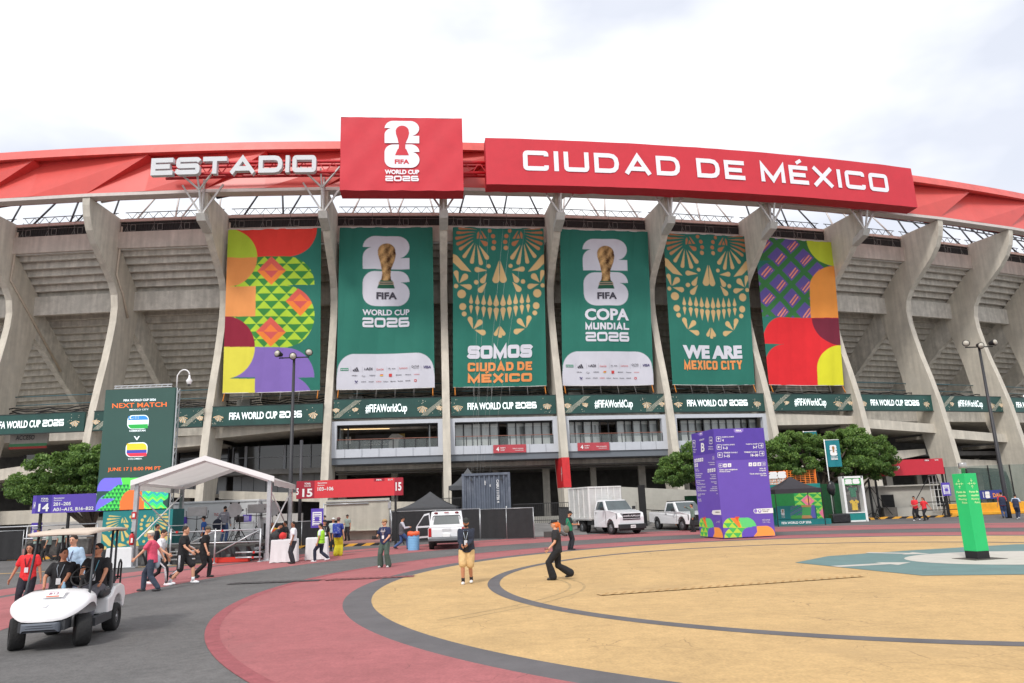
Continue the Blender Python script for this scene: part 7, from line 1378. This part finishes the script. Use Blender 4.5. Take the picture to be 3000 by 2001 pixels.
    kind, bc = bot; b = MB(); t = .018*wide_; oval(b, [(sp_(.83, 0, 0) if seat is None else Vector((0, .02, hipz-.09)), .14*F+t, .10*F+t), (sp_(.93), .158*F+t, .112*F+t), (sp_(1.01), .15*F+t*.6, .105*F+t*.6)])
    for s_ in (1, -1):
        h_, k_, a_ = hips[s_], kn[s_], an[s_]
        if kind == 'shorts': limb(b, [h_, h_.lerp(k_, .5), h_.lerp(k_, .9)], [.09*F+t, .088*F+t, .085+t])
        elif kind == 'wide': limb(b, [h_, h_.lerp(k_, .5), k_, k_.lerp(a_, .5), k_.lerp(a_, .97)], [.09*F+t, .09*F+t, .08+t, .09+t, .10+t])
        elif kind == 'tight': limb(b, [h_, h_.lerp(k_, .5), k_, k_.lerp(a_, .4), a_], [.088*F, .08*F, .06, .06, .045])
        else: limb(b, [h_, h_.lerp(k_, .5), k_, k_.lerp(a_, .4), k_.lerp(a_, .98)], [.088*F+t, .082*F+t, .062+t, .062+t, .052+t])
    fuse(sc(b), vox, None, 2).build('trousers' if kind != 'shorts' else 'shorts', M(bc, .85, var=.12, scale=9, bump=.5, bscale=12), o, local=True)
    if stripe:
        b = MB()
        for s_ in (1, -1):
            h_, k_, a_ = hips[s_], kn[s_], an[s_]; e_ = Vector((s_, 0, 0)); rr_ = .1*F+t
            pts = [h_+e_*(rr_-.005), h_.lerp(k_, .5)+e_*(.085+t), h_.lerp(k_, .88)+e_*(.086+t if kind == 'shorts' else .07)]
            if kind != 'shorts': pts += [k_.lerp(a_, .4)+e_*.065, k_.lerp(a_, .9)+e_*.05]
            for dy in (-.02, 0, .02): b.tube([p+Vector((0, dy, 0)) for p in pts], .007, 5)
        sc(b).build('side_stripe', M(stripe, .7), o, local=True)
    for s_ in (1, -1):
        b = MB(); a = an[s_]; up_ = max(0, a.z-.085)*1.6; T = Matrix.Rotation(-min(.7, up_*2.2), 3, 'X'); c_ = a+T @ Vector((0, .055, -.05)); b.ell(c_, (.047, .135, .045), 14, 8, T=T); b.ell(a+Vector((0, -.005, -.02)), (.042, .055, .05), 10, 7)
        b.v = [(p[0], p[1], max(p[2], 0.0)) for p in b.v]; sc(b).build('shoe', M(shoe, .6), o, local=True)
        if sock: b = MB(); b.tube([a+Vector((0, 0, -.02)), a.lerp(kn[s_], .22)], [.046, .048], 10); sc(b).build('sock', M(sock, .8), o, local=True)
    hcl, hs = hair; b = MB()
    if hs != 'bald':
        b.ell(hp_((0, -.015, .022)), (.082, .098, .100), 16, 12, T=HT)
        if hs != 'short': b.ell(hp_((0, -.05, -.03)), (.085, .075, .10), 14, 10, T=HT)
        inv = HT.inverted(); kk = []
        b.v = [tuple(hc+HT @ (lambda q: Vector((q.x, min(q.y, .060 if q.z < .058 else .086), q.z)))(inv @ (Vector(p)-hc))) for p in b.v]
        b.v = [tuple(hc+HT @ (lambda q: Vector((q.x, q.y, max(q.z, -.05 if hs == 'short' and q.y < .0 else (.035 if q.y > .045 else q.z)))))(inv @ (Vector(p)-hc))) for p in b.v]
        if hs == 'long': 
            for sx in (-.05, -.02, .02, .05): limb(b, [hp_((sx, -.06, -.05)), hp_((sx*1.3, -.075, -.2)), hp_((sx*1.3, -.06, -.36))], [.045, .045, .03])
            for sx in (-.075, .075): limb(b, [hp_((sx, .0, -.02)), hp_((sx*1.2, .03, -.2)), hp_((sx*1.1, .06, -.34))], [.028, .034, .02])
        if hs == 'pony': limb(b, [hp_((0, -.1, .03)), hp_((0, -.15, -.03)), hp_((.01, -.14, -.17)), hp_((.0, -.12, -.26))], [.03, .035, .032, .015])
        fuse(sc(b), .012, None, 1).build('hair', M(hcl, .75, var=.25, scale=30, bump=.6, bscale=60), o, local=True)
    if beard: b = MB(); b.ell(hp_((0, .045, -.075)), (.054, .052, .045), 12, 8, T=HT); sc(b).build('beard', M(hcl, .9), o, local=True)
    if cap:
        b = MB(); b.ell(hp_((0, -.008, .052)), (.088, .105, .078), 16, 12, T=HT); inv = HT.inverted(); b.v = [tuple(hc+HT @ (lambda q: Vector((q.x, q.y, max(q.z, .045))))(inv @ (Vector(p)-hc))) for p in b.v]
        if brim: n = 10; r0 = [hp_((.07*math.cos(R(a)), (.09+.075*math.sin(R(a)))*brim, .045-.012*math.sin(R(a)))) for a in range(0, 181, 18)]; r1 = [p+HT @ Vector((0, 0, .012)) for p in r0]; m = len(r0); b.add(r0+r1, [list(range(m))[::-1], list(range(m, 2*m))]+[(j, (j+1) % m, m+(j+1) % m, m+j) for j in range(m)])
        sc(b).build('cap', M(cap, .8), o, local=True)
    if glasses: b = MB(); [b.ell(hp_((s_*.032, .094, .012)), (.026, .008, .018), 10, 6, T=HT) for s_ in (1, -1)]; b.beam(hp_((-.078, .02, .016)), hp_((-.05, .09, .016)), .006, .01); b.beam(hp_((.078, .02, .016)), hp_((.05, .09, .016)), .006, .01); sc(b).build('sunglasses', M((16, 16, 18), .2), o, local=True)
    if lany:
        b = MB(); t = .02*wide_+.012; [b.tube([sp_(1.47, s_*.06, .05), sp_(1.36, s_*.055, .112*F+t), sp_(1.18, s_*.01, .116*F+t+.006)], .008, 5) for s_ in (1, -1)]; lo = sc(b).build('lanyard', M(lany, .7), o, local=True); b = MB(); b.box(sp_(1.11, 0, .118*F+t+.008), (.085, .008, .12)); sc(b).build('badge', M((226, 226, 230), .5), lo, local=True)
    if logo: b = MB(); s1, lc, hz, w_, sd_ = logo; put(b, TX(s1, .045, w=w_, bold=.02), lambda a, c: Vector((a*sd_*-1, 0, c))+sp_(hz, 0, sd_*(.115*F+.035))); sc(b).build('lettering', M(lc, .7), o, local=True)
    if extra: extra(o, sc, dict(sp=sp_, wr=wr, el=el, kn=kn, an=an, hips=hips, hp=hp_, HT=HT))
    return o, {k_: Vector((x, y, z0))+Matrix.Rotation(R(face-90), 3, 'Z') @ (v*k) for k_, v in (('R', wr[1]), ('L', wr[-1]))}
BK = (38, 38, 42); WT = (232, 232, 236)
def ax(u, Y): d = ray(u, 1560); return d.x/d.y*Y
walk = lambda f, r, side_=1: dict(fR=(.09, f, 0) if side_ > 0 else (.09, -r, .07), fL=(-.09, -r, .07) if side_ > 0 else (-.09, f, 0))
# near group
person('woman in bright red shirt with long dark hair walking behind the golf cart', ax(95, 17.8), 17.8, -75, 1.63, skin='m', top=('tee', (226, 52, 56)), bot=('long', (36, 34, 44)), hair=((26, 20, 20), 'long'), lany=(40, 40, 60), hR=(.40, .06, .82), hL=(-.30, .0, .85), hp=15, vox=.016, glasses=False, **walk(.2, .2))
person('man in light blue shirt with lanyard standing behind the golf cart', ax(221, 17.4), 17.4, -88, 1.78, skin='l', top=('long', (176, 202, 226)), bot=('long', (60, 66, 84)), hair=((44, 34, 28), 'short'), beard=False, lany=(70, 70, 110), hp=12, vox=.016, hR=(.28, .06, .82))
CM = Matrix.Translation((-8.24, 13.96, 0)) @ Matrix.Rotation(R(-167), 4, 'Z')
def cartpos(x, y): return CM @ Vector((x, y, 0))
p_ = cartpos(.29, -.38); person('laughing woman in black shirt with ponytail, passenger of the golf cart', p_.x, p_.y, -77, 1.62, skin='m', top=('tee', (30, 30, 34)), bot=('long', (30, 30, 36)), hair=((22, 18, 18), 'pony'), seat=.80, fR=(.14, .62, .36), fL=(-.10, .62, .36), hR=(.20, .30, .98), hL=(-.12, .38, .98), hy=42, lean=-3, fat=1.16, lany=(150, 160, 170), vox=.014, eR=(1, -.3, 0), eL=(-1, -.3, -.4))
p_ = cartpos(-.29, -.38); person('driver in black shirt and sunglasses at the golf cart wheel', p_.x, p_.y, -77, 1.68, skin='m', top=('tee', (28, 28, 32)), bot=('long', (92, 92, 100)), hair=((24, 20, 20), 'short'), seat=.80, fR=(.12, .62, .36), fL=(-.14, .62, .36), hR=(.12, .55, 1.10), hL=(-.22, .40, .98), hy=-28, lean=-4, fat=1.14, glasses=True, lany=(90, 150, 170), vox=.014, eL=(-1, -.2, -.4), eR=(1, -.2, -.6))
person('man in pink polo shirt and white cap striding left past the tent leg', -10.76, 22.2, 186, 1.76, skin='l', top=('tee', (222, 84, 112)), bot=('long', (58, 68, 84)), shoe=(62, 60, 62), hair=((170, 165, 158), 'short'), cap=(222, 214, 194), fR=(.1, .25, 0), fL=(-.1, -.24, .01), hR=(.22, -.25, .92), hL=(-.28, .42, .95), lean=7, hp=5, vox=.016, eL=(-.3, -1, -.4),
    extra=lambda o, sc, D: [sc(MB().ell(D['sp'](.86, .1, -.08), (.12, .09, .2), 10, 8).ell(D['sp'](.93, 0, 0), (.18, .14, .05), 12, 6)).build('tied_sweater', M((178, 190, 204), .85), o, local=True)])
person('man in white three stripe T-shirt walking right behind the pink shirted man', -11.35, 23.8, 4, 1.80, skin='l', top=('tee', WT), bot=('tight', (28, 28, 32)), shoe=WT, hair=((52, 36, 28), 'short'), hR=(.24, .36, 1.02), hL=(-.22, .2, .88), lean=6, hp=22, vox=.016, stripe=WT, **walk(.30, .36, 1))
person('man in black jacket and striped track trousers, half hidden between two walkers', -11.5, 25.9, 2, 1.76, skin='l', top=('long', (34, 34, 38)), bot=('tight', (30, 30, 34)), shoe=(34, 34, 38), hair=((36, 30, 28), 'short'), stripe=WT, **walk(.32, .34, -1))
person('tall man in black polo, black shorts and white socks walking right', -10.7, 24.0, 3, 1.86, skin='l', top=('tee', (30, 30, 33)), bot=('shorts', (34, 34, 37)), shoe=WT, sock=WT, hair=((56, 42, 34), 'short'), hR=(.22, .34, 1.0), hL=(-.22, .3, 1.02), lean=4, vox=.016, stripe=WT, fR=(.09, -.30, .02), fL=(-.09, .32, .02))
person('man in dark cap, black T-shirt and black trousers walking right', -10.95, 26.2, 5, 1.75, skin='l', top=('tee', (26, 26, 28)), bot=('long', (30, 30, 32)), shoe=(30, 28, 28), hair=((60, 50, 44), 'short'), cap=(84, 78, 66), hR=(.26, .22, .86), hL=(-.24, .0, .86), lean=6, hp=15, vox=.018, fat=1.08, **walk(.18, .22, -1))
person('bearded man in navy jacket, tan shorts and black cap on the yellow disc', -1.47, 21.0, -92, 1.77, skin='m', top=('jacket', (42, 48, 64)), bot=('shorts', (212, 178, 126)), shoe=(226, 226, 226), sock=(34, 34, 36), hair=((40, 30, 26), 'short'), cap=(46, 48, 46), beard=True, lany=(190, 205, 220), hR=(.10, .30, 1.04), hL=(-.06, .30, 1.06), hp=18, hy=8, fat=1.15, wide_=1.5, vox=.015, fR=(.10, .12, 0), fL=(-.10, -.12, .02), coat=None,
    extra=lambda o, sc, D: [sc(MB().box(D['sp'](1.15, 0, .155), (.13, .02, .52))).build('undershirt', M((24, 24, 26), .8), o, local=True)])
_, hw = person('woman in black shirt, wide black trousers and cap with orange hair walking left', 1.05, 21.2, 182, 1.70, skin='l', top=('tee', (40, 40, 44)), bot=('wide', (26, 26, 30)), shoe=(26, 26, 28), hair=((226, 122, 60), 'pony'), cap=(34, 34, 36), fR=(.08, -.36, .08), fL=(-.08, .16, 0), hR=(.22, .05, .90), hL=(-.20, .26, .96), lean=3, hp=8, vox=.015)
single(MB().box(hw['L']+Vector((-.06, 0, 0)), (.13, .07, .015)), 'phone', M((40, 30, 30), .3), 'phone in the hand of the orange haired woman', 'phone')
_, hw = person('man in navy T-shirt, green cargo trousers and backwards tan cap', -4.95, 27.8, -105, 1.72, skin='l', top=('tee', (38, 46, 84)), bot=('wide', (74, 92, 82)), shoe=(214, 214, 214), hair=((120, 84, 56), 'short'), cap=(168, 138, 98), brim=-1, lany=(220, 200, 196), glasses=True, hy=-30, hR=(.30, .20, 1.08), hL=(-.16, .26, 1.0), vox=.018, fR=(.16, .03, 0), fL=(-.16, .0, 0), logo=('USMNT', WT, 1.30, .2, 1))
single(MB().box(hw['R']+Vector((-.02, -.06, .02)), (.14, .16, .12)).lathe(hw['R']+Vector((-.02, -.18, .02)), [(.045, 0), (.04, .1)], 10, axis=(0, 1, 0)), 'camera', BLACK, 'black camera in the hand of the navy shirted man', 'camera')
_, hw = person('man in green vest with shoulder bag looking at his phone by the truck', 2.25, 33.7, 10, 1.70, skin='m', top=('tee', (34, 36, 42)), bot=('long', (34, 36, 44)), shoe=BK, hair=((34, 28, 26), 'short'), cap=(36, 36, 40), beard=True, vest=(26, 124, 92), hR=(.14, .36, 1.14), hL=(-.14, .36, 1.14), hp=25, fR=(.1, .04, 0), fL=(-.1, -.04, 0))
single(MB().box((2.25+.42, 33.6, 1.16), (.015, .08, .14)), 'phone', WHT, 'phone held by the man in the green vest', 'phone'); single(MB().ell((2.1, 33.45, .92), (.14, .1, .17), 12, 8).tube([(2.1, 33.45, 1.05), (2.3, 33.6, 1.42)], .012, 5), 'shoulder_bag', M((120, 112, 100), .85), 'grey shoulder bag of the man in the green vest', 'bag')
person('worker in grey safety vest and jeans walking behind the blue barrel', -6.1, 39.2, 20, 1.73, skin='m', top=('long', (186, 186, 196)), bot=('long', (62, 88, 136)), shoe=BK, hair=((26, 22, 22), 'short'), vest=(88, 88, 94, (236, 140, 110)), hR=(.2, .36, 1.2), hL=(-.2, .34, 1.2), hp=12, **walk(.3, .35, 1))
person('guard in white shirt and dark trousers standing at the draped tables', -9.45, 31.6, 205, 1.72, skin='d', top=('tuck', (228, 226, 232)), bot=('long', (48, 48, 54)), shoe=(30, 28, 28), hair=((24, 20, 20), 'short'), hR=(.28, .05, .84), hL=(-.26, .14, .84), hy=20, wide_=1.2, vox=.018, fR=(.16, .02, 0), fL=(-.16, .0, 0))
person('young person in bright yellow green vest walking left past the tables', -8.45, 32.2, 175, 1.64, skin='m', top=('tee', (226, 228, 232)), bot=('long', (40, 44, 62)), shoe=WT, hair=((26, 22, 22), 'short'), vest=(172, 232, 60, (205, 225, 205)), hR=(.26, -.02, .82), hL=(-.26, .1, .84), hp=8, vox=.018, **walk(.25, .3, -1))
person('photographer in black T-shirt and yellow over trousers behind the tables', -8.95, 34.6, -60, 1.70, skin='m', top=('tee', (30, 30, 34)), bot=('wide', (206, 200, 52)), shoe=BK, hair=((30, 26, 26), 'short'), cap=(34, 34, 38), lany=(205, 200, 195), hp=8)
person('person in yellow over trousers facing away with a blue backpack', -8.55, 35.6, 80, 1.78, skin='l', top=('tee', (44, 60, 140)), bot=('wide', (214, 206, 50)), shoe=BK, hair=((90, 66, 60), 'short'), cap=(110, 78, 76), brim=0, fat=1.1)
b = MB().box((-8.57, 35.35, 1.25), (.36, .2, .5)); single(b, 'backpack', mat('blue_speckled', s2l((44, 66, 160)), .7, var=.3, scale=12, spots=(.5, .55, .6), spotscale=9), 'blue speckled backpack worn by the person in yellow over trousers', 'backpack', bevel=.06)
person('guard in pale shirt and white cap behind the photographers', -10.0, 40.5, -70, 1.72, skin='m', top=('tuck', (186, 200, 196)), bot=('long', (44, 44, 48)), cap=(210, 212, 210), hair=((30, 26, 24), 'short'), vox=.026)
person('bending steward in orange and yellow vest behind the tent leg', ax(812, 36), 36, 240, 1.70, skin='d', top=('tee', (226, 190, 50)), bot=('long', (40, 40, 48)), hair=((26, 22, 22), 'bald'), vest=(232, 96, 50, (220, 205, 70)), lean=22, hp=20, hR=(.22, .35, 1.0), hL=(-.2, .35, 1.0), vox=.026)
person('man in dark jacket and black cap leaning over the bags on the table', ax(800, 33.9), 33.9, 10, 1.70, skin='m', top=('long', (52, 54, 60)), bot=('long', (36, 42, 58)), cap=(30, 30, 34), hair=((30, 26, 24), 'short'), lean=25, hp=15, hR=(.2, .36, 1.0), hL=(-.2, .36, 1.0), vox=.024)
person('man in black T-shirt standing between the tent leg and the white shirted guard', ax(838, 35), 35, 200, 1.72, skin='d', top=('tee', (28, 28, 32)), bot=('long', (44, 40, 40)), hair=((28, 24, 22), 'short'), vox=.026)
for k, (u, Y, z_, c_) in enumerate(((806, 32.6, .95, (48, 50, 52)), (829, 32.5, .95, (214, 52, 50)))):
    x_ = ax(u, Y); rn = random.Random(k); b = MB().ell((x_, Y, z_+.16), (.21 if k == 0 else .15, .17, .19 if k == 0 else .14), 14, 10); b.v = [(p[0]+rn.uniform(-.015, .015), p[1]+rn.uniform(-.015, .015), max(p[2]+rn.uniform(-.015, .015), z_)) for p in b.v]; single(b, 'backpack', M(c_, .75, bump=.5, bscale=15), ('black backpack standing on the draped table', 'red and black bag on the draped table')[k], 'bag', 'bags on the draped table')
person('man in grey shirt and jeans on the stage seen from behind', ax(655, 38), 38, 80, 1.80, z0=.72, skin='m', top=('long', (130, 132, 142)), bot=('long', (72, 94, 136)), shoe=(40, 48, 70), hair=((28, 24, 24), 'short'), vox=.02, hp=20, hR=(.32, .05, .85), hL=(-.34, .1, 1.0), logo=('TUDN', WT, 1.33, .24, -1))
single(MB().ell((ax(636, 37.8), 37.8, 1.6), (.26, .12, .3), 12, 8), 'carried_jacket', M((36, 40, 56), .9, bump=.6, bscale=10), 'dark jacket hanging from the left arm of the man in grey', 'jacket')
person('man in blue shirt and black cap on the stage facing left', ax(597, 36.5), 36.5, 190, 1.66, z0=.4, skin='m', top=('tee', (44, 90, 160)), bot=('long', (34, 34, 40)), cap=(28, 28, 30), hair=((28, 24, 24), 'short'), vox=.026)
person('dark haired person in black behind the pink shirted man', ax(458, 33.4), 33.4, 20, 1.80, skin='m', top=('long', (34, 36, 44)), bot=('long', (40, 40, 46)), hair=((28, 24, 24), 'short'), vox=.026)
for lab, u, Y, fc, hr in (('guard in grey green uniform and cap at the left corner of the cream wall', 951, 51.0, 200, .0), ('guard in grey green uniform standing alone before the cream wall panel', 1018, 50.0, -110, .25)):
    person(lab, ax(u, Y), Y, fc, 1.70, z0=.1, skin='m', top=('tuck', (150, 166, 158)), bot=('long', (44, 42, 44)), shoe=(30, 28, 28), cap=(40, 42, 44), hair=((28, 24, 22), 'short'), hR=(.26, .1, .84) if hr == 0 else (.12, .28, 1.1), hL=(-.26, .06, .84), vox=.024, fR=(.14, 0, 0), fL=(-.14, 0, 0))
for lab, u, Y, fc in (('guard with folded arms behind the golf cart, leftmost of the uniformed three', 112, 40.5, -40), ('striding uniformed guard behind the golf cart, middle of the three', 146, 40, 200), ('uniformed guard partly behind the man in light blue', 184, 41, -80)):
    person(lab, ax(u, Y), Y, fc, 1.72, z0=0, skin='m', top=('tuck', (150, 168, 160)), bot=('long', (44, 42, 44)), cap=(60, 66, 64), hair=((28, 24, 22), 'short'), hR=(.10, .24, 1.15) if 'folded' in lab else (.28, .0, .84), hL=(-.10, .24, 1.12) if 'folded' in lab else (-.28, .1, .86), vox=.024, **(walk(.3, .3) if 'strid' in lab else {}))
for lab, u in (('steward in yellow green vest at the very left edge', 6), ('steward in yellow green vest behind the stone wall near the left edge', 27)):
    person(lab, ax(u, 46), 46, -80, 1.62, z0=-.25, skin='m', top=('tee', (150, 160, 170)), bot=('long', (40, 42, 50)), hair=((28, 24, 22), 'short'), vest=(186, 228, 70, (225, 225, 215)), vox=.026)
_, hw = person('man in red shirt reading a tablet, left of the red shirted pair', ax(2693, 51), 51.0, 215, 1.68, skin='m', top=('tee', (228, 52, 64)), bot=('long', (34, 34, 38)), shoe=WT, hair=((26, 22, 22), 'short'), hR=(.12, .30, 1.08), hL=(-.14, .30, 1.08), hp=30, **walk(.18, .25, 1))
single(MB().box((hw['L']+hw['R'])/2+Vector((-.05, -.05, .02)), (.28, .2, .02)), 'tablet', M((150, 140, 135), .4), 'tablet held by the man in the red shirt', 'tablet')
person('woman in red shirt with ponytail, right of the red shirted pair', ax(2719, 50.6), 50.6, 200, 1.60, skin='m', top=('tee', (230, 54, 62)), bot=('long', (32, 32, 36)), shoe=BK, hair=((34, 26, 24), 'pony'), hR=(.22, .25, 1.0), hL=(-.38, -.22, .9), hp=15, **walk(.22, .3, -1))
person('man in navy vest with blue trim standing before the yellow barrier', ax(2952, 49.5), 49.5, 60, 1.72, skin='m', top=('tee', (196, 50, 56)), bot=('long', (58, 74, 108)), shoe=BK, hair=((30, 26, 24), 'short'), vest=(44, 52, 78, (90, 170, 225)), hR=(.2, .34, 1.15), hL=(-.3, 0, .85), hy=-20, **walk(.12, .12))
person('man in navy vest with round white back emblem at the right edge', ax(2991, 47.8), 47.8, 40, 1.58, skin='m', top=('tee', (190, 205, 225)), bot=('long', (44, 52, 74)), shoe=WT, hair=((30, 26, 24), 'short'), vest=(44, 52, 78, (90, 170, 225)), lean=8, hR=(.2, .34, 1.2), hL=(-.2, .34, 1.2), **walk(.12, .15, -1))
person('man in grey green cap raising his hand between the pickup and the purple tower', ax(2034, 46.5), 46.5, 190, 1.72, skin='m', top=('long', (110, 128, 118)), bot=('long', (40, 42, 44)), hair=((30, 26, 24), 'short'), hR=(.2, .38, 1.55), hL=(-.25, .1, .9), vox=.026)
# water bottle on the cart cowl, in the passenger's reach
p_ = CM @ Vector((.02, .30, .80)); single(MB().lathe(p_, [(.033, 0), (.036, .02), (.034, .1), (.036, .15), (.016, .2), (.016, .225), (0, .226)], 14), 'water_bottle', mat('bottle', s2l((150, 190, 215)), .1, var=.2, scale=20, alpha=.8), 'clear water bottle standing behind the golf cart cowl', 'bottle')
# ================================================================== trees
LEAF = [mat('leaf_a', (.115, .21, .05), .5, var=.35, scale=1.5, spec=.35, tl=.3), mat('leaf_lit', (.20, .32, .075), .5, var=.3, scale=1.5, spec=.35, tl=.3), mat('leaf_shaded', (.07, .14, .038), .55, var=.3, scale=1.5, tl=.3)]
BARK = mat('bark', (.12, .095, .075), .95, var=.3, scale=5, bump=.8, bscale=14)
def tree(lab, base, lobes, n, trunk, seed, ls=.085, group='round street trees'):
    rg = np.random.default_rng(seed); o = thing('tree', lab, 'tree', base, group=group); upd(); vs = []; mi = []
    tot = sum(l[3]*l[4] for l in lobes)
    cl = []
    for cx, cy, cz, rx, rz_ in lobes:
        m = int(26*rx*rz_)+10
        for _ in range(m):
            d = rg.normal(size=3); d /= np.linalg.norm(d); r_ = rg.uniform(.62, 1.03); c = np.array([cx+d[0]*rx*r_, cy+d[1]*rx*r_, cz+d[2]*rz_*r_])
            if d[2] < -.55 and rg.random() < .5: continue
            cl.append((c, rg.uniform(.18, .40), d))
    per = max(8, n//len(cl)); V = []; Mi = []
    for c, r_, d in cl:
        k_ = per; p = rg.normal(size=(k_, 3)); p /= np.linalg.norm(p, axis=1)[:, None]; p *= (rg.random((k_, 1))**.4)*r_*np.array([1.25, 1.25, .8]); P0 = c+p
        u = rg.normal(size=(k_, 3)); u /= np.linalg.norm(u, axis=1)[:, None]; w_ = rg.normal(size=(k_, 3))+np.array([0, 0, -.4]); w_ = np.cross(u, w_); w_ /= np.linalg.norm(w_, axis=1)[:, None]; s_ = ls*rg.uniform(.7, 1.5, (k_, 1))
        V.append(np.stack([P0-u*s_, P0+w_*s_*.45, P0+u*s_*1.0, P0-w_*s_*.45], 1)); t = .5+.35*d[2]+rg.normal(size=k_)*.28; Mi.append(np.where(t > .75, 1, np.where(t < .25, 2, 0)))  # lit tops and shaded undersides put into the leaf tone, with random scatter
    V = np.concatenate(V).reshape(-1, 3)-np.array(base); Mi = np.concatenate(Mi); nq = len(Mi); me = bpy.data.meshes.new('crown'); me.vertices.add(nq*4); me.vertices.foreach_set('co', V.astype(np.float32).ravel()); me.loops.add(nq*4); me.loops.foreach_set('vertex_index', np.arange(nq*4, dtype=np.int32)); me.polygons.add(nq); me.polygons.foreach_set('loop_start', np.arange(0, nq*4, 4, dtype=np.int32)); me.polygons.foreach_set('material_index', Mi.astype(np.int32)); me.update(calc_edges=True)
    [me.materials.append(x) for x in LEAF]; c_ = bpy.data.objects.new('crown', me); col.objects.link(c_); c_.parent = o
    # dark inner boughs
    b = MB(); rn = random.Random(seed)
    for tr_ in trunk:
        (x, y), r0, hz, nb = tr_; top_ = Vector((x, y, hz)); b.tube([(x, y, 0), (x+.03, y, hz*.5), top_], [r0*1.25, r0, r0*.85], 9)
        for k in range(nb):
            l_ = lobes[k % len(lobes)]; e_ = Vector((l_[0]+rn.uniform(-.6, .6)*l_[3], l_[1]+rn.uniform(-.4, .4)*l_[3], l_[2]+rn.uniform(-.1, .5)*l_[4])); m_ = top_.lerp(e_, .5)+Vector((rn.uniform(-.2, .2), rn.uniform(-.2, .2), .15)); b.tube([top_, m_, e_], [r0*.55, r0*.35, r0*.12], 6)
    b.build('trunk', BARK, o); return o
tree('dense round clipped tree behind the purple tunnel 14 sign', (-26.8, 46, 0), [(-27.2, 46, 5.0, 3.0, 1.45), (-29.3, 46, 4.1, 2.0, 1.0), (-25.2, 45.5, 4.9, 1.9, 1.35), (-27.4, 45.4, 3.7, 3.0, .8), (-26.2, 45.5, 5.7, 1.6, .9)], 68000, [((-25.9, 45.5), .26, 1.5, 14), ((-24.2, 46.5), .2, 1.6, 8)], 1)
tree('leafy tree between the second white pickup and the purple tower', (12.6, 52.5, 0), [(12.3, 52.5, 4.5, 1.9, 1.1), (11.0, 52.3, 3.6, 1.3, .75), (13.4, 52.8, 5.2, 1.4, .95), (13.6, 52, 3.6, 1.5, .9)], 32000, [((13.3, 53), .2, 2.3, 8)], 2)
tree('largest leafy tree with two merged crowns right of the purple tower', (23, 57, 0), [(19.6, 56.5, 4.8, 1.9, 1.35), (21.3, 56.5, 5.6, 1.6, 1.2), (22.9, 57, 5.1, 1.9, 1.4), (25.2, 57, 5.3, 2.1, 1.45), (26.9, 56.8, 4.9, 2.0, 1.5), (25.6, 56.2, 3.9, 2.3, 1.0), (20.8, 56, 4.0, 2.2, .9), (27.3, 57, 3.6, 1.5, .8), (26.1, 57, 6.3, 1.0, .7)], 105000, [((23.2, 56.8), .3, 2.2, 16), ((25.9, 56.9), .16, 2.0, 8)], 3)
